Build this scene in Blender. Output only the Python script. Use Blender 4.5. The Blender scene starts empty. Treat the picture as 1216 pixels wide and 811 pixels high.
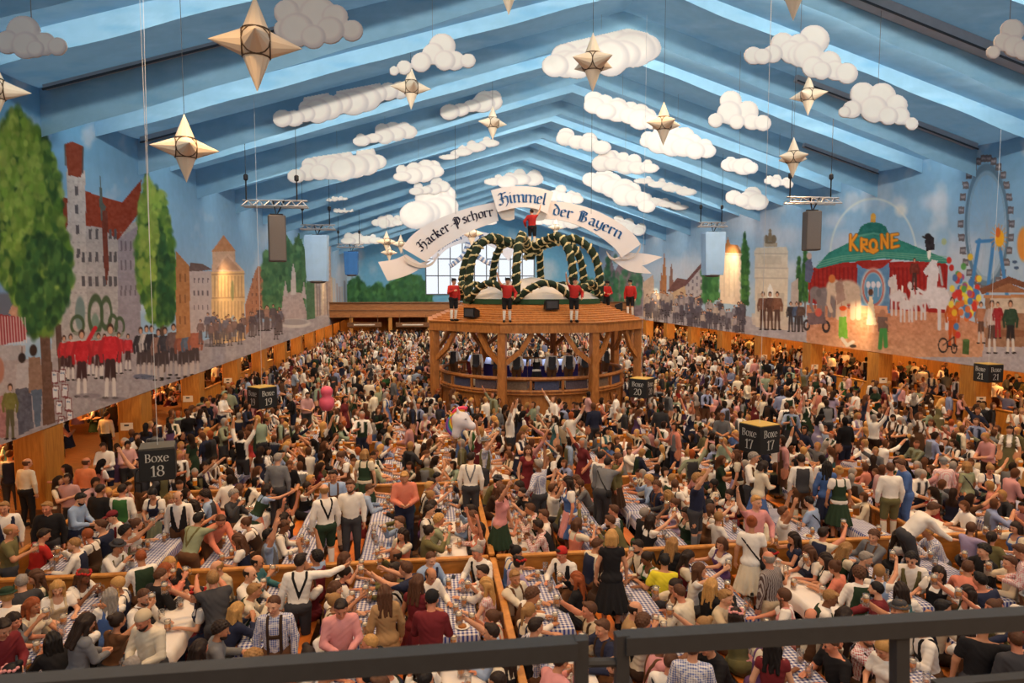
import bpy, math, random
import numpy as np
from mathutils import Vector, Matrix

# ------------------------------------------------------------------ camera, sky, lamps, exposure
W, HT, F = 1216, 811, 810.7
EYE = 6.2
YAW, PITCH = math.radians(7.02), math.radians(4.34)
SC = bpy.context.scene
COL = SC.collection
R = random.Random(7)
cd = bpy.data.cameras.new('camera'); cam = bpy.data.objects.new('camera', cd); COL.objects.link(cam)
cam.location = (0, 0, EYE); cam.rotation_euler = (math.pi/2 - PITCH, 0, -YAW)
cd.lens = 24; cd.sensor_width = 36; cd.clip_start = 0.1; cd.clip_end = 400
cd.dof.use_dof = True; cd.dof.focus_distance = 20; cd.dof.aperture_fstop = 5.0
SC.camera = cam
SC.view_settings.view_transform = 'Standard'; SC.view_settings.look = 'None'
SC.view_settings.gamma = 1; SC.view_settings.use_curve_mapping = False
SC.view_settings.exposure = 0.0
SC.cycles.use_denoising = True
SC.cycles.max_bounces = 7; SC.cycles.diffuse_bounces = 4; SC.cycles.glossy_bounces = 2
SC.cycles.transmission_bounces = 4; SC.cycles.transparent_max_bounces = 10
SC.cycles.caustics_reflective = False; SC.cycles.caustics_refractive = False
SC.cycles.sample_clamp_indirect = 6
wd = bpy.data.worlds.new('daylight'); SC.world = wd; wd.use_nodes = True
wd.node_tree.nodes['Background'].inputs[0].default_value = (0.93, 0.97, 1.0, 1)
wd.node_tree.nodes['Background'].inputs[1].default_value = 1.1

def lamp(name, kind, loc, power, color, size=0.5, aim=None, spot=60, sx=None):
    l = bpy.data.lights.new(name, kind); l.energy = power; l.color = color
    if kind == 'AREA':
        l.size = size
        if sx: l.shape = 'RECTANGLE'; l.size_y = sx
    else: l.shadow_soft_size = size
    if kind == 'SPOT': l.spot_size = math.radians(spot); l.spot_blend = 0.9
    o = bpy.data.objects.new(name, l); COL.objects.link(o); o.location = loc
    if aim is not None:
        o.rotation_euler = (Vector(aim) - Vector(loc)).to_track_quat('-Z', 'Y').to_euler()
    return o

XL, XR, XM = -10.3, 22.8, 7.6            # left wall, right wall, ridge
ZL, ZR, ZM = 11.6, 12.2, 16.9            # eaves and ridge of the cloth ceiling
HBL, HBR = 2.45, 3.0                     # lower edge of the painted walls
YF = 90.0
TRUSS = [13.95 + 6.25*k for k in range(12)]
WARM = (1.0, 0.58, 0.25); SOFT = (1.0, 0.84, 0.62); AMBER = (1.0, 0.53, 0.16)
def zceil(x):
    return ZL + (x-XL)*(ZM-ZL)/(XM-XL) if x <= XM else ZR + (XR-x)*(ZM-ZR)/(XR-XM)
STRIP = 400
# hall lamps hang behind the cloth drops, on the far side of each truss
for k, y in enumerate([7.4]+TRUSS[:11]):  # nearest row has no truss, added out of view to brighten the front tables
    for x, p in ((-3.5, 1.0), (XM, 1.0), (16.5, 1.0)):
        z = zceil(x) - 0.55
        lamp('hall_lamp', 'SPOT', (x, y+1.0, z), 2150*p, WARM, 0.35, (x, y+1.2, 0), 118)
for k, y in enumerate(TRUSS[:11]):       # fill lights added unseen along each truss to brighten the next drop and cloth
    for xa, xb in ((XL+.6, XM-.3), (XM+.3, XR-.6)):
        o = lamp('light_strip', 'AREA', ((xa+xb)/2, y+.35, zceil((xa+xb)/2)-.42), STRIP, (1, .90, .76), xb-xa, None, 60, .12)
        o.rotation_euler = (math.pi/2, -math.atan2(zceil(xb)-zceil(xa), xb-xa), 0)
for y, x, p in ((TRUSS[2]+0.9, XM+.5, 170), (TRUSS[4]+.9, XM-.6, 60), (TRUSS[5]+.9, XM, 60), (TRUSS[7]+.8, XM-.3, 170)):
    lamp('ridge_lamp', 'POINT', (x, y, ZM-0.85), p, SOFT, 0.12)
lamp('balcony_lamp', 'AREA', (4, -3, 11.5), 520, WARM, 6, (6, 12, 0))  # unseen area light added above the balcony as frontal fill
for k in range(13):                      # lamps under the side galleries
    y = 14 + 6.1*k
    lamp('gallery_lamp', 'POINT', (XL-2.6, y, HBL+0.35), 260, AMBER, 0.12)
    if y > 20: lamp('gallery_lamp', 'POINT', (XR+2.6, y, HBR+0.35), 280, AMBER, 0.12)
for k in range(9):
    lamp('gallery_lamp', 'POINT', (-8+3.6*k, 87.5, 2.6), 260, AMBER, 0.12)

# ------------------------------------------------------------------ photograph geometry -> world
CR = cam.rotation_euler.to_matrix(); CRn = np.array(CR)
def ray(px, py): return CR @ Vector(((px-W/2)/F, -(py-HT/2)/F, -1))
def onY(px, py, Y): d = ray(px, py); return Vector((0, 0, EYE)) + d*(Y/d.y)
def onX(px, py, X): d = ray(px, py); return Vector((0, 0, EYE)) + d*(X/d.x)
def onZ(px, py, Z): d = ray(px, py); return Vector((0, 0, EYE)) + d*((Z-EYE)/d.z)
def proj(P):
    q = (np.asarray(P, dtype=np.float64) - np.array((0, 0, EYE))) @ CRn
    z = np.minimum(q[..., 2], -1e-4)
    return np.stack((W/2 - F*q[..., 0]/z, HT/2 + F*q[..., 1]/z), -1)

for px, py, X, p in ((268, 345, XL, 700), (385, 350, XL, 500), (868, 315, XR, 1500), (1018, 392, XR, 1300), (778, 360, XR, 1300)):
    a = onX(px, py, X); s = 1 if X < 0 else -1
    lamp('picture_lamp', 'SPOT', (a.x+s*1.6, a.y-.8, a.z+1.4), p*.35, (1, .72, .36), .08, a, 95)
# ------------------------------------------------------------------ helpers
def lin(c):
    c = np.asarray(c, dtype=np.float64)/255.0
    return np.where(c <= 0.04045, c/12.92, ((c+0.055)/1.055)**2.4)
MATS = {}
def mat(name, rgb, rough=0.7, vary=0.12, scale=6.0, metal=0.0, bump=0.0, emit=0.0, alpha=None, spec=0.3, sheen=0):
    if name in MATS: return MATS[name]
    m = bpy.data.materials.new(name); m.use_nodes = True; nt = m.node_tree; N = nt.nodes; L = nt.links
    b = N['Principled BSDF']; c = lin(rgb)
    tc = N.new('ShaderNodeTexCoord'); nz = N.new('ShaderNodeTexNoise'); nz.inputs['Scale'].default_value = scale; nz.inputs['Detail'].default_value = 3
    L.new(tc.outputs['Object'], nz.inputs['Vector'])
    mx = N.new('ShaderNodeMix'); mx.data_type = 'RGBA'
    mx.inputs['A'].default_value = (*(c*(1-vary)), 1); mx.inputs['B'].default_value = (*np.minimum(c*(1+vary), 1), 1)
    L.new(nz.outputs['Fac'], mx.inputs['Factor']); L.new(mx.outputs['Result'], b.inputs['Base Color'])
    b.inputs['Roughness'].default_value = rough; b.inputs['Metallic'].default_value = metal
    b.inputs['Specular IOR Level'].default_value = spec
    if bump:
        bp = N.new('ShaderNodeBump'); bp.inputs['Strength'].default_value = bump; bp.inputs['Distance'].default_value = 0.02
        L.new(nz.outputs['Fac'], bp.inputs['Height']); L.new(bp.outputs['Normal'], b.inputs['Normal'])
    if emit:
        L.new(mx.outputs['Result'], b.inputs['Emission Color']); b.inputs['Emission Strength'].default_value = emit
    MATS[name] = m; m.diffuse_color = (*c, 1)
    return m
def wood(name, a, b_, scale=(1, 1, 8), rough=0.45):
    if name in MATS: return MATS[name]
    m = bpy.data.materials.new(name); m.use_nodes = True; nt = m.node_tree; N = nt.nodes; L = nt.links
    b = N['Principled BSDF']; tc = N.new('ShaderNodeTexCoord'); mp = N.new('ShaderNodeMapping')
    mp.inputs['Scale'].default_value = scale; L.new(tc.outputs['Object'], mp.inputs['Vector'])
    nz = N.new('ShaderNodeTexNoise'); nz.inputs['Scale'].default_value = 3; nz.inputs['Detail'].default_value = 5; nz.inputs['Distortion'].default_value = 0.6
    L.new(mp.outputs['Vector'], nz.inputs['Vector'])
    cr = N.new('ShaderNodeValToRGB'); cr.color_ramp.elements[0].position = 0.3; cr.color_ramp.elements[1].position = 0.72
    cr.color_ramp.elements[0].color = (*lin(a), 1); cr.color_ramp.elements[1].color = (*lin(b_), 1)
    L.new(nz.outputs['Fac'], cr.inputs['Fac']); L.new(cr.outputs['Color'], b.inputs['Base Color'])
    b.inputs['Roughness'].default_value = rough; MATS[name] = m
    return m
def checks(name, a, b_, size, axes='XY', mid=None):
    """gingham: two crossing sets of stripes woven over each other"""
    if name in MATS: return MATS[name]
    m = bpy.data.materials.new(name); m.use_nodes = True; nt = m.node_tree; N = nt.nodes; L = nt.links
    b = N['Principled BSDF']; b.inputs['Roughness'].default_value = 0.85
    tc = N.new('ShaderNodeTexCoord'); sp = N.new('ShaderNodeSeparateXYZ'); L.new(tc.outputs['Object'], sp.inputs[0])
    ws = []
    def band(sock):
        ml = N.new('ShaderNodeMath'); ml.operation = 'DIVIDE'; ml.inputs[1].default_value = size; L.new(sock, ml.inputs[0])
        fr = N.new('ShaderNodeMath'); fr.operation = 'FRACT'; L.new(ml.outputs[0], fr.inputs[0])
        gt = N.new('ShaderNodeMath'); gt.operation = 'GREATER_THAN'; gt.inputs[1].default_value = 0.5; L.new(fr.outputs[0], gt.inputs[0])
        return gt.outputs[0]
    s = None
    for ax in axes:
        w = band(sp.outputs[ax])
        if s is None: s = w
        else:
            ad = N.new('ShaderNodeMath'); ad.operation = 'ADD'; L.new(s, ad.inputs[0]); L.new(w, ad.inputs[1]); s = ad.outputs[0]
    dv = N.new('ShaderNodeMath'); dv.operation = 'DIVIDE'; dv.inputs[1].default_value = len(axes); L.new(s, dv.inputs[0])
    mx = N.new('ShaderNodeMix'); mx.data_type = 'RGBA'
    mx.inputs['A'].default_value = (*lin(a), 1); mx.inputs['B'].default_value = (*lin(b_), 1)
    L.new(dv.outputs[0], mx.inputs['Factor']); L.new(mx.outputs['Result'], b.inputs['Base Color'])
    MATS[name] = m
    return m
def glassy(name, tint=(0.95, 0.97, 0.97), gloss=0.12):
    if name in MATS: return MATS[name]
    m = bpy.data.materials.new(name); m.use_nodes = True; nt = m.node_tree; N = nt.nodes; L = nt.links
    N.remove(N['Principled BSDF']); out = N['Material Output']
    t = N.new('ShaderNodeBsdfTransparent'); t.inputs[0].default_value = (*tint, 1)
    g = N.new('ShaderNodeBsdfGlossy'); g.inputs['Roughness'].default_value = 0.08
    d = N.new('ShaderNodeBsdfDiffuse'); d.inputs[0].default_value = (0.9, 0.92, 0.92, 1)
    lw = N.new('ShaderNodeLayerWeight'); lw.inputs['Blend'].default_value = 0.35
    m1 = N.new('ShaderNodeMixShader'); m2 = N.new('ShaderNodeMixShader')
    L.new(lw.outputs['Facing'], m1.inputs[0]); L.new(t.outputs[0], m1.inputs[1]); L.new(g.outputs[0], m1.inputs[2])
    m2.inputs[0].default_value = gloss; L.new(m1.outputs[0], m2.inputs[1]); L.new(d.outputs[0], m2.inputs[2])
    L.new(m2.outputs[0], out.inputs['Surface']); MATS[name] = m
    return m
def painted(name, rough=0.8, translucent=0.0, streak=None, bumpd=0.03, grain=0.06):
    """a surface whose paint is stored on its mesh (attribute Col)"""
    m = bpy.data.materials.new(name); m.use_nodes = True; nt = m.node_tree; N = nt.nodes; L = nt.links
    b = N['Principled BSDF']; a = N.new('ShaderNodeAttribute'); a.attribute_name = 'Col'
    tc = N.new('ShaderNodeTexCoord'); nz = N.new('ShaderNodeTexNoise'); nz.inputs['Scale'].default_value = 2.5; nz.inputs['Detail'].default_value = 6
    L.new(tc.outputs['Object'], nz.inputs['Vector'])
    mr = N.new('ShaderNodeMapRange'); mr.inputs['To Min'].default_value = 1-grain*2; mr.inputs['To Max'].default_value = 1+grain*2; L.new(nz.outputs['Fac'], mr.inputs['Value'])
    vm = N.new('ShaderNodeVectorMath'); vm.operation = 'SCALE'; L.new(a.outputs['Color'], vm.inputs[0]); L.new(mr.outputs[0], vm.inputs['Scale'])
    L.new(vm.outputs[0], b.inputs['Base Color']); b.inputs['Roughness'].default_value = rough; b.inputs['Specular IOR Level'].default_value = 0.15
    if streak:
        mp = N.new('ShaderNodeMapping'); mp.inputs['Scale'].default_value = streak; L.new(tc.outputs['Object'], mp.inputs['Vector'])
        n2 = N.new('ShaderNodeTexNoise'); n2.inputs['Scale'].default_value = 1.0; n2.inputs['Detail'].default_value = 3; n2.inputs['Distortion'].default_value = 0.5
        L.new(mp.outputs[0], n2.inputs['Vector'])
        bp = N.new('ShaderNodeBump'); bp.inputs['Strength'].default_value = 0.5; bp.inputs['Distance'].default_value = bumpd
        L.new(n2.outputs['Fac'], bp.inputs['Height']); L.new(bp.outputs[0], b.inputs['Normal'])
    if translucent:
        t = N.new('ShaderNodeBsdfTranslucent'); L.new(vm.outputs[0], t.inputs[0])
        mx = N.new('ShaderNodeMixShader'); mx.inputs[0].default_value = translucent
        L.new(b.outputs[0], mx.inputs[1]); L.new(t.outputs[0], mx.inputs[2]); L.new(mx.outputs[0], N['Material Output'].inputs['Surface'])
    return m

def tag(o, label=None, cat=None, group=None, kind=None):
    if label:
        label = ' '.join(label.split()); o['label'] = label
    if cat: o['category'] = cat
    if group: o['group'] = group
    if kind: o['kind'] = kind
    return o
def link(name, me, parent=None, m=None):
    o = bpy.data.objects.new(name, me); COL.objects.link(o)
    if parent is not None: o.parent = parent
    if m is not None and me is not None and not me.materials: me.materials.append(m)
    return o
def empty(name, loc=(0, 0, 0), rz=0.0):
    o = bpy.data.objects.new(name, None); COL.objects.link(o); o.location = loc; o.rotation_euler = (0, 0, rz); o.empty_display_size = 0.2
    return o
def np_mesh(name, V, Q, smooth=True, mats=(), midx=None, col=None):
    V = np.ascontiguousarray(V, dtype=np.float32); Q = np.ascontiguousarray(Q, dtype=np.int32)
    me = bpy.data.meshes.new(name); n = Q.shape[1]
    me.vertices.add(len(V)); me.vertices.foreach_set('co', V.ravel())
    me.loops.add(Q.size); me.loops.foreach_set('vertex_index', Q.ravel())
    me.polygons.add(len(Q)); me.polygons.foreach_set('loop_start', np.arange(0, Q.size, n, dtype=np.int32))
    for m in mats: me.materials.append(m)
    if midx is not None: me.polygons.foreach_set('material_index', np.asarray(midx, dtype=np.int32))
    if smooth: me.polygons.foreach_set('use_smooth', np.ones(len(Q), dtype=bool))
    me.update(calc_edges=True)
    if col is not None:
        at = me.attributes.new('Col', 'FLOAT_COLOR', 'POINT')
        c = np.ones((len(V), 4), dtype=np.float32); c[:, :3] = col; at.data.foreach_set('color', c.ravel())
    return me
class MB:
    """collects polygons of one mesh"""
    def __init__(s): s.v = []; s.f = []; s.mi = []; s.cur = 0
    def add(s, vs, fs):
        b = len(s.v); s.v += [tuple(v) for v in vs]
        for f in fs: s.f.append([b+i for i in f]); s.mi.append(s.cur)
        return s
    def box(s, c, d, rz=0, bev=0.0):
        hx, hy, hz = d[0]/2, d[1]/2, d[2]/2; cs, sn = math.cos(rz), math.sin(rz)
        e = min(bev, hx*.45, hy*.45, hz*.45)
        def tr(x, y, z): return (c[0]+x*cs-y*sn, c[1]+x*sn+y*cs, c[2]+z)
        if e <= 0:
            vs = [tr(x, y, z) for z in (-hz, hz) for x, y in ((-hx, -hy), (hx, -hy), (hx, hy), (-hx, hy))]
            return s.add(vs, [(3, 2, 1, 0), (4, 5, 6, 7), (0, 1, 5, 4), (1, 2, 6, 5), (2, 3, 7, 6), (3, 0, 4, 7)])
        def ring(i, z): return [tr(x, y, z) for x, y in ((-hx+i, -hy), (hx-i, -hy), (hx, -hy+i), (hx, hy-i), (hx-i, hy), (-hx+i, hy), (-hx, hy-i), (-hx, -hy+i))]
        def ring2(i, z): return [tr(x, y, z) for x, y in ((-hx+2*i, -hy+i), (hx-2*i, -hy+i), (hx-i, -hy+2*i), (hx-i, hy-2*i), (hx-2*i, hy-i), (-hx+2*i, hy-i), (-hx+i, hy-2*i), (-hx+i, -hy+2*i))]
        vs = ring2(e, -hz) + ring(e, -hz+e) + ring(e, hz-e) + ring2(e, hz)
        fs = [tuple(range(7, -1, -1)), tuple(range(24, 32))]
        for r in range(3):
            for k in range(8): fs.append((r*8+k, r*8+(k+1) % 8, r*8+8+(k+1) % 8, r*8+8+k))
        return s.add(vs, fs)
    def bar(s, a, b, w, h=None, up=(0, 0, 1)):
        """square bar from a to b"""
        h = h or w; a = Vector(a); b = Vector(b); d = (b-a).normalized(); u = Vector(up)
        if abs(d.dot(u)) > .98: u = Vector((0, 1, 0))
        r = d.cross(u).normalized(); u = r.cross(d)
        vs = [p + r*x*w/2 + u*y*h/2 for p in (a, b) for x, y in ((-1, -1), (1, -1), (1, 1), (-1, 1))]
        return s.add(vs, [(0, 1, 2, 3), (7, 6, 5, 4), (0, 4, 5, 1), (1, 5, 6, 2), (2, 6, 7, 3), (3, 7, 4, 0)])
    def tube(s, pts, r, n=8, r2=None, caps=True):
        pts = [Vector(p) for p in pts]; m = len(pts); base = len(s.v); rr = r if isinstance(r, (list, tuple)) else [r + ((r2 if r2 is not None else r)-r)*i/max(1, m-1) for i in range(m)]
        u = None; vs = []
        for i, p in enumerate(pts):
            d = (pts[min(i+1, m-1)] - pts[max(i-1, 0)]).normalized()
            if u is None: u = d.orthogonal().normalized()
            u = (u - d*u.dot(d)); u = u.normalized() if u.length > 1e-6 else d.orthogonal().normalized()
            w = d.cross(u)
            vs += [p + (u*math.cos(2*math.pi*k/n) + w*math.sin(2*math.pi*k/n))*rr[i] for k in range(n)]
        fs = [(i*n+k, i*n+(k+1) % n, (i+1)*n+(k+1) % n, (i+1)*n+k) for i in range(m-1) for k in range(n)]
        if caps: fs += [tuple(range(n-1, -1, -1)), tuple((m-1)*n+k for k in range(n))]
        return s.add(vs, fs)
    def lathe(s, prof, n=16, c=(0, 0, 0), caps=True):
        vs = [(c[0]+r*math.cos(2*math.pi*k/n), c[1]+r*math.sin(2*math.pi*k/n), c[2]+z) for r, z in prof for k in range(n)]
        fs = [(i*n+k, i*n+(k+1) % n, (i+1)*n+(k+1) % n, (i+1)*n+k) for i in range(len(prof)-1) for k in range(n)]
        if caps: fs += [tuple(range(n-1, -1, -1)), tuple((len(prof)-1)*n+k for k in range(n))]
        return s.add(vs, fs)
    def poly(s, pts): return s.add(pts, [tuple(range(len(pts)))])
    def prism(s, pts, d):
        n = len(pts); d = Vector(d); vs = [Vector(p) for p in pts] + [Vector(p)+d for p in pts]
        return s.add(vs, [tuple(range(n-1, -1, -1)), tuple(range(n, 2*n))] + [(k, (k+1) % n, n+(k+1) % n, n+k) for k in range(n)])
    def mesh(s, name, mats=(), smooth=False):
        me = bpy.data.meshes.new(name); me.from_pydata(s.v, [], s.f)
        for m in mats: me.materials.append(m)
        if len(mats) > 1: me.polygons.foreach_set('material_index', s.mi)
        if smooth: me.polygons.foreach_set('use_smooth', [True]*len(s.f))
        me.update()
        return me
    def build(s, name, m, parent=None, smooth=False):
        return link(name, s.mesh(name, m if isinstance(m, (list, tuple)) else (m,), smooth), parent)
def struct(o): o['kind'] = 'structure'; return o

# nib lettering ------------------------------------------------------------------------------------
FRAK = {
 'H': (.95, [[(-.02, 1.25), (.14, 1.5), (.32, 1.38), (.24, .75), (.32, .2), (.1, -.02), (-.08, .12)], [(.3, .85), (.55, 1.02), (.74, .85), (.74, .15), (.52, -.3)], [(.34, 1.3), (.52, 1.5), (.66, 1.42)], [(.05, .75), (.5, .78)]]),
 'P': (.9, [[(.02, 1.2), (.2, 1.5), (.55, 1.32), (.66, .85), (.5, .42), (.16, .4)], [(.18, 1.3), (.18, -.35)], [(.36, 1.3), (.36, .2)], [(-.05, .7), (.1, .55)]]),
 'B': (.9, [[(.12, 1.35), (.12, .12), (-.04, 0)], [(-.06, 1.2), (.16, 1.5), (.5, 1.36), (.48, 1.0), (.18, .82)], [(.18, .82), (.54, .72), (.62, .36), (.44, .02), (.14, .06)], [(.3, 1.3), (.3, .15)]]),
 'a': (.62, [[(.04, .82), (.18, 1), (.36, .86), (.36, .12), (.48, 0)], [(.36, .6), (.06, .42), (.03, .14), (.15, 0), (.34, .16)]]),
 'c': (.5, [[(.36, .82), (.2, 1), (0, .84), (0, .14), (.14, 0), (.36, .16)]]),
 'k': (.6, [[(-.05, 1.42), (.03, 1.5), (.03, .1), (.12, 0)], [(.03, .72), (.22, .98), (.36, .78), (.08, .52)], [(.12, .52), (.3, .14), (.44, 0)]]),
 'e': (.54, [[(.03, .5), (.36, .72), (.2, 1), (0, .84), (0, .14), (.14, 0), (.38, .16)]]),
 'r': (.5, [[(-.08, .88), (.02, 1), (.02, .1), (.12, 0)], [(.04, .78), (.2, 1), (.36, .84)]]),
 's': (.5, [[(.34, .84), (.18, 1), (.02, .82), (.32, .42), (.3, .14), (.15, 0), (0, .16)]]),
 'h': (.62, [[(-.05, 1.42), (.02, 1.5), (.02, .1), (.1, 0)], [(.02, .78), (.22, 1), (.4, .84), (.4, .12), (.26, -.28)]]),
 'o': (.58, [[(.2, 1), (.02, .82), (.02, .16), (.18, 0), (.4, .18), (.4, .84), (.2, 1)]]),
 'i': (.34, [[(-.06, .88), (.04, 1), (.04, .1), (.14, 0)], [(.0, 1.28), (.1, 1.38)]]),
 'm': (1.0, [[(-.08, .88), (.02, 1), (.02, .1), (.1, 0)], [(.03, .8), (.24, 1), (.4, .86), (.4, .1), (.48, 0)], [(.41, .8), (.62, 1), (.78, .86), (.78, .1), (.88, 0)]]),
 'n': (.64, [[(-.08, .88), (.02, 1), (.02, .1), (.1, 0)], [(.03, .8), (.24, 1), (.42, .86), (.42, .1), (.52, 0)]]),
 'l': (.32, [[(-.06, 1.42), (.03, 1.5), (.03, .1), (.14, 0)]]),
 'd': (.6, [[(-.04, 1.5), (.2, 1.25), (.4, .82), (.4, .18), (.2, 0), (.02, .16), (.02, .8), (.18, .98)]]),
 'y': (.6, [[(-.06, .9), (.03, 1), (.03, .25), (.18, .04), (.4, .2)], [(.4, 1), (.4, .05), (.18, -.4), (-.02, -.3)]]),
 '-': (.42, [[(.0, .45), (.26, .6)]]), ' ': (.4, [])}
def arcpts(cx, cy, rx, ry, a0, a1, n=12):
    return [(cx+rx*math.cos(math.radians(a0+(a1-a0)*i/n)), cy+ry*math.sin(math.radians(a0+(a1-a0)*i/n))) for i in range(n+1)]
ROMAN = {
 'B': (.95, [[(.12, 0), (.12, 1.4)], [(-.03, 0), (.4, 0)] , [(-.03, 1.4), (.4, 1.4)], arcpts(.38, 1.06, .3, .34, 90, -90), arcpts(.38, .36, .36, .36, 90, -90), [(.12, .72), (.4, .72)]]),
 'o': (.95, [arcpts(.42, .5, .36, .5, 0, 360, 20)]),
 'x': (.9, [[(.06, 1), (.68, 0)], [(.66, 1), (.08, 0)], [(-.05, 1), (.26, 1)], [(.5, 1), (.8, 1)], [(-.06, 0), (.24, 0)], [(.5, 0), (.82, 0)]]),
 'e': (.85, [[(.06, .55), (.72, .55)], arcpts(.4, .5, .34, .5, 10, 320, 18)]),
 '1': (.75, [[(.1, 1.1), (.38, 1.4), (.38, 0)], [(.1, 0), (.66, 0)]]),
 '7': (.9, [[(.04, 1.15), (.04, 1.38), (.74, 1.38), (.5, .8), (.32, 0)]]),
 '8': (.95, [arcpts(.42, 1.05, .3, .33, 0, 360, 18), arcpts(.42, .36, .36, .36, 0, 360, 18)]),
 '9': (.95, [arcpts(.42, .98, .34, .4, 0, 360, 18), [(.76, .98), (.72, .5), (.5, .08), (.16, 0)]]),
 '2': (.95, [arcpts(.4, 1.05, .32, .34, 160, -20, 10) + [(.06, .02), (.76, .02)], [(.76, .02), (.76, .2)]]),
 '0': (.95, [arcpts(.42, .7, .34, .7, 0, 360, 22)]), ' ': (.4, [])}
def nib_text(text, font, width, ang, place):
    """polygons of broad-nib strokes; place(x, y) -> 3D point, x along the line in x-heights"""
    mb = MB(); nx, ny = math.cos(ang)*width/2, math.sin(ang)*width/2; x = 0
    for ch in text:
        adv, strokes = font[ch]
        for st in strokes:
            for (a, b) in zip(st[:-1], st[1:]):
                m = max(1, int(math.hypot(b[0]-a[0], b[1]-a[1])/.25))
                for k in range(m):
                    p = (a[0]+(b[0]-a[0])*k/m, a[1]+(b[1]-a[1])*k/m); q = (a[0]+(b[0]-a[0])*(k+1)/m, a[1]+(b[1]-a[1])*(k+1)/m)
                    t = width*.16; dx, dy = q[0]-p[0], q[1]-p[1]; l = math.hypot(dx, dy) or 1; ox, oy = -dy/l*t, dx/l*t
                    mb.poly([place(x+u, v) for u, v in ((p[0]-nx, p[1]-ny), (p[0]+nx, p[1]+ny), (q[0]+nx, q[1]+ny), (q[0]-nx, q[1]-ny))])
                    mb.poly([place(x+u, v) for u, v in ((p[0]-ox, p[1]-oy), (p[0]+ox, p[1]+oy), (q[0]+ox, q[1]+oy), (q[0]-ox, q[1]-oy))])
        x += adv
    return mb, x
def text_len(t, font): return sum(font[c][0] for c in t)
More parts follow.
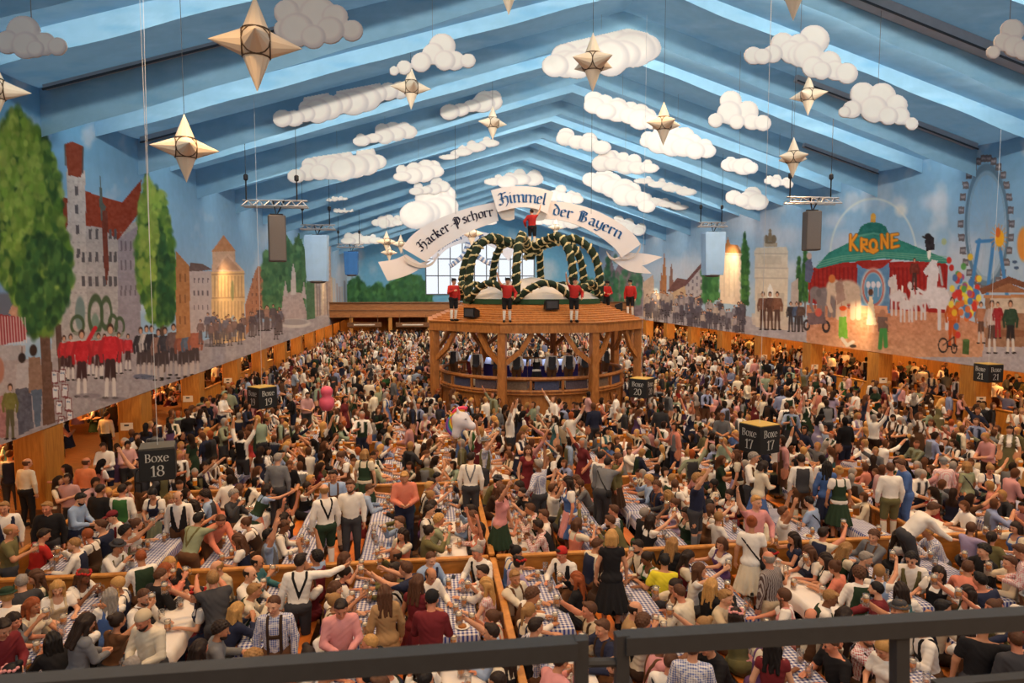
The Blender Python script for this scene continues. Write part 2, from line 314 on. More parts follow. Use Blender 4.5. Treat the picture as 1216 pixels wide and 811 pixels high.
# ------------------------------------------------------------------ paint: colours laid on the vertices of a cloth, read as (px, py) of the photograph
NR = np.random.RandomState(5)
def vnoise(x, y, seed=0):
    def h(i, j):
        n = (i*374761393 + j*668265263 + seed*974634777) & 0xffffffff
        n = ((n ^ (n >> 13))*1274126177) & 0xffffffff
        return ((n ^ (n >> 16)) & 0xffff)/65535.0
    i = np.floor(x).astype(np.int64); j = np.floor(y).astype(np.int64); f = x-i; g = y-j
    f = f*f*(3-2*f); g = g*g*(3-2*g)
    return (h(i, j)*(1-f)+h(i+1, j)*f)*(1-g) + (h(i, j+1)*(1-f)+h(i+1, j+1)*f)*g
def fbm(x, y, seed=0, o=4):
    s = 0; a = .5
    for k in range(o): s = s + a*vnoise(x*2**k, y*2**k, seed+k); a *= .5
    return s
class Paint:
    def __init__(s, P): s.x = P[:, 0].copy(); s.y = P[:, 1].copy(); s.c = np.zeros((len(P), 3))
    def sel(s, x0, y0, x1, y1): return np.nonzero((s.x >= x0) & (s.x <= x1) & (s.y >= y0) & (s.y <= y1))[0]
    def put(s, idx, a, col, jit=0):
        col = np.asarray(col, dtype=float)
        if jit: col = col + (fbm(s.x[idx]/3.1, s.y[idx]/3.1, 3)[:, None]-.5)*jit*2
        a = np.asarray(a)[:, None]; s.c[idx] = s.c[idx]*(1-a) + col*a
    def poly(s, pts, col, a=1.0, jit=14, grad=None):
        xs = [p[0] for p in pts]; ys = [p[1] for p in pts]
        idx = s.sel(min(xs), min(ys), max(xs), max(ys))
        if not len(idx): return
        x, y = s.x[idx], s.y[idx]; ins = np.zeros(len(idx), bool)
        for (x0, y0), (x1, y1) in zip(pts, pts[1:]+pts[:1]):
            if y0 != y1:
                c = ((y0 > y) != (y1 > y)) & (x < (x1-x0)*(y-y0)/(y1-y0)+x0); ins ^= c
        idx = idx[ins]
        if grad is not None:
            t = ((s.y[idx]-min(ys))/max(1e-6, max(ys)-min(ys)))[:, None]; col = np.asarray(col)*(1-t)+np.asarray(grad)*t
        s.put(idx, np.full(len(idx), a), col, jit)
    def rect(s, x0, y0, x1, y1, col, a=1.0, jit=10): s.poly([(x0, y0), (x1, y0), (x1, y1), (x0, y1)], col, a, jit)
    def ell(s, cx, cy, rx, ry, col, a=1.0, soft=.25, jit=0, ring=None):
        idx = s.sel(cx-rx*1.3, cy-ry*1.3, cx+rx*1.3, cy+ry*1.3)
        if not len(idx): return
        d = np.sqrt(((s.x[idx]-cx)/rx)**2+((s.y[idx]-cy)/ry)**2)
        if ring: al = np.clip(1-(np.abs(d-1+ring/2)-ring/2)/max(soft*ring, 1e-3), 0, 1)
        else: al = np.clip((1+soft/2-d)/max(soft, 1e-3), 0, 1)
        s.put(idx, al*a, col, jit)
    def line(s, pts, w, col, a=1.0, w2=None):
        n = len(pts)-1
        for k, (p, q) in enumerate(zip(pts[:-1], pts[1:])):
            wk = w + ((w2 if w2 is not None else w)-w)*(k+.5)/n
            idx = s.sel(min(p[0], q[0])-wk, min(p[1], q[1])-wk, max(p[0], q[0])+wk, max(p[1], q[1])+wk)
            if not len(idx): continue
            dx, dy = q[0]-p[0], q[1]-p[1]; l2 = dx*dx+dy*dy or 1e-6
            t = np.clip(((s.x[idx]-p[0])*dx+(s.y[idx]-p[1])*dy)/l2, 0, 1)
            d = np.hypot(s.x[idx]-p[0]-t*dx, s.y[idx]-p[1]-t*dy)
            s.put(idx, np.clip((wk/2+.5-d), 0, 1)*a, col)
    def dabs(s, pts, cols, n, r, seed=1, a=.85, elong=1.5):
        """leafy dabs of a brush inside an outline"""
        rr = random.Random(seed); xs = [p[0] for p in pts]; ys = [p[1] for p in pts]; k = 0
        while k < n:
            x = rr.uniform(min(xs), max(xs)); y = rr.uniform(min(ys), max(ys)); ins = False
            for (x0, y0), (x1, y1) in zip(pts, pts[1:]+pts[:1]):
                if (y0 > y) != (y1 > y) and x < (x1-x0)*(y-y0)/(y1-y0)+x0: ins = not ins
            k += 1
            if not ins: continue
            c = rr.choice(cols); f = rr.uniform(.85, 1.15)
            s.ell(x, y, r*rr.uniform(.5, 1), r*elong*rr.uniform(.5, 1.1), [v*f for v in c], a*rr.uniform(.5, 1), .6)
    def person(s, x, y0, y1, top, legs, socks=None, arm=None, skin=(196, 150, 125)):
        h = y1-y0; w = h*.105
        s.ell(x, y0+h*.07, h*.045, h*.07, (70, 50, 42)); s.ell(x, y0+h*.09, h*.032, h*.05, skin)
        s.poly([(x-w*.75, y0+h*.17), (x+w*.75, y0+h*.17), (x+w, y0+h*.34), (x+w*.7, y0+h*.52), (x-w*.7, y0+h*.52), (x-w, y0+h*.34)], top, jit=18)
        for q in (-1, 1):
            s.line([(x+q*w*.3, y0+h*.5), (x+q*w*.42, y0+h*.74)], h*.072, legs)
            s.line([(x+q*w*.42, y0+h*.74), (x+q*w*.5, y0+h*.97)], h*.05, socks or legs)
            s.ell(x+q*w*.62, y0+h*.985, h*.045, h*.018, (45, 38, 36))
            s.line([(x+q*w*.85, y0+h*.2), (x+q*w*1.25, y0+h*.36), (x+q*w*1.1, y0+h*.5)], h*.045, [v*.88 for v in top])
        if arm: s.line([(x+w*.7*arm, y0+h*.2), (x+w*1.9*arm, y0-h*.02)], h*.06, top)
GAIN = 1.12
def albedo(c): return np.clip(lin(np.clip(c, 0, 255))*GAIN, 0, .92)

def sky_cols(p, base=(104, 160, 200), low=(150, 180, 205), y0=150, y1=330):
    t = np.clip((p.y-y0)/(y1-y0), 0, 1)[:, None]
    p.c[:] = np.array(base)*(1-t)+np.array(low)*t
    n = fbm(p.x/26, p.y/40, 11); p.put(np.arange(len(p.x)), np.clip((n-.5)*3.2, 0, .55), (205, 208, 214))

def wall_grid(X, Z0, Z1, px0, px1, rows, extra_y):
    cols = np.arange(px0, px1+1, 1.0)
    ys = np.array([onX(c, 344, X).y for c in cols])
    ys = np.concatenate((np.linspace(extra_y[0], ys.min() if extra_y[0] < ys.min() else extra_y[0], 6)[:-1], np.sort(ys)))
    if extra_y[1] > ys.max(): ys = np.concatenate((ys, np.linspace(ys.max(), extra_y[1], 6)[1:]))
    zs = np.linspace(Z0, Z1, rows)
    V = np.stack((np.full((len(ys), rows), X), np.repeat(ys[:, None], rows, 1), np.repeat(zs[None], len(ys), 0)), -1).reshape(-1, 3)
    i = np.arange((len(ys)-1)*(rows-1)); a = (i//(rows-1))*rows + i % (rows-1)
    Q = np.stack((a, a+1, a+rows+1, a+rows), -1)
    return V, (Q if X > 0 else Q[:, ::-1])

# ---- left painting
V, Q = wall_grid(XL, HBL, ZL, -14, 413, 330, (4, YF))
p = Paint(proj(V)); sky_cols(p)
p.poly([(-30, 430), (60, 425), (160, 420), (240, 405), (300, 385), (420, 362), (420, 385), (-30, 560)], (168, 158, 160), jit=22, grad=(150, 143, 146))
p.poly([(-20, 300), (8, 302), (26, 325), (26, 365), (-20, 372)], (120, 155, 195)); p.ell(8, 362, 26, 14, (105, 112, 128))
p.poly([(10, 372), (20, 350), (32, 362), (30, 385)], (196, 150, 125))
# old court building
p.poly([(64, 233), (84, 236), (84, 272), (64, 270)], (132, 62, 44))
p.poly([(80, 268), (84, 262), (140, 272), (163, 262), (166, 420), (60, 425), (70, 290)], (172, 166, 164), jit=20)
p.poly([(140, 283), (165, 268), (168, 418), (140, 420)], (150, 142, 150), jit=16)
p.poly([(100, 226), (118, 233), (145, 240), (168, 213), (166, 252), (140, 285), (120, 270), (102, 268)], (140, 62, 42), jit=18)
p.poly([(79, 195), (101, 203), (104, 425), (84, 425)], (186, 180, 176), jit=18)
for k in range(16):
    for q in range(12):
        x = 80+q*6+(k % 2)*3; y = 215+k*12
        if y > 272 or x < 103: p.rect(x, y, x+2.4, y+1.6, (146, 140, 140), .5)
p.poly([(76.5, 171), (85, 168), (99, 174), (98, 200), (96, 211), (81, 208)], (128, 62, 44), jit=14); p.line([(77, 172), (78, 196)], 2, (92, 88, 82)); p.line([(98.5, 175), (98, 205)], 2, (80, 70, 70))
WIN = (92, 88, 92)
for x, y in ((91, 227), (91, 249), (92, 273), (93, 301)): p.rect(x-2, y-6, x+2, y+5, WIN)
for y in (278, 305, 334):
    for x in (99, 107, 115, 124, 131, 137):
        if y > 300 or x > 104: p.rect(x-1.8, y-6, x+1.8, y+6, WIN)
for y in (292, 315, 345):
    for x in (144, 149, 155, 161): p.rect(x-1, y-6, x+1, y+6, (112, 104, 112))
p.poly([(119.2, 198), (121.5, 240), (126, 245), (123, 268), (120, 262), (118, 240)], (88, 96, 92)); p.poly([(121, 250), (127, 250), (129.5, 318), (126.5, 340), (122.5, 308)], (112, 58, 46))
p.ell(95, 372, 6, 20, (108, 130, 128), .9); p.ell(113, 388, 5, 16, (104, 134, 118), .8)
# trees of the left picture
G1 = [(70, 108, 48), (92, 132, 52), (122, 152, 66), (52, 88, 46), (44, 76, 40), (104, 140, 58), (140, 165, 80)]
G2 = [(58, 96, 52), (44, 84, 50), (80, 118, 60), (38, 70, 44)]
p.poly([(45, 372), (58, 372), (62, 440), (66, 502), (51, 506), (49, 430)], (104, 78, 66), jit=18); p.poly([(66, 385), (73, 385), (75, 440), (69, 442)], (92, 70, 62))
T1 = [(-6, 160), (8, 140), (20, 128), (36, 150), (56, 166), (66, 195), (72, 215), (76, 262), (84, 300), (86, 340), (72, 372), (60, 396), (40, 398), (28, 385), (20, 360), (8, 338), (-6, 322)]
p.poly(T1, (74, 112, 50), jit=50); p.dabs(T1, G1, 1500, 5.5, 3); p.dabs([(40, 270), (84, 300), (86, 345), (60, 396), (30, 388), (20, 350)], G2, 420, 5, 4)
p.dabs([(0, 165), (22, 130), (50, 175), (52, 240), (20, 300), (0, 290)], [(150, 172, 82), (126, 158, 66), (110, 146, 58)], 380, 4.6, 5)
T2 = [(164, 262), (168, 235), (174, 208), (182, 222), (196, 232), (201, 262), (209, 310), (208, 368), (198, 386), (178, 384), (166, 350), (160, 310)]
p.line([(192, 375), (194, 440)], 5, (92, 72, 60)); p.poly(T2, (88, 126, 52), jit=40); p.dabs(T2, G1, 650, 4.6, 6); p.dabs([(190, 270), (208, 320), (206, 378), (186, 380)], G2, 260, 4.2, 7)
p.dabs([(166, 240), (175, 208), (190, 240), (184, 330), (166, 340)], [(150, 170, 80), (128, 158, 68)], 240, 4, 8)
# stall, strollers, red band
p.poly([(-10, 372), (22, 376), (32, 392), (30, 404), (-10, 412)], (150, 52, 58))
for k in range(12): p.line([(-8+3.4*k, 375+.2*k), (-6+3.4*k, 410-.3*k)], 1.3, (222, 208, 204), .85)
p.rect(-10, 410, 30, 500, (172, 160, 158), .8, 20); p.rect(-10, 470, 8, 520, (160, 96, 92), .7, 30)
p.line([(26, 412), (26, 470)], 1.5, (120, 96, 86))
p.poly([(20, 432), (33, 430), (36, 465), (18, 468)], (176, 170, 172)); p.poly([(18, 462), (36, 460), (40, 508), (22, 518)], (88, 88, 100), jit=24); p.ell(26, 425, 4.5, 6, (52, 42, 40))
p.poly([(34, 424), (48, 424), (51, 465), (34, 467)], (140, 112, 96), jit=18); p.poly([(37, 463), (50, 462), (48, 506), (42, 508)], (88, 100, 118)); p.ell(39.5, 416, 4.5, 7, (58, 44, 38))
p.person(12, 455, 522, (120, 116, 62), (90, 84, 60)); p.ell(-2, 440, 7, 16, (168, 116, 98))
for cx, cy, rx, ry in ((92, 386, 8.5, 12), (113.5, 374, 9, 24), (126, 372, 7, 20), (134, 386, 6, 13), (142, 388, 6, 12)): p.ell(cx, cy, rx, ry, (70, 88, 62), .95, .4, ring=.28)
p.rect(80, 394, 150, 402, (176, 168, 166), .55)
for x, a, b in ((76, 398, 450), (84, 396, 452), (108, 396, 446), (117, 395, 450), (124, 396, 448), (141, 394, 444), (152, 396, 440)): p.person(x, a, b, (190, 52, 58), (70, 46, 46), (205, 196, 192))
p.person(97, 391, 472, (186, 42, 50), (66, 42, 42), (206, 198, 194), arm=1); p.person(131, 384, 474, (194, 46, 54), (62, 42, 42), (206, 198, 194))
p.ell(104, 470, 16, 3, (124, 116, 122), .7); p.ell(134, 474, 18, 3, (120, 112, 118), .7)
for x, y, t in ((167, 388, (56, 50, 54)), (174, 386, (200, 190, 186)), (180, 386, (60, 54, 58)), (188, 390, (150, 116, 104)), (196, 388, (70, 66, 72)), (206, 384, (120, 96, 92)), (216, 388, (156, 92, 72)), (224, 386, (96, 110, 130)), (232, 384, (168, 100, 78))): p.person(x, y, y+62, t, (74, 62, 62), (186, 172, 166))
p.ell(168, 447, 10, 3, (92, 98, 120), .8); p.ell(177, 448, 8, 3, (100, 106, 126), .7)
for x, y in ((61, 440), (70, 438), (62, 458), (73, 456), (66, 476), (77, 472), (69, 494), (79, 488)):
    p.rect(x, y, x+8, y+16, (120, 68, 72)); p.rect(x+1, y+1.5, x+7, y+14, (206, 204, 206)); p.rect(x+2, y+4, x+6, y+6, (110, 130, 160))
p.line([(66, 500), (80, 496)], 1.5, (110, 74, 74))
# row of houses, church, fountain
p.poly([(209, 298), (225, 316), (226, 400), (209, 402)], (176, 122, 78), jit=16)
for x in (213, 219): 
    for y in (325, 350, 375): p.rect(x, y, x+2, y+10, (138, 92, 62))
p.poly([(225, 312), (240, 313), (252, 320), (225, 324)], (110, 90, 86)); p.poly([(225, 322), (254, 322), (254, 392), (226, 396)], (188, 172, 168), jit=12)
for y in (330, 345, 362): 
    for x in (230, 235, 240, 246): p.rect(x, y, x+1.6, y+6, (112, 98, 102))
p.poly([(252, 296), (279, 296), (280, 330), (252, 330)], (204, 166, 138)); p.poly([(251, 299), (265.5, 279, ), (280, 298)], (190, 132, 92)); p.poly([(253, 322), (270, 300), (291, 323)], (214, 176, 148)); p.poly([(256, 320), (270, 304), (286, 321)], (192, 150, 122))
p.poly([(251, 323), (290, 322), (291, 404), (252, 410)], (222, 184, 132), jit=12)
for x in range(255, 290, 4): p.line([(x, 328), (x, 352)], 1, (172, 128, 92)); p.line([(x, 358), (x, 376)], 1, (178, 134, 98))
p.line([(252, 354), (290, 353)], 1.5, (186, 144, 104)); p.line([(252, 326), (290, 325)], 1.5, (180, 136, 100)); p.poly([(272, 400), (272, 380), (277, 374), (281, 380), (281, 400)], (164, 172, 178)); p.ell(276, 345, 2, 12, (120, 128, 88), .7)
p.poly([(291, 362), (303, 322), (306, 316), (312, 317), (313, 372), (292, 398)], (176, 122, 92), jit=16)
for x in (299, 304, 309): 
    for y in range(330, 370, 9): p.rect(x, y, x+1.2, y+4, (128, 88, 72))
T3 = [(311, 318), (315, 296), (322, 300), (328, 288), (334, 298), (340, 278), (348, 292), (355, 276), (362, 296), (364, 340), (362, 374), (314, 376)]
p.poly(T3, (72, 108, 74), jit=26); p.dabs(T3, [(62, 104, 70), (84, 122, 80), (52, 88, 62), (98, 136, 90)], 420, 3.6, 9)
p.poly([(333, 380), (336, 352), (345, 346), (358, 348), (366, 378)], (178, 160, 156), jit=20); p.poly([(345, 350), (346, 325), (348, 312), (351, 325), (352, 350)], (196, 186, 182)); p.poly([(336, 352), (339, 332), (342, 352)], (186, 174, 172)); p.poly([(358, 352), (361, 334), (364, 356)], (180, 168, 168)); p.ell(349, 384, 20, 5.5, (200, 192, 186)); p.ell(349, 382.5, 17, 3.5, (160, 150, 148))
p.poly([(364, 300), (372, 296), (374, 378), (364, 380)], (82, 112, 82), jit=20); p.poly([(373, 300), (392, 292), (394, 372), (374, 376)], (184, 166, 152), jit=30)
for x in range(376, 412, 3): p.line([(x, 330+NR.randint(12)), (x+1, 374)], 1.6, [(150, 132, 128), (196, 180, 160), (110, 100, 110), (206, 170, 120)][NR.randint(4)], .7)
for k in range(26): 
    x = NR.uniform(238, 335); y = 402-(x-238)*.14-NR.uniform(0, 14); p.person(x, y-16, y+14, [(96, 82, 84), (132, 106, 100), (160, 122, 106), (116, 110, 122)][NR.randint(4)], (104, 90, 90))
p.rect(243, 408, 268, 412, (98, 88, 90), .6)
left_me = np_mesh('mural', V, Q, True, (painted('mural_cloth', .85, 0, (.4, 1.2, .25), .02),), col=albedo(p.c))
tag(link('mural', left_me), 'painted city scene with trees, red-coated band and fountain along the left wall', 'mural')

# ---- right painting
V, Q = wall_grid(XR, HBR, ZR, 712, 1232, 280, (4, YF))
p = Paint(proj(V)); sky_cols(p, (98, 156, 198), (158, 182, 204), 130, 320)
p.poly([(700, 360), (860, 372), (960, 385), (1240, 400), (1240, 460), (1000, 425), (700, 385)], (166, 160, 166), jit=20)
for cx, cy, rx, ry in ((880, 262, 22, 16), (905, 268, 18, 20), (935, 280, 16, 12), (800, 320, 30, 12), (1000, 290, 18, 14), (990, 262, 12, 8), (1150, 300, 20, 20), (1110, 240, 16, 10)): p.ell(cx, cy, rx, ry, (198, 200, 210), .55, .9)
p.poly([(716, 372), (718, 318), (724, 300), (730, 322), (738, 308), (744, 324), (752, 310), (764, 330), (768, 376)], (128, 116, 128), jit=26)
for x in (722, 731, 741, 751, 760): p.dabs([(x-4, 330), (x, 305), (x+4, 330), (x+3, 362), (x-3, 362)], [(60, 110, 84), (70, 128, 92), (52, 96, 76)], 50, 3, x)
p.poly([(764, 335), (776, 326), (778, 378), (764, 376)], (190, 168, 150)); p.poly([(785, 368), (786, 330), (789, 298), (791.5, 330), (792, 368)], (172, 118, 78)); p.poly([(794, 345), (796, 318), (798, 312), (800, 345)], (140, 104, 92)); p.poly([(783, 360), (784, 335), (786, 318), (787, 360)], (160, 112, 84))
p.poly([(792, 346), (804, 330), (816, 332), (818, 348)], (112, 80, 76)); p.poly([(790, 352), (812, 340), (816, 340), (816, 362), (790, 364)], (190, 162, 130), jit=14)
p.poly([(812, 336), (834, 311), (838, 314), (814, 342)], (110, 78, 78)); p.poly([(814, 340), (836, 314), (836, 360), (814, 362)], (176, 168, 170), jit=12)
for k in range(4):
    for q in range(4): p.rect(817+q*5, 336-q*4+k*8, 818.6+q*5, 340-q*4+k*8, (120, 112, 122))
T = [(834, 322), (842, 312), (852, 322), (854, 356), (834, 358)]; p.poly(T, (66, 116, 68)); p.dabs(T, [(60, 112, 64), (80, 132, 76), (50, 94, 58)], 160, 3.4, 12)
p.poly([(855, 300), (858, 292), (866, 290), (879, 293), (881, 302), (879, 362), (855, 360)], (216, 196, 176), jit=12); p.poly([(857, 300), (859, 292), (863, 288), (864, 280), (867, 290), (876, 291), (881, 301)], (184, 128, 82)); p.line([(855, 302), (881, 303)], 1.5, (196, 170, 148))
for x in (860, 866, 872): p.line([(x, 312), (x, 352)], 1.4, (196, 176, 158))
for x0, x1, y0, y1 in ((880, 889, 272, 362), (946, 951.5, 302, 358), (953, 959, 288, 358)):
    C = [((x0+x1)/2, y0), (x1, y0+30), (x1, y1), (x0+1, y1), (x0, y0+40)]; p.poly(C, (58, 100, 56), jit=20); p.dabs(C, [(54, 98, 52), (76, 120, 60), (42, 78, 46)], 160, 2.6, x0); p.line([((x0+x1)/2, y1), ((x0+x1)/2, y1+14)], 1.6, (96, 76, 66))
p.poly([(896, 298), (898, 294), (934, 293), (936, 299), (935, 392), (897, 388)], (206, 194, 176), jit=12)
for y in (301, 318, 330): p.line([(897, y), (935, y+.5)], 1.4, (180, 168, 154))
p.rect(905, 304, 928, 314, (194, 182, 164)); p.poly([(911, 374), (911, 344), (914.5, 336), (918, 344), (918, 375)], (226, 224, 220)); p.rect(899, 348, 906, 376, (190, 178, 162)); p.rect(923, 348, 931, 377, (190, 178, 162))
p.rect(907, 288, 923, 293, (170, 156, 136)); p.ell(910, 284, 3, 5, (120, 106, 88)); p.ell(919, 284, 3, 5, (120, 106, 88)); p.ell(914.5, 281, 2.4, 6, (132, 116, 94)); p.line([(912, 288), (917, 288)], 3, (120, 106, 88)); p.ell(914.5, 274, 1.6, 2.4, (132, 116, 94)); p.poly([(940, 336), (948, 330), (948, 372), (938, 372)], (178, 166, 160))
p.poly([(893, 372), (938, 376), (940, 392), (893, 386)], (196, 184, 172), .8)
for x, t in ((906, (120, 86, 74)), (914.5, (96, 66, 56)), (923, (128, 88, 70))): p.person(x, 346, 392, t, (86, 62, 54))
for x, t in ((939, (60, 56, 60)), (946, (80, 96, 126)), (951, (96, 76, 68)), (880, (70, 66, 72)), (877, (86, 78, 80))): p.person(x, 358, 394, t, (66, 58, 60))
for k in range(90):
    x = NR.uniform(768, 884); y = 366+(x-768)*.15+NR.uniform(-8, 12); c = [(126, 122, 134), (96, 92, 104), (160, 150, 152), (78, 74, 86), (176, 160, 150)][NR.randint(5)]; p.person(x, y-18, y+6, c, (84, 78, 88))
# circus
def ground(): p.poly([(958, 362), (1050, 366), (1128, 372), (1172, 388), (1166, 424), (1080, 424), (958, 410)], (186, 126, 98), jit=26, grad=(196, 150, 120))
ground()
idx = p.sel(980, 230, 1092, 312); d = np.hypot((p.x[idx]-1037)/51, (p.y[idx]-303)/67); p.put(idx, np.clip(1-np.abs(d-1)/.035, 0, 1)*.75, (214, 216, 206))
p.ell(1070, 250, 7, 7, (216, 214, 208), .8, .8)
p.poly([(960, 322), (978, 312), (1120, 310), (1126, 316), (1122, 372), (960, 360)], (150, 40, 36), jit=14)
for x in range(962, 1124, 5): p.line([(x, 318), (x+1, 366)], 1.6, (112, 28, 30), .7)
p.poly([(1018, 313), (1056, 311), (1057, 372), (1018, 372)], (92, 132, 172)); p.poly([(1014, 310), (1060, 308), (1048, 318), (1036, 321), (1024, 318)], (150, 44, 38)); 
p.poly([(968, 318), (984, 300), (1008, 288), (1019, 276), (1026, 266), (1037, 263), (1048, 266), (1055, 276), (1064, 283), (1098, 297), (1127, 308), (1124, 313), (1050, 307), (1000, 312), (972, 319)], (52, 128, 116), jit=14)
p.poly([(1018, 279), (1056, 279), (1052, 269), (1044, 265), (1030, 265), (1022, 269)], (42, 108, 98)); p.line([(1016, 281), (1037, 277), (1059, 281)], 2.4, (84, 150, 132))
for k in range(3): p.line([(972, 317-3*k), (1000, 309-2.4*k), (1050, 304-2.2*k), (1124, 310-2.6*k)], 1, (120, 168, 142), .8)
p.ell(1037, 258, 3.2, 5, (214, 160, 70)); p.rect(1034, 260, 1040, 264, (206, 150, 66))
OR = (226, 146, 44)
for st in ([(1010, 279), (1010, 297)], [(1017, 279), (1011, 288), (1018, 297)], [(1023, 283), (1023, 298)], [(1023, 284), (1029, 285), (1029, 290), (1023, 291), (1030, 298)], arcpts(1037, 291, 4, 6, 0, 360, 14), [(1030, 297), (1037, 300), (1042, 297)], [(1047, 295), (1047, 279), (1054, 294), (1054, 278)], [(1066, 278), (1059, 279), (1059, 294), (1067, 292)], [(1059, 286), (1065, 285)]):
    p.line(st, 4.4, (120, 70, 30)); 
for st in ([(1010, 279), (1010, 297)], [(1017, 279), (1011, 288), (1018, 297)], [(1023, 283), (1023, 298)], [(1023, 284), (1029, 285), (1029, 290), (1023, 291), (1030, 298)], arcpts(1037, 291, 4, 6, 0, 360, 14), [(1030, 297), (1037, 300), (1042, 297)], [(1047, 295), (1047, 279), (1054, 294), (1054, 278)], [(1066, 278), (1059, 279), (1059, 294), (1067, 292)], [(1059, 286), (1065, 285)]):
    p.line(st, 3.0, OR)
p.ell(1037, 342, 14, 23, (226, 214, 198)); p.ell(1037, 343, 11, 20, (92, 140, 178)); p.ell(1037, 342, 12.7, 21.5, (170, 80, 70), .8, .5, ring=.1); p.rect(1022, 363, 1054, 372, (206, 150, 120))
for x in (1031, 1037, 1043): p.ell(x, 338, 2.6, 4, (206, 204, 214)); p.line([(x, 341), (x, 352)], 1, (190, 186, 200))
p.poly([(956, 312), (963, 304), (966, 322), (962, 336), (956, 334)], (92, 96, 122)); p.ell(961, 304, 3, 4, (186, 160, 150))
def elephant(x, y, s_, c):
    p.ell(x, y, 15*s_, 13*s_, c, jit=16); p.ell(x-14*s_, y-5*s_, 8*s_, 9*s_, c, jit=16); p.line([(x-19*s_, y-2*s_), (x-20*s_, y+12*s_), (x-17*s_, y+20*s_)], 4*s_, c)
    for q in (-9, -3, 6, 12): p.line([(x+q*s_, y+6*s_), (x+q*s_, y+27*s_)], 5.5*s_, c)
    p.ell(x-9*s_, y-5*s_, 4*s_, 6*s_, [v*.86 for v in c])
elephant(980, 352, .85, (122, 112, 114)); elephant(1006, 347, 1.12, (196, 172, 152)); p.ell(988, 331, 4, 5, (190, 110, 60)); p.poly([(992, 336), (1000, 330), (1004, 356), (994, 362)], (150, 116, 106), .7)
def horse(x, y, s_, c, rear=0):
    p.ell(x, y, 10*s_, 6.5*s_, c, jit=12)
    if rear:
        p.poly([(x-7*s_, y-3*s_), (x+6*s_, y-6*s_), (x+8*s_, y+9*s_), (x-4*s_, y+8*s_)], c); p.poly([(x-7*s_, y-2*s_), (x+0*s_, y-5*s_), (x+2*s_, y-18*s_), (x-1*s_, y-24*s_), (x-5*s_, y-22*s_)], c); p.poly([(x+1*s_, y-24*s_), (x-3*s_, y-25*s_), (x-9*s_, y-17*s_), (x-7*s_, y-14*s_), (x-2*s_, y-17*s_)], c)
        p.line([(x+2*s_, y-20*s_), (x+4*s_, y-8*s_)], 1.6*s_, [v*.8 for v in c]); p.line([(x-6*s_, y-1*s_), (x-13*s_, y-5*s_), (x-12*s_, y+3*s_)], 2.2*s_, c); p.line([(x-5*s_, y+3*s_), (x-12*s_, y+3*s_), (x-9*s_, y+10*s_)], 2.1*s_, [v*.93 for v in c])
    else:
        p.poly([(x-8*s_, y), (x-3*s_, y-4*s_), (x-5*s_, y-17*s_), (x-9*s_, y-15*s_)], c); p.ell(x-9*s_, y-16*s_, 2.6*s_, 4.6*s_, c)
    for q in ((-7, -2, 4, 8) if not rear else (2, 7)): p.line([(x+q*s_, y+4*s_), (x+q*s_, y+22*s_)], 2.4*s_, c)
    p.line([(x+9*s_, y-3*s_), (x+13*s_, y+9*s_)], 2.2*s_, [v*.9 for v in c]); p.ell(x-5*s_, y-(30 if rear else 21)*s_, 1.3*s_, 5*s_, (228, 222, 214))
for x, y, s_ in ((1066, 352, 1.0), (1076, 362, .9), (1090, 356, 1.05)): horse(x, y, s_, (200, 194, 198))
horse(1112, 352, 1.75, (206, 202, 208), 1); p.person(1086, 306, 344, (110, 52, 44), (70, 46, 44)); p.poly([(1056, 330), (1064, 326), (1066, 346), (1058, 350)], (196, 186, 186))
p.poly([(1032, 352), (1036, 352), (1041, 386), (1029, 386)], (222, 206, 176)); p.ell(1034, 347, 3, 4, (90, 64, 52)); p.line([(1031, 386), (1031, 395)], 1.6, (190, 150, 128)); p.line([(1037, 386), (1037, 395)], 1.6, (190, 150, 128))
p.ell(958, 386, 4, 6.5, (60, 52, 56), ring=.4); p.ell(981, 388, 4.6, 7, (52, 46, 50), ring=.4); p.poly([(958, 372), (978, 370), (982, 384), (960, 386)], (112, 92, 96)); p.ell(972, 371, 4, 5, (190, 92, 80))
p.ell(1001, 371, 3.6, 4.6, (206, 160, 130)); p.ell(1001, 366, 4.4, 3, (206, 80, 36)); p.poly([(996, 376), (1005, 376), (1007, 402), (996, 402)], (110, 160, 62)); p.line([(1000, 402), (1006, 410), (1013, 406)], 4, (200, 190, 180)); p.ell(1013, 411, 4, 2, (60, 50, 46))
p.ell(1048, 372, 3.6, 4.6, (170, 120, 96)); p.poly([(1042, 376), (1054, 377), (1055, 394), (1043, 394)], (112, 90, 84)); p.line([(1047, 392), (1045, 413)], 5, (70, 140, 74)); p.line([(1051, 392), (1052, 411)], 5, (70, 140, 74)); p.line([(1052, 382), (1057, 386)], 2.4, (170, 120, 96))
p.person(1131, 352, 412, (200, 96, 44), (188, 84, 40)); p.ell(1120, 410, 6, 9, (50, 44, 44), ring=.2); p.ell(1133, 414, 3.5, 6, (50, 44, 44), ring=.3); p.line([(1120, 410), (1133, 400), (1133, 414)], 1.3, (60, 52, 50))
p.poly([(1098, 286), (1103, 278), (1109, 282), (1110, 297), (1100, 298)], (46, 40, 44)); p.ell(1102, 281, 4, 4, (44, 38, 40)); p.line([(1101, 284), (1096, 281)], 2, (44, 38, 40)); p.ell(1121, 287, 3, 4, (170, 176, 96), .6)
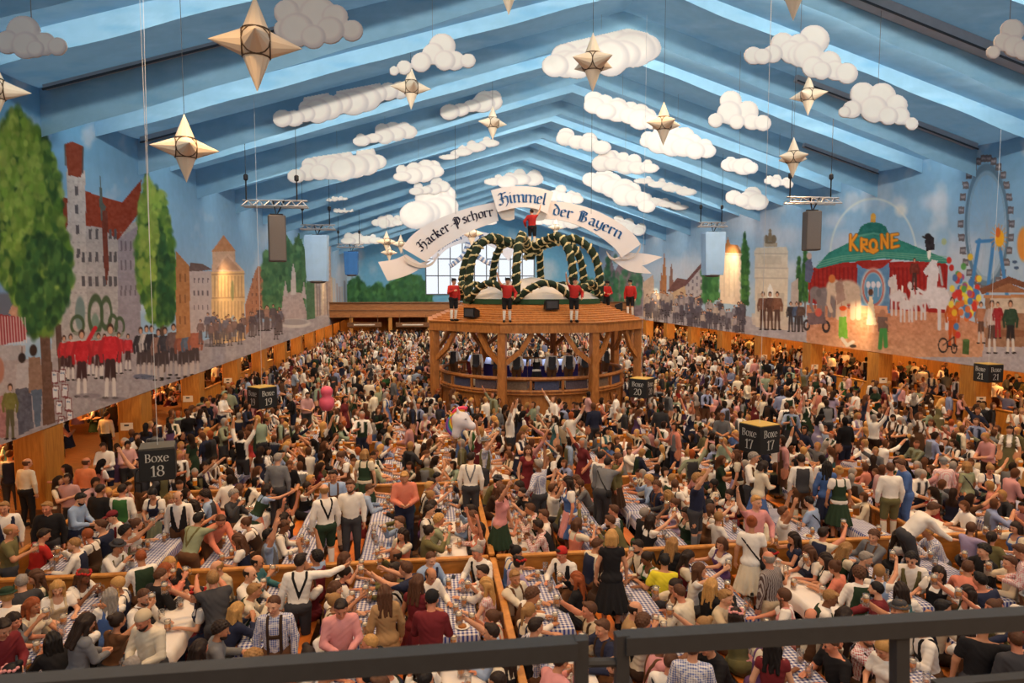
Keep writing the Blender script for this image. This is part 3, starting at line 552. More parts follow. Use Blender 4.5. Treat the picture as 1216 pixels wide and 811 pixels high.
# ferris wheel, balloons, hut
for k in range(26):
    a = 2*math.pi*k/26; p.line([(1172, 268), (1172+26*math.cos(a), 268+72*math.sin(a))], .5, (150, 166, 182), .45)
p.ell(1172, 268, 26, 73, (92, 120, 142), .95, .4, ring=.09); p.ell(1172, 268, 22, 64, (128, 152, 172), .6, .4, ring=.05)
for k in range(30):
    a = 2*math.pi*k/30; x = 1171+30*math.cos(a); y = 266+78*math.sin(a); p.rect(x-3.6, y-4.6, x+3.6, y+4.2, (104, 100, 106)); p.rect(x-2.6, y-1.6, x+2.6, y+1, (146, 142, 148))
for a, b in (((1163, 285), (1152, 352)), ((1186, 285), (1196, 352)), ((1180, 285), (1172, 352)), ((1160, 287), (1188, 285))): p.line([a, b], 4.2, (72, 130, 186))
for k in range(16):
    a = 2*math.pi*k/16; p.line([(1186, 282), (1186+10*math.cos(a), 282+16*math.sin(a))], .9, (220, 140, 50), .8)
p.ell(1187, 283, 5.5, 10, (232, 168, 44)); p.ell(1185, 276, 3, 6, (214, 106, 46)); p.ell(1216, 290, 8, 20, (214, 140, 66)); p.ell(1207, 318, 3, 2, (70, 90, 120)); p.ell(1205, 311, 3, 2, (70, 90, 120))
for k in range(60):
    x = NR.normal(1148, 9); y = NR.normal(352, 17); p.ell(x, y, 3.2, 4.2, [(196, 60, 52), (214, 176, 52), (70, 120, 180), (84, 150, 80), (206, 110, 60), (150, 80, 130), (220, 200, 70)][NR.randint(7)], .95, .3)
p.ell(1127, 309, 3, 4, (190, 60, 52)); p.ell(1130, 318, 3, 4, (180, 52, 50)); p.ell(1134, 330, 3, 4.4, (80, 110, 160))
p.rect(1170, 350, 1240, 412, (148, 112, 90), 1, 20); p.rect(1176, 352, 1240, 372, (196, 182, 166), .9, 20); p.poly([(1163, 343), (1198, 328), (1240, 344), (1240, 350), (1198, 336), (1166, 350)], (120, 78, 58)); p.poly([(1172, 347), (1198, 336), (1226, 348)], (150, 104, 76)); p.rect(1168, 350, 1240, 354, (176, 128, 92)); p.rect(1176, 392, 1240, 400, (132, 92, 70))
p.person(1165, 358, 408, (170, 116, 88), (96, 70, 60), (190, 176, 168)); p.person(1178, 356, 420, (186, 168, 162), (86, 66, 62), (200, 190, 184)); p.person(1185, 358, 402, (150, 46, 52), (150, 44, 50)); p.person(1200, 356, 420, (52, 74, 58), (48, 42, 44), (206, 198, 192))
p.poly([(1143, 404), (1151, 404), (1151, 421), (1143, 420)], (72, 96, 56)); p.ell(1147, 404, 4, 1.6, (92, 116, 70))
right_me = np_mesh('mural', V, Q, True, (MATS['mural_cloth'] if 'mural_cloth' in MATS else bpy.data.materials['mural_cloth'],), col=albedo(p.c))
tag(link('mural', right_me), 'painted circus tent and ferris wheel scene along the right wall', 'mural')

# ---- cloth ceiling and its drops
CLOUDS = [(38, 46, 78, 46, 0), (375, 28, 112, 56, -.1), (405, 120, 168, 36, -.24), (515, 62, 106, 44, -.2), (457, 160, 78, 22, -.15), (400, 196, 124, 34, -.16), (560, 124, 76, 26, -.2), (712, 62, 140, 52, -.16), (740, 131, 96, 32, .2),
  (805, 170, 96, 34, .15), (957, 62, 138, 66, .3), (1045, 126, 96, 54, .3), (880, 132, 76, 48, .1), (1197, 50, 54, 52, .2), (693, 168, 66, 22, .2), (557, 176, 70, 14, -.3), (743, 194, 82, 26, .1), (497, 204, 62, 24, -.1), (512, 246, 66, 50, -.2),
  (510, 222, 50, 18, -.1), (735, 224, 92, 32, .4), (790, 220, 72, 12, .25), (785, 240, 64, 14, .2), (879, 195, 44, 26, .1), (886, 234, 50, 28, .2), (925, 215, 36, 14, .1), (610, 212, 70, 20, -.05), (430, 283, 52, 18, 0), (672, 232, 44, 20, .2), (400, 236, 26, 6, -.1), (408, 250, 24, 6, 0), (460, 262, 40, 16, 0), (560, 262, 60, 16, 0), (660, 262, 60, 18, .1), (745, 268, 44, 18, .2)]
def zdrop(x, k2):
    t = (x-XL)/(XM-XL) if x < XM else (XR-x)/(XR-XM)
    return zceil(x) - ((1.30-.55*t) if k2 % 2 == 0 else (.62-.2*t))
DROPS = [TRUSS[0]+3.125*k for k in range(24)]
def paint_clouds(p, surf): pass
BLUE = np.array((122, 164, 192))
cloth = painted('ceiling_cloth', .8, .27, (.22, 1.1, .3), .05)
dropm = painted('drop_cloth', .8, .04, (.12, .5, 1.4), .05)
def blue_ground(p, s):
    p.c[:] = BLUE; i = np.arange(len(p.x)); n = fbm(p.x/60, p.y/9, s); p.put(i, np.clip((n-.5)*1.6, 0, .35), (150, 190, 216)); n = fbm(p.x/45, p.y/11, s+9); p.put(i, np.clip((n-.55)*1.8, 0, .4), (86, 142, 184))
ys = [3.0]
while ys[-1] < YF: ys.append(ys[-1] + (.5 if ys[-1] < 12 else max(.035, .0012*(ys[-1]/12)**1.0*ys[-1]*.5 + .012*(ys[-1]/10)**1.6)))
ys[-1] = YF; ys = np.array(ys)
for side, x0, x1, nx in ((0, XL, XM, 420), (1, XM, XR, 380)):
    xs = np.linspace(x0, x1, nx); zs = np.array([zceil(min(max(x, x0+1e-4), x1)) for x in xs]) if side == 0 else np.array([ZR+(XR-x)*(ZM-ZR)/(XR-XM) for x in xs])
    V = np.stack((np.repeat(xs[:, None], len(ys), 1), np.repeat(ys[None], nx, 0), np.repeat(zs[:, None], len(ys), 1)), -1)
    ph = np.abs(((ys-DROPS[0]) % 3.125)/3.125*2-1); V[..., 2] -= (.10*(1-ph**2))[None]
    V = V.reshape(-1, 3); n2 = len(ys); i = np.arange((nx-1)*(n2-1)); a = (i//(n2-1))*n2 + i % (n2-1)
    Q = np.stack((a, a+1, a+n2+1, a+n2), -1)
    p = Paint(proj(V)); blue_ground(p, 20+side); paint_clouds(p, -1)
    struct(link('ceiling', np_mesh('ceiling', V, Q, True, (cloth,), col=albedo(p.c))))
for k, y in enumerate(DROPS):
    st = .0026*y; xs = np.concatenate((np.linspace(XL, XM, int((XM-XL)/st)), np.linspace(XM, XR, int((XR-XM)/st))[1:])); nr = max(6, int(1.2/st) if k % 2 == 0 else int(.6/st))
    zt = np.array([zceil(x) for x in xs]); zb = np.array([zdrop(x, k) for x in xs]); u = np.linspace(0, 1, nr)
    V = np.stack((np.repeat(xs[:, None], nr, 1), np.full((len(xs), nr), y), zb[:, None]+(zt-zb)[:, None]*u[None]), -1)
    V[..., 1] += (.05*np.sin(xs*1.7+k))[:, None]*(1-u)[None]
    V = V.reshape(-1, 3); i = np.arange((len(xs)-1)*(nr-1)); a = (i//(nr-1))*nr + i % (nr-1); Q = np.stack((a, a+nr, a+nr+1, a+1), -1)
    p = Paint(proj(V)); blue_ground(p, 50+k); p.c *= 1.04; paint_clouds(p, k)
    struct(link(f'trim_{k+1}', np_mesh('cloth_drop', V, Q, True, (dropm,), col=albedo(p.c))))

# ---- white cloud cut-outs hung before the drops
SHAPES = {0: [(27, 38, 20), (8, 50, 14), (52, 52, 14), (68, 55, 11), (30, 54, 16), (42, 58, 10)], 1: [(340, 14, 15), (358, 8, 17), (378, 18, 22), (398, 20, 15), (418, 36, 13), (392, 36, 16), (352, 36, 20), (372, 44, 14), (336, 34, 11)],
  3: [(525, 55, 16), (514, 64, 13), (540, 72, 12), (556, 72, 9), (500, 74, 12), (480, 80, 9), (468, 84, 6), (528, 72, 12)], 10: [(895, 66, 11), (906, 67, 10), (918, 64, 11), (940, 62, 14), (950, 66, 14), (966, 80, 13), (992, 84, 12), (930, 52, 14), (948, 52, 12), (967, 47, 18), (960, 66, 17), (985, 74, 14), (1006, 87, 13), (976, 84, 11)],
  11: [(1025, 112, 15), (1048, 114, 16), (1065, 125, 13), (1038, 130, 16), (1012, 130, 11), (1003, 133, 7), (1070, 138, 11), (1083, 147, 8), (1055, 138, 11)], 12: [(868, 120, 13), (866, 134, 14), (888, 132, 13), (906, 146, 10), (850, 143, 9), (893, 145, 10), (875, 145, 9)], 13: [(1203, 36, 14), (1192, 50, 11), (1180, 62, 8), (1205, 55, 13), (1216, 60, 12)]}
CUT = {2: lambda x, y: y > 122-(x-325)*.19, 6 - 1: lambda x, y: y > 190-(x-342)*.14, 7: lambda x, y: y > 33+abs(x-746)*.235}
CLAB = {0: 'white cloud panel with one round head at the upper left corner', 1: 'tall white cloud panel behind the biggest star', 2: 'long flat-topped white cloud panel below the second truss', 3: 'peaked white cloud panel left of the ridge near the top', 4: 'narrow white cloud panel below the long flat-topped one', 5: 'long white cloud panel above the left loudspeaker', 6: 'small slanted cloud panel before the small star by the ridge',
  7: 'broad brightly lit cloud panel under the ridge', 8: 'lumpy cloud panel behind the star right of the ridge', 9: 'cloud panel with star hanging before it right of the ridge', 10: 'big tall cloud panel on the right under the long beam', 11: 'square-headed cloud panel at the right beside the second beam', 12: 'round-headed cloud panel between ridge and right beam', 13: 'cloud panel cut by the right picture edge', 18: 'small peaked cloud panel left of the right truss', 19: 'small knobbly cloud panel above the right covered loudspeaker'}
cloudm = painted('cloud_paint', .85, .0, None, .02, .03)
def make_cloud(i):
    cx, cy, w, h, t = CLOUDS[i]; rr = random.Random(40+i)
    if i in SHAPES: pf = [(x, y, r*1.03, r) for x, y, r in SHAPES[i]]
    else:
        pf = []; n = max(4, int(w/15))
        for k in range(n):
            u = -.5+(k+.5)/n; env = math.sqrt(max(.1, 1-(2*u)**2)); r = min(h*.42, h*(.20+.18*env)*rr.uniform(.75, 1.3)); pf.append((cx+u*(w-h*.4), cy+u*w*t+h*rr.uniform(.06, .2), max(r*rr.uniform(1, 1.35), w/n*.72), r))
            if env > .55 and rr.random() < .8: r2 = r*rr.uniform(.8, 1.1); pf.append((cx+u*w*.8+rr.uniform(-4, 4), cy+u*w*t-h*rr.uniform(.05, .3)*env, r2*1.1, r2))
    x0, x1 = min(q[0]-q[2] for q in pf), max(q[0]+q[2] for q in pf); y0, y1 = min(q[1]-q[3] for q in pf), max(q[1]+q[3] for q in pf); best = None
    tops = [(q[0], q[1]-q[3]) for q in pf] + [(q[0]-q[2], q[1]) for q in pf] + [(q[0]+q[2], q[1]) for q in pf] + [(q[0], q[1]) for q in pf]
    if i in CUT: tops = [q for q in tops if CUT[i](*q)]
    for k, yd in enumerate(DROPS):
        if k % 2: continue
        Y = yd-.3-.07*(i % 5); ok = Y > 12
        for q in tops:
            P_ = onY(*q, Y)
            if P_.z > zceil(min(max(P_.x, XL), XR))-.02: ok = False
            for j in range(k):
                if ok and onY(*q, DROPS[j]).z > zdrop(onY(*q, DROPS[j]).x, j)-.02: ok = False
        if ok: best = Y
    if best is None: best = 13.2
    st = .8; gx = np.arange(x0, x1+st, st); gy = np.arange(y0, y1+st, st); PX, PY = np.meshgrid(gx, gy, indexing='ij'); ins = np.zeros(PX.shape, bool)
    for x, y, a, b_ in pf: ins |= ((PX-x)/a)**2+((PY-y)/b_)**2 < 1
    if i in CUT: ins &= np.vectorize(CUT[i])(PX, PY)
    a, b_ = onY(0, 0, best), None; n1, n2 = PX.shape
    dx = (PX-W/2)/F; dy = -(PY-HT/2)/F; D = np.stack((dx, dy, -np.ones_like(dx)), -1) @ CRn.T; V = np.array((0, 0, EYE))+D*(best/D[..., 1])[..., None]
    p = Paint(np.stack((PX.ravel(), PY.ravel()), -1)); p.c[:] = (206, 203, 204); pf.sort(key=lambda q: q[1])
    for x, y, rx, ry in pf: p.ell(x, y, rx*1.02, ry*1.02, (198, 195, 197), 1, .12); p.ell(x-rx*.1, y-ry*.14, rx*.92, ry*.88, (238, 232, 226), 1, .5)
    idx = np.arange(n1*n2).reshape(n1, n2); c = ins[:-1, :-1] & ins[1:, :-1] & ins[1:, 1:] & ins[:-1, 1:]; Q = np.stack((idx[:-1, :-1][c], idx[:-1, 1:][c], idx[1:, 1:][c], idx[1:, :-1][c]), -1)
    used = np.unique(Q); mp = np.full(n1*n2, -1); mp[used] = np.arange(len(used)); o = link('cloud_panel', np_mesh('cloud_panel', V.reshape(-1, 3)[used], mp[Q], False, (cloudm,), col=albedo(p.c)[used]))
    md = o.modifiers.new('thickness', 'SOLIDIFY'); md.thickness = .04; md.offset = -1
    tag(o, CLAB.get(i, 'small white cloud panel among the far roof drops'), 'cloud panel', 'cloud panels' if i in CLAB else 'small far cloud panels')
    q = onY((x0+x1)/2, y0+2, best); b = MB(); b.tube([(q.x, best+.02, q.z-.1), (q.x, best+.02, zceil(min(max(q.x, XL+.1), XR-.1)))], .008, 4); b.build('hanging_wire', mat('panel_wire', (120, 124, 130), .5), o)
for i in range(len(CLOUDS)): make_cloud(i)

# ---- roof beams seen beside the drops, floor, walls, galleries
steel = mat('beam_steel', (176, 182, 190), .6, .15, 3, .1); dark = mat('dark_steel', (70, 74, 80), .5, .2, 5, .2)
def beam(k, xa, xb, w, h, lab):
    y = TRUSS[k]; b = MB()
    b.bar((xa, y-w/2-.06, zceil(xa)-.02-h/2), (xb, y-w/2-.06, zceil(xb)-.02-h/2), w, h); o = b.build('roof_beam', steel); tag(o, lab, 'beam', 'roof beams')
    b = MB(); b.bar((xa, y-w-.09, zceil(xa)-.04-h), (xb, y-w-.09, zceil(xb)-.04-h), .05, .05); b.build('flange', dark, o)
beam(1, XL+.2, -2.2, .16, .12, 'grey roof beam end above the tall left tree of the painting')
beam(2, XL+.2, -8.6, .2, .2, 'short dark beam end above the painted court building')
beam(1, 9.4, XR-.2, .42, .36, 'long grey roof beam at the upper right of the ceiling')
beam(2, 14.6, XR-.2, .24, .24, 'grey roof beam ending above the painted ferris wheel')
beam(3, 18.6, XR-.2, .2, .2, 'thin dark roof beam ending above the painted circus tent')
planks = wood('floor_planks', (92, 62, 38), (134, 92, 56), (1, 8, 1), .6)
b = MB(); b.box((6.2, 43, -.1), (48, 100, .2)); struct(b.build('floor', planks))
wallwood = wood('gallery_wood', (168, 106, 34), (206, 138, 52), (2, 2, .4), .5); pillarwood = wood('pillar_wood', (158, 100, 34), (196, 134, 56), (5, 5, .5), .45)
darkwood = wood('dark_wood', (92, 58, 30), (128, 84, 46), (2, 2, 2), .5)
b = MB(); b.box((XL-6, 43, 2.2), (.2, 100, 5)); struct(b.build('wall_left', wallwood))
b = MB(); b.box((XR+6, 43, 2.4), (.2, 100, 5.4)); struct(b.build('wall_right', wallwood))
b = MB(); b.box((XL-3.1, 43, HBL+.65), (5.6, 100, .2)); struct(b.build('ceiling', wallwood))
b = MB(); b.box((XR+3.1, 43, HBR+.65), (5.6, 100, .2)); struct(b.build('ceiling', wallwood))
def upper(x, z0, z1, s):
    b = MB(); b.box((x+s*.12, 46, (z0+z1)/2), (.1, 90, z1-z0)); return b
struct(upper(XL, HBL, ZL, -1).build('wall_left', mat('backing', (150, 175, 200))))
struct(upper(XR, HBR, ZR, 1).build('wall_right', mat('backing', (150, 175, 200))))
b = MB(); b.box((6.2, -7, 6), (34, .2, 12)); struct(b.build('wall_back', mat('cream_wall', (196, 186, 168))))
ORD = ['first', 'second', 'third', 'fourth', 'fifth', 'sixth', 'seventh', 'eighth', 'ninth', 'tenth', 'eleventh', 'twelfth', 'thirteenth', 'fourteenth', 'fifteenth', 'sixteenth', 'seventeenth', 'eighteenth', 'nineteenth', 'twentieth']
paper = mat('paper', (226, 220, 206), .8, .04)
for s, X, hb, n0, side in ((-1, XL, HBL, 1, 'left'), (1, XR, HBR, 1, 'right')):
    for k in range(n0, 12):
        y = TRUSS[k]-.1
        w = (1.0 if k < 3 else .8) if s < 0 else .9
        b = MB(); b.box((X+s*.42, y, hb/2), (.8, w, hb), 0, .03); o = b.build('wooden_pillar', pillarwood)
        tag(o, f'wooden pillar under the {side} painting, {ORD[k-n0]} counted from the balcony', 'pillar', 'gallery pillars')
        b = MB(); b.box((X+s*.42, y, .12), (.86, w+.06, .24), 0, .02); b.build('plinth', darkwood, o)
        if k in (2, 3, 4) or s > 0 and k < 6:
            b = MB(); b.box((X+s*.42-.1, y-w/2-.012, hb*.52), (.42, .02, .28)); n = b.build('notice', paper, None)
            tag(n, f'white paper notice on the {ORD[k-n0]} wooden pillar of the {side} gallery', 'sign')
            b = MB(); b.box((X+s*.42-.1, y-w/2-.026, hb*.54), (.16, .008, .06)); b.build('printed_line', dark, n)
    # low railing of the raised side boxes
    for k in range(n0 + (2 if s < 0 else 0), 11):
        y = (TRUSS[k]+TRUSS[k+1])/2; b = MB(); b.box((X+s*.9, y, .58), (.1, 4.9, 1.16), 0, .02); o = b.build('gallery_railing', wallwood)
        tag(o, f'wooden front of the {side} side box, {ORD[k-n0]} bay from the balcony', 'railing', 'side box fronts')
        b = MB(); b.box((X+s*.9, y, 1.2), (.18, 5.0, .06), 0, .015); b.build('handrail', pillarwood, o)
# ---- far wall with its window
def far_grid():
    xs = np.linspace(XL-6, XR+6, 330); zs = np.linspace(0, 17, 150)
    V = np.stack((np.repeat(xs[:, None], 150, 1), np.full((330, 150), YF), np.repeat(zs[None], 330, 0)), -1).reshape(-1, 3)
    i = np.arange(329*149); a = (i//149)*150 + i % 149; return V, np.stack((a, a+150, a+151, a+1), -1)
V, Q = far_grid()
WX0, WX1, WZ0, WZ1 = onY(506, 350, YF).x, onY(634, 350, YF).x, 5.6, 12.3
cen = V[Q].mean(1); keep = ~((cen[:, 0] > WX0) & (cen[:, 0] < WX1) & (cen[:, 2] > WZ0) & (cen[:, 2] < WZ1) ); Q = Q[keep]
p = Paint(proj(V)); sky_cols(p, (86, 150, 198), (110, 172, 206), 200, 330)
for x0, x1, yt in ((405, 440, 330), (425, 470, 338), (455, 515, 325), (625, 680, 338), (676, 718, 332), (640, 660, 345)):
    T = [(x0, 364), (x0+3, yt+14), ((x0+x1)/2-6, yt+2), ((x0+x1)/2+4, yt), (x1-3, yt+12), (x1, 364)]; p.poly(T, (62, 104, 70)); p.dabs(T, [(58, 104, 64), (80, 130, 76), (46, 84, 58), (70, 116, 80)], 260, 3, x0)
p.rect(640, 346, 662, 364, (150, 110, 84)); p.poly([(636, 348), (651, 338), (667, 348)], (130, 70, 52))
struct(link('wall_far', np_mesh('wall_far', V, Q, True, (bpy.data.materials['mural_cloth'],), col=albedo(p.c))))
b = MB(); frame = mat('window_bars', (104, 112, 120), .5)
for x in np.linspace(WX0, WX1, 10): b.box((x, YF-.1, (WZ0+WZ1)/2), (.12, .16, WZ1-WZ0))
for z in (WZ0, 8.0, 10.2, WZ1): b.box(((WX0+WX1)/2, YF-.1, z), (WX1-WX0, .18, .13))
o = struct(b.build('window_1', frame))
b = MB(); b.box(((WX0+WX1)/2, YF+.05, (WZ0+WZ1)/2), (WX1-WX0, .02, WZ1-WZ0)); b.build('pane', glassy('window_glass', (.97, .98, 1), .02), o)
# ---- far gallery
beamwood = wood('beam_wood', (138, 86, 42), (178, 116, 62), (.6, 4, 4), .5)
FY = 74.0
xa, xb = XL, onY(720, 370, FY).x
b = MB(); z0 = onY(430, 377, FY).z; z1 = onY(430, 360, FY).z; b.box((6.2, FY, (z0+z1)/2), (XR-XL, .35, z1-z0), 0, .03); o = b.build('far_gallery_front', beamwood); tag(o, 'long wooden balcony front across the far end of the hall', 'balcony')
b = MB(); b.box((6.2, FY-.05, z1+.05), (XR-XL, .6, .12), 0, .02); b.box((6.2, FY-.2, (z0+z1)/2), (XR-XL, .08, .12)); b.build('top_rail', darkwood, o)
b = MB(); b.box((6.2, FY+8, z0+.1), (XR-XL+10, 15.6, .2)); struct(b.build('floor', wallwood))
b = MB(); b.box((6.2, 87, 1.6), (XR-XL+10, .2, 3.2)); struct(b.build('wall_far', wallwood))
for k in range(8):
    b = MB(); b.box((XL+2.2+4.1*k, FY+.1, z0/2), (.4, .4, z0), 0, .02); tag(b.build('wooden_pillar', pillarwood), f'square wooden post under the far balcony, {ORD[k]} from the painted fountain side', 'pillar', 'far balcony posts')
for k, px in enumerate((432, 490)):
    q = onY(px, 386, FY-1); b = MB(); b.box((q.x, FY-.26, q.z), (3.6, .12, .5), 0, .02); b.bar((q.x-1.4, FY-.2, q.z), (q.x-1.4, FY-.2, z0+.3), .06); b.bar((q.x+1.4, FY-.2, q.z), (q.x+1.4, FY-.2, z0+.3), .06); o = b.build('hanging_board', darkwood); tag(o, ('dark wooden sign board under the far balcony near its corner', 'dark wooden sign board under the far balcony nearer the bandstand')[k], 'sign')
    b = MB(); b.box((q.x, FY-.33, q.z), (2.2, .02, .12)); b.build('lettering', paper, o)
# ------------------------------------------------------------------ bandstand
bw = wood('bandstand_wood', (150, 92, 40), (192, 126, 64), (3, 3, 1), .5); bwd = wood('bandstand_rail', (116, 68, 30), (160, 100, 48), (4, 4, 2), .5)
BX, BY, BR = 5.0, 32.8, 5.1
ZT = 4.82; SF = 1.75                         # roof edge, stage floor
ang = [math.radians(-112.5+45*k) for k in range(8)]
OCT = [(BX+BR*math.cos(a), BY+BR*math.sin(a)) for a in ang]
stand = empty('bandstand', (BX, BY, 0)); tag(stand, 'octagonal wooden bandstand with roof on braced posts in the middle of the hall', 'bandstand')
def oct_ring(r, z): return [(BX+r*math.cos(a), BY+r*math.sin(a), z) for a in ang]
def child(mb, name, m, par, smooth=False):
    o = mb.build(name, m, None, smooth); o.parent = par; o.matrix_parent_inverse = Matrix.Translation(-Vector(par.location)); return o
b = MB(); ro, ri = oct_ring(BR+.25, ZT-.42), oct_ring(BR-.15, ZT-.42); rt, rit = oct_ring(BR+.25, ZT), oct_ring(BR-.15, ZT)
for k in range(8):
    q = (k+1) % 8; b.add([ro[k], ro[q], rt[q], rt[k]], [(0, 1, 2, 3)]); b.add([ri[k], ri[q], rit[q], rit[k]], [(3, 2, 1, 0)]); b.add([ro[k], ro[q], ri[q], ri[k]], [(3, 2, 1, 0)]); b.add([rt[k], rt[q], rit[q], rit[k]], [(0, 1, 2, 3)])
child(b, 'roof_beam', bw, stand)
b = MB()                                     # stepped roof boards
steps = 9
for s in range(steps):
    r0, r1 = BR+.3-s*.22, BR+.3-(s+1)*.22; z = ZT+.02+s*.085
    A, B_ = oct_ring(r0, z), oct_ring(r1, z+.03); C_ = oct_ring(r0, z-.055)
    for k in range(8):
        q = (k+1) % 8; b.add([A[k], A[q], B_[q], B_[k]], [(0, 1, 2, 3)]); b.add([C_[k], C_[q], A[q], A[k]], [(0, 1, 2, 3)])
zt = ZT+.02+steps*.085; top = oct_ring(BR+.3-steps*.22, zt-.05)
b.add(top, [tuple(range(8))]); child(b, 'stepped_roof', bw, stand)
b = MB(); A = oct_ring(BR-.2, ZT-.3); b.add(A, [tuple(range(7, -1, -1))]); child(b, 'ceiling_boards', bwd, stand)
RT = BR+.3-steps*.22
green = mat('green_skirt', (44, 76, 48), .8); canvas = mat('white_canvas', (206, 198, 190), .8, .06, 3, 0, .1)
b = MB(); b.lathe([(RT-.1, zt-.05), (RT-.1, zt+.18), (RT-.18, zt+.18)], 32, (BX, BY, 0), False); child(b, 'green_border', green, stand)
b = MB(); b.lathe([(RT-.12, zt+.17), (RT-.5, zt+.42), (1.6, zt+.85), (.5, zt+1.12), (.06, zt+1.2)], 16, (BX, BY, 0)); child(b, 'canvas_top', canvas, stand)
for k in range(8):
    x, y = OCT[k]; b = MB(); b.box((x, y, (ZT-.4)/2), (.34, .34, ZT-.4), ang[k], .03); child(b, 'post', bw, stand)
    for s in (1, -1):
        x2, y2 = OCT[(k+s) % 8]; d = Vector((x2-x, y2-y, 0)).normalized(); b = MB()
        p0 = Vector((x, y, ZT-1.7))+d*.12; p1 = Vector((x, y, ZT-.45))+d*1.25; m_ = (p0+p1)/2+Vector((0, 0, -.10))+d*.10
        b.bar(p0, m_, .16, .2); b.bar(m_, p1, .16, .2); child(b, 'brace', bw, stand)
# stage drum and curved railing
SR = 4.35
b = MB(); b.lathe([(SR, 0), (SR, SF-.05), (SR+.12, SF-.02), (SR+.12, SF+.04), (0.01, SF+.04)], 48, (BX, BY, 0), False); child(b, 'stage', bw, stand)
for k in range(48):
    if k % 3 == 0:
        b = MB(); a = 2*math.pi*k/48; c, s = math.cos(a), math.sin(a); b.bar((BX+(SR+.03)*c, BY+(SR+.03)*s, .1), (BX+(SR+.03)*math.cos(a+.13), BY+(SR+.03)*math.sin(a+.13), SF-.15), .1, .06); b.bar((BX+(SR+.03)*math.cos(a+.13), BY+(SR+.03)*math.sin(a+.13), .1), (BX+(SR+.03)*c, BY+(SR+.03)*s, SF-.15), .1, .06); child(b, 'cross_brace', bwd, stand)
for nm, z, r, hh in (('handrail', SF+.66, .09, .09), ('lower_rail', SF+.12, .07, .08)):
    b = MB(); b.tube([(BX+(SR+.05)*math.cos(2*math.pi*k/48), BY+(SR+.05)*math.sin(2*math.pi*k/48), z) for k in range(49)], r, 6); child(b, nm, bw, stand)
for k in range(20):
    a = 2*math.pi*(k+.5)/20; b = MB(); x, y = BX+(SR+.05)*math.cos(a), BY+(SR+.05)*math.sin(a); b.box((x, y, SF+.34), (.11, .11, .72), a, .015); child(b, 'baluster', bw, stand)
    if math.sin(a) < .2:
        a2 = a+2*math.pi/40; b = MB(); x, y = BX+(SR-.03)*math.cos(a2), BY+(SR-.03)*math.sin(a2); b.box((x, y, SF+.38), (.03, 1.05, .40), a2); child(b, 'picture_panel', mat('panel_picture_%d' % (k % 3), [(96, 84, 92), (120, 100, 84), (70, 76, 104)][k % 3], .5, .6, 14), stand)
# wedge floodlights along the roof edge
for (px, py, lab) in ((557, 374, 'black wedge floodlight on the bandstand roof beside the second red figure'), (656, 374, 'black wedge floodlight at the middle of the bandstand roof edge'), (739, 371, 'black wedge floodlight near the right roof corner of the bandstand'), (751, 366, 'black wedge floodlight at the far right roof edge of the bandstand')):
    q = onZ(px, py, ZT+.3); b = MB(); d = Vector((BX-q.x, BY-q.y, 0)).normalized(); q = Vector((q.x, q.y, 0))
    rr = math.hypot(q.x-BX, q.y-BY); rr = min(rr, BR-.25); q = Vector((BX, BY, 0))-d*rr; zb = ZT+.02+max(0, (BR+.3-rr)//.22)*.085
    w = Vector((-d.y, d.x, 0)); pts = [q-w*.3, q-w*.3+d*.36, q-w*.3+d*.36+Vector((0, 0, .3)), q-w*.3-d*.0+Vector((0, 0, .42))]
    b.prism([p_+Vector((0, 0, zb)) for p_ in pts], w*.6); o = b.build('floodlight', mat('black_metal', (26, 26, 28), .45, .2)); tag(o, lab, 'floodlight')
    b = MB(); b.prism([p_+Vector((0, 0, zb))-d*.012 for p_ in (q-w*.24+Vector((0, 0, .06)), q+w*.24+Vector((0, 0, .06)), q+w*.24+Vector((0, 0, .36)), q-w*.24+Vector((0, 0, .36)))], -d*.01); b.build('lens', mat('lens_grey', (70, 72, 78), .2), o)
# garland crown on the roof
fir = mat('fir_green', (34, 48, 34), .9, .5, 30, 0, .6); gold = mat('gold_ribbon', (206, 188, 140), .6, .1)
crown = empty('crown_garland', (BX-.1, BY, zt)); tag(crown, 'large crown of twisted fir garlands with cream ribbon above the bandstand', 'crown')
def garland(pts, r, par, name='garland'):
    pts = [Vector(p) for p in pts]; dense = []
    for a, c in zip(pts[:-1], pts[1:]):
        n = max(1, int((c-a).length/.09))
        for k in range(n): dense.append(a+(c-a)*k/n)
    dense.append(pts[-1]); rr = random.Random(len(dense)); g = MB(); g.tube(dense, [r*rr.uniform(.86, 1.12) for _ in dense], 9)
    o = child(g, name, fir, par, True)
    L = 0; rib = []; u = None
    g = MB()
    for i, p_ in enumerate(dense):
        d = (dense[min(i+1, len(dense)-1)]-dense[max(i-1, 0)]).normalized()
        if u is None: u = d.orthogonal().normalized()
        u = (u-d*u.dot(d)).normalized(); w = d.cross(u); t = L*2*math.pi/.46; rib.append(p_+(u*math.cos(t)+w*math.sin(t))*r*1.02)
        if i < len(dense)-1: L += (dense[i+1]-p_).length
    g.tube(rib, r*.33, 5); rb = g.build('ribbon', gold, o, True)
    return o
CX, CY, CZ, CRD = BX-.1, BY, zt+.05, 3.3
ctop = onY(637, 284, CY).z
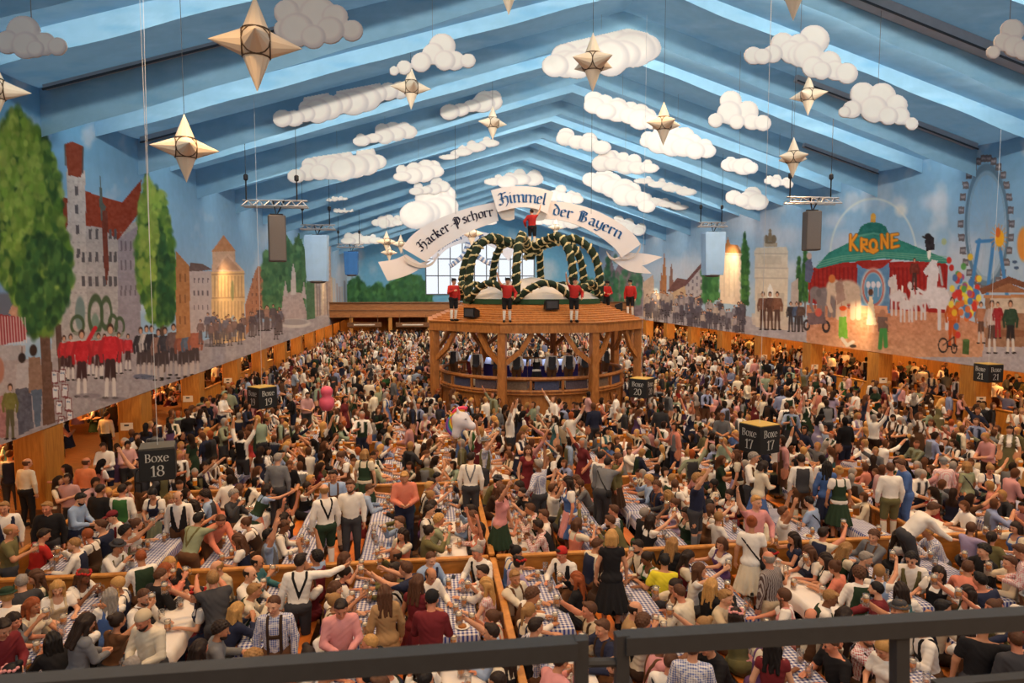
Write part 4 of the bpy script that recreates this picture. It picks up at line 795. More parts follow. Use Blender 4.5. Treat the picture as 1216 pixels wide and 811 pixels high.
for k in range(8):
    a = math.radians(22.5+45*k+4); c, s = math.cos(a), math.sin(a); pts = []
    for i in range(15):
        t = i/14; th = t*math.pi*.62; r = CRD*(math.cos(th) if th < math.pi/2 else 0)
        r = CRD*(1-t**2.6)*1.02+.28*t; z = CZ+(ctop-CZ+.15)*math.sin(min(1, t*1.12)*math.pi/2); z -= .55*max(0, t-.72)/.28
        pts.append((CX+r*c, CY+r*s, z))
    garland(pts, .19, crown)
    b = MB(); x, y = CX+CRD*c, CY+CRD*s; b.tube([(x, y, zt-.35), (x, y, CZ+1.0)], .05, 6); child(b, 'crown_post', green, crown)
    a2 = a+math.radians(45); sw = []
    for i in range(9):
        t = i/8; aa = a+(a2-a)*t; sw.append((CX+CRD*math.cos(aa), CY+CRD*math.sin(aa), CZ+.12+.72*math.sin(math.pi*t)))
    garland(sw, .15, crown, 'swag')
pts = [(CX+.34*math.cos(q), CY+.34*math.sin(q)*.6, ctop-.45-.0*q) for q in np.linspace(0, 2*math.pi, 12)]
garland(pts, .22, crown, 'knot'); garland([(CX, CY, ctop-.35), (CX, CY, ctop-.95)], .28, crown, 'tassel')
# banner ribbon --------------------------------------------------------------------------------------
BNY = 37.5
banner_m = mat('banner_white', (214, 206, 204), .75, .05, 1.5, 0, .05); banner_s = mat('banner_back', (190, 180, 172), .8, .06, 2); edge_m = mat('banner_edge', (96, 84, 76), .8)
ban = empty('banner', onY(620, 240, BNY)); tag(ban, 'large curved white ribbon banner with blackletter words above the bandstand', 'banner')
def pl(px, py, dy=0): return onY(px, py, BNY+dy)
def qbez(P, n):
    out = []; segs = len(P)-1
    for i in range(segs):
        p0, p1, p2, p3 = P[max(i-1, 0)], P[i], P[i+1], P[min(i+2, segs)]
        for k in range(n):
            t = k/n; out.append(tuple(.5*((2*p1[j])+(-p0[j]+p2[j])*t+(2*p0[j]-5*p1[j]+4*p2[j]-p3[j])*t*t+(-p0[j]+3*p1[j]-3*p2[j]+p3[j])*t**3) for j in (0, 1)))
    out.append(P[-1]); return out
def strip(name, up, lo, m, dy=0, n=8, thick=.06, bow=0):
    U, Lw = qbez(up, n), qbez(lo, n); b = MB(); N_ = len(U)
    for k in range(N_-1):
        f = [bow*math.sin(math.pi*j/(N_-1)) for j in (k, k+1)]
        a, b2, c, d = pl(*U[k], dy+f[0]), pl(*U[k+1], dy+f[1]), pl(*Lw[k+1], dy+f[1]), pl(*Lw[k], dy+f[0]); T = Vector((0, thick, 0))
        b.add([a, b2, c, d, a+T, b2+T, c+T, d+T], [(0, 3, 2, 1), (4, 5, 6, 7), (0, 1, 5, 4), (3, 7, 6, 2)] + ([(0, 4, 7, 3)] if k == 0 else []) + ([(1, 2, 6, 5)] if k == N_-2 else []))
    o = child(b, name, m, ban, False)
    for cv in (U, Lw):
        b = MB(); 
        ctr = [((u[0]+l[0])/2, (u[1]+l[1])/2) for u, l in zip(U, Lw)]
        e0 = [(v[0]+(c[0]-v[0])*.06, v[1]+(c[1]-v[1])*.06) for v, c in zip(cv, ctr)]; e1 = [(v[0]+(c[0]-v[0])*.10, v[1]+(c[1]-v[1])*.10) for v, c in zip(cv, ctr)]
        for k in range(N_-1): b.poly([pl(*e0[k], dy-.012), pl(*e0[k+1], dy-.012), pl(*e1[k+1], dy-.012), pl(*e1[k], dy-.012)])
        q = b.build('edge_line', edge_m, None); q.parent = o; q.matrix_parent_inverse = Matrix.Translation(-Vector(ban.location))
    return o
LU = [(477, 294), (492, 277), (512, 264), (535, 254), (560, 246), (588, 240)]; LL = [(506, 311), (520, 298), (537, 287), (556, 276), (576, 268), (592, 262)]
left_s = strip('left_ribbon', LU, LL, banner_m)
RU = [(652, 239), (676, 241), (705, 249), (733, 263), (752, 278), (761, 290)]; RL = [(646, 260), (668, 262), (692, 270), (714, 282), (730, 295), (738, 306)]
right_s = strip('right_ribbon', RU, RL, banner_m)
strip('centre_ribbon', [(583, 226), (600, 222), (620, 221), (640, 223), (657, 228)], [(591, 252), (606, 248), (621, 246), (636, 248), (650, 254)], banner_m, -.5, 6)
strip('centre_fold', [(591, 252), (600, 249), (611, 247)], [(596, 260), (604, 262), (611, 260)], banner_s, -.2, 4); strip('centre_fold', [(650, 252), (640, 248), (630, 247)], [(646, 261), (638, 262), (630, 259)], banner_s, -.2, 4)
strip('left_roll', [(477, 294), (480, 304), (492, 312), (508, 314), (522, 303)], [(478, 296), (483, 312), (500, 318), (514, 314), (520, 300)], banner_s, .12, 5)
strip('right_roll', [(761, 290), (758, 300), (744, 308), (728, 306), (720, 298)], [(760, 292), (752, 306), (738, 308), (726, 308), (721, 302)], banner_s, .12, 5)
strip('left_tail', [(482, 302), (468, 308), (449, 311)], [(505, 316), (486, 325), (460, 333)], banner_m, .3, 6); strip('left_tail', [(516, 308), (500, 312), (478, 318)], [(522, 302), (490, 324), (460, 334)], banner_m, .22, 6)
strip('right_tail', [(742, 300), (764, 301), (787, 305)], [(730, 308), (752, 316), (768, 314)], banner_m, .3, 6); strip('right_tail', [(738, 304), (752, 312), (764, 316)], [(726, 308), (748, 322), (774, 325)], banner_m, .22, 6)
navy_ink = mat('navy_ink', (44, 42, 62), .7); blue_ink = mat('blue_ink', (44, 96, 150), .7)
def on_curve(text, curve, xh, par, m, dy, font=FRAK, width=.2):
    C_ = qbez(curve, 10); seg = [0]
    for a, c in zip(C_[:-1], C_[1:]): seg.append(seg[-1]+math.hypot(c[0]-a[0], c[1]-a[1]))
    sx = seg[-1]/text_len(text, font)
    def place(x, y):
        d = x*sx; k = 0
        while k < len(seg)-2 and seg[k+1] < d: k += 1
        a, c = C_[k], C_[k+1]; t = (d-seg[k])/max(1e-6, seg[k+1]-seg[k]); l = math.hypot(c[0]-a[0], c[1]-a[1]); ux, uy = (c[0]-a[0])/l, (c[1]-a[1])/l
        return pl(a[0]+(c[0]-a[0])*t+uy*y*xh, a[1]+(c[1]-a[1])*t-ux*y*xh, dy)
    mb, _ = nib_text(text, font, width, math.radians(38), place); o = mb.build('lettering', m, par); return o
on_curve('Hacker-Pschorr', [(501, 298), (515, 286), (531, 275.5), (549, 266.5), (568, 260), (588, 256)], 7.6, left_s, navy_ink, -.03)
cen_s = [o for o in ban.children if o.name == 'centre_ribbon'][0]
on_curve('Himmel', [(594, 243.5), (607, 241), (621, 240), (635, 241), (649, 243.5)], 9.2, cen_s, blue_ink, -.53)
on_curve('der Bayern', [(657, 255), (672, 258), (690, 263), (708, 270), (723, 277), (737, 284.5)], 8.6, right_s, blue_ink, -.03)
wire = mat('steel_wire', (70, 72, 76), .5, .1, 3, .5); white_rope = mat('white_rope', (206, 210, 214), .7)
def hang(name, top, bot, r, m, lab, cat='cable', grp=None):
    b = MB(); b.tube([top, bot], r, 5); return tag(b.build(name, m, None), lab, cat, grp)
for px, lab in ((541, 'thin cable holding the banner over its first word'), (702, 'thin cable holding the banner over its last words')):
    q = onY(px, 254, BNY); hang('cable', (q.x, BNY, zceil(q.x)), q, .012, wire, lab, 'cable', 'banner cables')
# small second banner with its star in front of the far window
b2 = empty('banner', onY(560, 272, 84)); tag(b2, 'smaller white ribbon banner with blackletter words over the far window', 'banner')
def p2(px, py, dy=0): return onY(px, py, 84+dy)
b = MB(); UU = qbez([(508, 296), (520, 286), (540, 277), (560, 274), (580, 277), (600, 284), (612, 296)], 6); LL2 = qbez([(516, 312), (528, 298), (544, 290), (560, 288), (576, 290), (592, 298), (604, 310)], 6)
for k in range(len(UU)-1): b.prism([p2(*UU[k]), p2(*UU[k+1]), p2(*LL2[k+1]), p2(*LL2[k])], (0, .06, 0))
o2 = child(b, 'ribbon', mat('banner_pale', (210, 212, 222), .8), b2)
def pl2(curve, text, xh):
    C_ = qbez(curve, 8); seg = [0]
    for a, c in zip(C_[:-1], C_[1:]): seg.append(seg[-1]+math.hypot(c[0]-a[0], c[1]-a[1]))
    sx = seg[-1]/text_len(text, FRAK)
    def place(x, y):
        d = x*sx; k = 0
        while k < len(seg)-2 and seg[k+1] < d: k += 1
        a, c = C_[k], C_[k+1]; t = (d-seg[k])/max(1e-6, seg[k+1]-seg[k]); l = math.hypot(c[0]-a[0], c[1]-a[1]); ux, uy = (c[0]-a[0])/l, (c[1]-a[1])/l
        return p2(a[0]+(c[0]-a[0])*t+uy*y*xh, a[1]+(c[1]-a[1])*t-ux*y*xh, -.05)
    mb, _ = nib_text(text, FRAK, .2, math.radians(38), place); o = mb.build('lettering', blue_ink, o2)
pl2([(521, 298), (532, 290.5), (545, 285), (556, 283)], 'Hacker-', 4.4); pl2([(568, 283), (580, 287), (594, 295)], 'Pschorr', 4.4)
for k, pts in enumerate((((556, 288), (551, 302), (540, 312), (534, 316)), ((561, 288), (566, 302), (576, 310), (586, 314)))):
    C_ = qbez(list(pts), 5); b = MB()
    for i in range(len(C_)-1):
        b.cur = i % 2; a, c = p2(*C_[i], -.2), p2(*C_[i+1], -.2); b.tube([a, c], .32, 6)
    o = b.build('garland', (mat('garland_blue', (110, 136, 176), .8), mat('garland_white', (220, 222, 228), .8)), None); tag(o, ('blue and white garland swung to one side below the far banner', 'blue and white garland swung towards the bandstand below the far banner')[k], 'garland')
# red-coated figures on the roof are placed with the people; stars ------------------------------------
starm = mat('star_paper', (240, 222, 196), .7, .05, 2, 0, 0, .0); starw = mat('star_wire', (92, 74, 56), .6)
def star_proto():
    b = MB(); n = 10; b.lathe([(.001, -.29), (.18, -.24), (.275, -.12), (.29, 0), (.275, .12), (.18, .24), (.001, .29)], n, (0, 0, 0), False); core = b.mesh('star_core', (starm,), True)
    cone = MB(); cone.lathe([(.215, 0), (.21, .02), (.004, .54)], 12, (0, 0, 0)); cm = cone.mesh('cone', (starm,), False)
    cone = MB(); cone.lathe([(.11, 0), (.105, .02), (.004, .40)], 12, (0, 0, 0)); cs = cone.mesh('cone', (starm,), False)
    ring = MB(); ring.tube([(.217*math.cos(2*math.pi*k/14), .217*math.sin(2*math.pi*k/14), .015) for k in range(15)], .012, 5, None, False); rm = ring.mesh('rim', (starw,), True)
    return core, cm, cs, rm
SPR = star_proto()
def star(loc, size, rz, lab, top=True):
    o = link('star_ornament', SPR[0]); o.location = loc; o.scale = (size, size, size); o.rotation_euler = (0, 0, rz); tag(o, lab, 'star', 'hanging star ornaments')
    D = [((0, 0, 1), 1.02), ((0, 0, -1), 1.02)] + [((math.cos(a), math.sin(a), 0), .95) for a in (0, math.pi/2, math.pi, 3*math.pi/2)]
    for d, s_ in D:
        q = Vector((0, 0, 1)).rotation_difference(Vector(d)).to_matrix().to_4x4()
        M = Matrix.Translation(Vector(d)*.2) @ q @ Matrix.Diagonal((1, 1, s_, 1)); c = link('cone', SPR[1], o); c.matrix_local = M; r = link('rim', SPR[3], c); r.matrix_local = Matrix.Identity(4)
    if top:
        z1 = zceil(loc[0])+.1; k = min(range(24), key=lambda k: abs(DROPS[k]-loc[1])); hang('cable', (loc[0], loc[1], z1), (loc[0], loc[1], loc[2]+size*.72), .007, wire, 'thin cable carrying the '+lab.replace('cream star', 'star'), 'cable', 'star cables')
ST = [(304, 52, 100, 12, 'big cream star hanging nearest above the tall left beam'), (220, 176, 72, 25, 'cream star in front of the painted tree on the left'), (488, 104, 48, 10, 'cream star below the long cloud left of the ridge'), (585, 146, 38, 20, 'small cream star just left of the ridge'), (704, 74, 66, 30, 'cream star in front of the brightly lit cloud'),
      (788, 147, 50, 14, 'cream star right of the ridge above small clouds'), (960, 113, 45, 40, 'cream star in front of the tall right cloud'), (942, 187, 48, 18, 'cream star above the right truss and loudspeaker'), (-8, 106, 60, 20, 'cream star cut by the picture edge beside the left tree'), (604, -22, 72, 15, 'cream star cut by the top edge near the ridge'), (943, -14, 74, 33, 'cream star cut by the top edge right of the ridge')]
for px, py, hpx, a, lab in ST:
    Y = 811*1.45/hpx; Y = {960: 24.6, -8: 17.0}.get(px, Y); q = onY(px, py, Y); star(q, 1.0, math.radians(a), lab)
for px, py, Y, lab in ((459, 287, 62, 'tiny cream star far off left of the banner'), (476, 290, 70, 'tiny cream star close to the left banner ribbon'), (462, 300, 76, 'lowest tiny star left of the banner'), (489, 256, 58, 'tiny cream star before the cloud left of the banner'), (560, 277, 80, 'cream star at the top of the far window banner'), (660, 270, 72, 'tiny cream star seen below the right banner ribbon')):
    star(onY(px, py, Y), 1.3 if px != 560 else 2.1, .3, lab, True)
# trusses with loudspeakers ---------------------------------------------------------------------------
alu = mat('aluminium', (176, 178, 182), .35, .1, 4, .7); spk = mat('speaker_grey', (96, 90, 88), .7, .1, 40, 0, .2); cover = mat('blue_cover', (146, 180, 216), .85, .12, 2, 0, .4); blackc = mat('chain_black', (36, 36, 40), .5, .1, 8, .5)
def truss(px0, px1, py, Y, side):
    a, c = onY(px0, py, Y), onY(px1, py, Y); c.z = a.z; ctr = (a+c)/2; root = empty('truss_bar', ctr); tag(root, f'aluminium truss bar on chains, {side}', 'truss')
    for dy, dz in ((0, .14), (.24, -.1), (-.24, -.1)):
        b = MB(); b.tube([(a.x, Y+dy, ctr.z+dz), (c.x, Y+dy, ctr.z+dz)], .035, 6); child(b, 'tube', alu, root)
    b = MB(); n = max(3, int((c.x-a.x)/.4))
    for k in range(n):
        x0, x1 = a.x+(c.x-a.x)*k/n, a.x+(c.x-a.x)*(k+.5)/n
        for dy in (.24, -.24): b.tube([(x0, Y+dy, ctr.z-.1), (x1, Y, ctr.z+.14)], .018, 5); b.tube([(x1, Y, ctr.z+.14), (x0+(c.x-a.x)/n, Y+dy, ctr.z-.1)], .018, 5)
    child(b, 'lattice', alu, root)
    for t in (.06, .84):
        x = a.x+(c.x-a.x)*t; b = MB(); zt_ = zceil(x); n = 40; b.tube([(x, Y, ctr.z+.14), (x, Y, ctr.z+.9)], .03, 5); b.lathe([(.05, 0), (.09, .04), (.09, .2), (.05, .24)], 8, (x, Y, ctr.z+.9)); b.tube([(x, Y, ctr.z+1.1), (x, Y, zt_)], .012, 5); child(b, 'chain_hoist', blackc, root)
    return root, a, c, ctr
def cloth_box(name, q, w, d, h, m, lab, taper=0):
    b = MB(); n = 6; vs = []
    rr = random.Random(int(h*100)); prof = [(1, 0), (1.03, -.04), (1-taper*.3, -.5), (1-taper*.6, -.86), (1-taper, -1)]
    for s_, t in prof:
        vs += [(q.x+sx*w/2*s_*rr.uniform(.96, 1.04), q.y+sy*d/2*s_, q.z+t*h) for sx, sy in ((-1, -1), (-.3, -1.06), (.3, -1.0), (1, -1), (1.04, 0), (1, 1), (-1, 1), (-1.04, 0))]
    fs = [(i*8+k, i*8+(k+1) % 8, i*8+8+(k+1) % 8, i*8+8+k) for i in range(4) for k in range(8)]
    b.add(vs, [f[::-1] for f in fs]+[tuple(range(8)), tuple(range(39, 31, -1))]); o = b.build(name, m, None, False); tag(o, lab, 'loudspeaker'); b = MB(); b.lathe([(.001, -h-.12), (w*.3, -h-.1), (w*.42, -h+.02), (.001, -h+.02)], 12, tuple(q), False); b.build('speaker_base', spk, o, True); return o
for px0, px1, py, Y, sx, w, h, kind, side, lab in (
    (288, 365, 242, 28, 328, .66, 1.8, 'grey', 'in front of the painted fountain', 'tall grey loudspeaker hanging left above the painted fountain'),
    (934, 996, 238, 27.5, 965, .62, 1.65, 'grey', 'beside the painted circus tent', 'tall grey loudspeaker hanging right beside the painted circus'),
    (357, 398, 270, 38, 376, 1.15, 2.45, 'cover', 'second on the left side', 'loudspeaker under pale blue cover on the second left truss'),
    (830, 862, 267, 38, 847, 1.15, 2.45, 'cover', 'second on the right side', 'loudspeaker under pale blue cover on the right beside the painted tower'),
    (400, 432, 292, 52, 417, 1.0, 1.7, 'blue', 'third on the left side', 'small loudspeaker under deep blue cover far left')):
    root, a, c, ctr = truss(px0, px1, py, Y, side); q = onY(sx, py, Y)
    b = MB(); b.tube([(q.x-.12, Y, ctr.z+.14), (q.x, Y, ctr.z-.45), (q.x+.3, Y, ctr.z+.14)], .04, 6); b.box((q.x, Y, ctr.z-.42), (.5, .12, .1)); o = b.build('hanging_bracket', blackc, None); tag(o, 'black bracket under the truss bar, '+side, 'bracket')
    if kind == 'grey':
        b = MB(); b.box((q.x, Y, ctr.z-.44-h/2), (w, .6, h), math.radians(-12 if q.x > 5 else 14), .03); o = b.build('loudspeaker', spk); tag(o, lab, 'loudspeaker')
        b = MB(); rz = math.radians(-12 if q.x > 5 else 14); b.box((q.x+math.sin(rz)*.31, Y-math.cos(rz)*.31, ctr.z-.44-h/2), (w*.88, .02, h*.94), rz, .005); b.build('grille', mat('grille_grey', (112, 104, 100), .8, .25, 90), o)
    else: cloth_box('loudspeaker', Vector((q.x, Y, ctr.z-.42)), w, .8, h, cover if kind == 'cover' else mat('deep_blue_cover', (58, 112, 176), .8, .15, 3), lab, .12)
# box number signs ------------------------------------------------------------------------------------
signm = mat('sign_black', (36, 38, 40), .55, .2, 4); inkw = mat('sign_ink', (214, 214, 208), .6); signtop = mat('sign_top', (196, 164, 84), .6)
def sign(px, py_top, Y, s, rz, num, lab, faces, lid=None):
    q = onY(px, py_top, Y); o_ = empty('box_sign', (q.x, q.y, q.z-s/2), rz); tag(o_, lab, 'sign')
    b = MB(); b.box((0, 0, 0), (s, s, s), 0, .02); b.build('sign_cube', signm, o_); b = MB(); b.box((0, 0, s/2+.008), (s*.97, s*.97, .016)); b.build('sign_lid', lid or signtop, o_)
    for f in faces:                          # f: quarter turns of the face from the side that looks at the balcony
        def mk(text, y0, xh):
            L = text_len(text, ROMAN)-.12; k = xh
            def place(x, y):
                v = Vector(((x-L/2)*k, -s/2-.006, y0+y*k)); v.rotate(Matrix.Rotation(f*math.pi/2, 3, 'Z')); return v
            mb, _ = nib_text(text, ROMAN, .2, math.radians(12), place); return mb
        for t, y0, xh in (('Boxe', .07*s/.7, .125*s/.7), (num, -.24*s/.7, .165*s/.7)):
            mk(t, y0, xh).build('lettering', inkw, o_)
    hang('sign_rope', (q.x, q.y, zceil(q.x)), (q.x, q.y, q.z), .006, white_rope, 'pale rope carrying the '+lab.split(' reading')[0]+' '+lab.split('18 ')[-1].split('17 ')[-1].split('19 ')[-1].split('20 ')[-1].split('21 ')[-1], 'rope', 'sign ropes')
sign(187, 529, 14.6, .66, math.radians(17), '18', 'black cube sign reading Boxe 18 near the first left pillars', (0, -1), mat('sign_lid_grey', (92, 92, 88), .6))
sign(902, 503, 16.0, .70, math.radians(-69), '17', 'black cube sign reading Boxe 17 turned cornerwise over the right tables', (0, 1))
sign(311, 459, 25.0, .74, math.radians(46), '19', 'black cube sign reading Boxe 19 under the painted church', (0, -1))
sign(762, 449, 26.0, .74, math.radians(-42), '20', 'black cube sign reading Boxe 20 beside the bandstand', (0, 1))
sign(1174, 432, 23.4, .68, math.radians(-87), '21', 'black cube sign reading Boxe 21 below the painted hut', (0, 1))
hang('white_rope', (*onY(171, 0, 15)[:2], zceil(-4.5)), onY(178, 300, 15), .006, white_rope, 'thin white line hanging in front of the left painted trees', 'rope')
# balcony railing in front of the camera ---------------------------------------------------------------
railm = mat('railing_paint', (64, 64, 64), .5, .12, 30, .2, .05); RY = 1.5
def rpt(px, py, Y=RY): return onY(px, py, Y)
def rail(name, pts, w, h, lab):
    root = empty(name, rpt(*pts[0][0])); tag(root, lab, 'railing')
    for kind, (a, c), ww, hh in [('handrail', p_, w, h) for p_ in pts[:1]] + [(k_, p_, w_, h_) for k_, p_, w_, h_ in pts[1:]]:
        b = MB(); A, C_ = rpt(*a), rpt(*c); 
        if kind != 'post': C_.z = A.z + (C_.z-A.z)
        b.bar(A, C_, ww, hh); child(b, kind, railm, root)
    return root
rail('balcony_railing', [((-60, 823), (684, 769)), ('post', ((690, 757), (690, 1000)), .03, .03), ('lower_rail', ((-60, 1010), (690, 960)), .03, .03)], .045, .042, 'dark metal balcony railing, longer section on the left in front')
rail('balcony_railing', [((741, 763), (1290, 730)), ('post', ((738, 752), (738, 1000)), .03, .03), ('post', ((1068, 755), (1068, 1000)), .035, .03), ('lower_rail', ((741, 960), (1300, 915)), .03, .03)], .045, .042, 'dark metal balcony railing, section on the right in front')
b = MB(); b.tube([rpt(684, 787), rpt(744, 786)], .011, 8); tag(b.build('railing_coupler', railm), 'short dark bar joining both balcony railing sections', 'bar')
b = MB(); b.bar(rpt(1110, 815), rpt(1290, 800), .03, .022); tag(b.build('railing_bar', railm), 'lower dark railing bar at the right bottom corner', 'bar')
b = MB(); b.box((0, -2.2, EYE-1.85), (40, 6.6, .2)); struct(b.build('floor', planks))
# ------------------------------------------------------------------ boxes of tables between wooden dividers
divw = wood('divider_wood', (150, 92, 32), (192, 126, 54), (1, 1, 3), .45); divcap = wood('divider_cap', (176, 114, 46), (212, 148, 74), (2, 2, 2), .4)
YB = [7.8+5.3*k for k in range(13)]; XD = (-8.2, 1.22, 10.66, 20.4)
ROWS = [(YB[0]+.15, YB[0]+2.35), (YB[0]+2.6, YB[0]+4.95)]
for y in YB[1:]: ROWS += [(y+.4, y+2.6), (y+2.85, y+5.0)]
LX = [.45-1.54*k for k in range(6)]; RX = [2.0+1.57*k for k in range(6)]; RX2 = [11.6+1.57*k for k in range(6)]
def divider(a, c, lab, h=.93):
    a, c = Vector((*a, 0)), Vector((*c, 0)); d = (c-a); L = d.length; rz = math.atan2(d.y, d.x); m = (a+c)/2
    b = MB(); b.box((m.x, m.y, .05+h/2-.03), (L-.1, .05, h-.1), rz); o = b.build('wooden_divider', divw); tag(o, lab, 'divider', 'wooden dividers between the boxes')
    b = MB(); b.box((m.x, m.y, h), (L, .12, .06), rz, .012); b.build('top_cap', divcap, o)
    n = max(2, round(L/1.9)); b = MB()
    for k in range(n+1):
        p_ = a+d*k/n; b = MB(); b.box((p_.x, p_.y, h/2-.03), (.09, .09, h-.06), rz, .01); b.build('post', divw, o)
RN = lambda k: 'front' if k == 0 else ORD[k]
NB = 9
for i in range(1, NB):
    for s in range(3):
        x0, x1 = XD[s]+.0, XD[s+1]
        if 4 <= i <= 5 and s == 1: continue
        divider((x0+.08, YB[i]), (x1-.08, YB[i]), f'cross divider behind the {RN(2*i-1)} row of tables, ' + ('left of the long divider', 'right of the long divider', 'beyond the second long divider')[s])
for i in range(0, 8):
    for s, x in enumerate(XD):
        if s in (0, 2) and i == 0 or s == 3 and i < 2: continue
        divider((x, YB[i]+.1), (x, YB[i+1]-.1), ('outer aisle divider', 'long divider', 'second long divider', 'outer right divider')[s]+f' beside the {RN(2*i)} and {RN(2*i+1)} rows of tables')
clothm = checks('table_gingham', (226, 224, 226), (44, 60, 134), .070, 'XY'); whitecloth = mat('white_cloth', (226, 220, 214), .8, .05, 4, 0, .15)
tablewood = wood('bench_wood', (196, 98, 30), (222, 130, 52), (3, 1, 1), .4); legm = mat('folding_leg', (60, 74, 60), .5, .1, 5, .4)
def table_meshes(L):
    b = MB(); b.box((0, 0, .762), (.54, L-.08, .03), 0, .008); top = b.mesh('tabletop', (tablewood,))
    b = MB()
    for x in (-.2, .2): b.bar((x, 0, 0), (x, 0, .75), .03)
    b.bar((-.2, 0, .35), (.2, 0, .35), .03); b.bar((0, 0, .4), (0, .25, .74), .02); leg = b.mesh('table_leg', (legm,))
    b = MB(); nx, ny = 12, int(L/.06); vs = []; rr = random.Random(3)
    for i in range(nx+1):
        for j in range(ny+1):
            u = -1+2*i/nx; v = -1+2*j/ny; x = u*.44; y = v*(L/2+.15); z = .787
            if abs(x) > .30: z -= (abs(x)-.30)*1.6; x = math.copysign(.30+.02+(abs(x)-.30)*.18, x)
            if abs(y) > L/2: z -= (abs(y)-L/2)*1.7; y = math.copysign(L/2+.02+(abs(y)-L/2)*.15, y)
            if z < .75: x += .012*math.sin(y*14)*(.787-z)*4; y += .015*math.sin(u*11)*(.787-z)*3
            vs.append((x, y, z))
    fs = [(i*(ny+1)+j, (i+1)*(ny+1)+j, (i+1)*(ny+1)+j+1, i*(ny+1)+j+1) for i in range(nx) for j in range(ny)]
    b.add(vs, fs); cl = (b.mesh('tablecloth', (clothm,), True), b.mesh('tablecloth', (whitecloth,), True))
    b = MB(); b.box((0, 0, .445), (.26, L, .03), 0, .008); be = b.mesh('bench', (tablewood,))
    b = MB()
    for x in (-.08, .08): b.bar((x, 0, 0), (x, 0, .43), .025)
    b.bar((-.08, 0, .2), (.08, 0, .2), .025); bl = b.mesh('bench_leg', (legm,))
    return top, leg, cl, be, bl
TM = {}
TABLES = []
def tphrase(side, j, r): return f'{ORD[j]} table {side} of divider, {RN(r)} row'
def in_stand(x, y, m=.5): return math.hypot(x-BX, y-BY) < BR+m
def visible(x, y, m=60, z=1.0):
    if y < 3: return False
    q = proj(np.array((x, y, z))); return -m < q[0] < W+m and q[1] < HT+70
def build_table(x, y0, y1, side, j, r):
    L = round(y1-y0, 2); TM.setdefault(L, table_meshes(L)); top, leg, cl, be, bl = TM[L]; yc = (y0+y1)/2; ph = tphrase(side, j, r); white = int((j*7+r*3) % 6 == 0)
    t = link('beer_table', top); t.location = (x, yc, 0); tag(t, f'narrow wooden beer table under a cloth, {ph}', 'table', 'beer tables')
    for q in (-1, 1): l = link('table_leg', leg, t); l.location = (0, q*(L/2-.3), 0); l.rotation_euler = (0, 0, 0 if q < 0 else math.pi)
    c = link('tablecloth', cl[white]); c.location = (x, yc, 0); tag(c, f'{"white" if white else "blue checked"} tablecloth hanging over the edges, {ph}', 'tablecloth', 'tablecloths')
    for q, sd in ((-1, 'left'), (1, 'right')):
        bn = link('beer_bench', be); bn.location = (x+q*.54, yc, 0); tag(bn, f'orange wooden bench on the {sd} side, {ph}', 'bench', 'beer benches')
        for e in (-1, 1): l = link('bench_leg', bl, bn); l.location = (0, e*(L/2-.3), 0)
allt = []
for r, (y0, y1) in enumerate(ROWS):
    if y1 > 72: break
    for side, xs in (('left', LX), ('right', RX+RX2)):
        for j, x in enumerate(xs):
            if in_stand(x, (y0+y1)/2, 1.3): continue
            vis = visible(x, y1, 20) or visible(x, y0, 20)
            if vis: allt.append((x, y0, y1, side, j, r))
NT = [t for t in allt if t[5] <= 9]
for t in NT: build_table(*t)
far = MB()
for x, y0, y1, side, j, r in allt:
    if r <= 9: continue
    far.cur = 0; far.box((x-.54, (y0+y1)/2, .445), (.26, y1-y0, .03)); far.box((x+.54, (y0+y1)/2, .445), (.26, y1-y0, .03)); far.cur = 1; far.box((x, (y0+y1)/2, .77), (.64, y1-y0, .05))
tag(far.build('distant_seating', (tablewood, clothm)), 'rows of far beer tables and benches beyond the bandstand', 'seating', None, 'stuff')
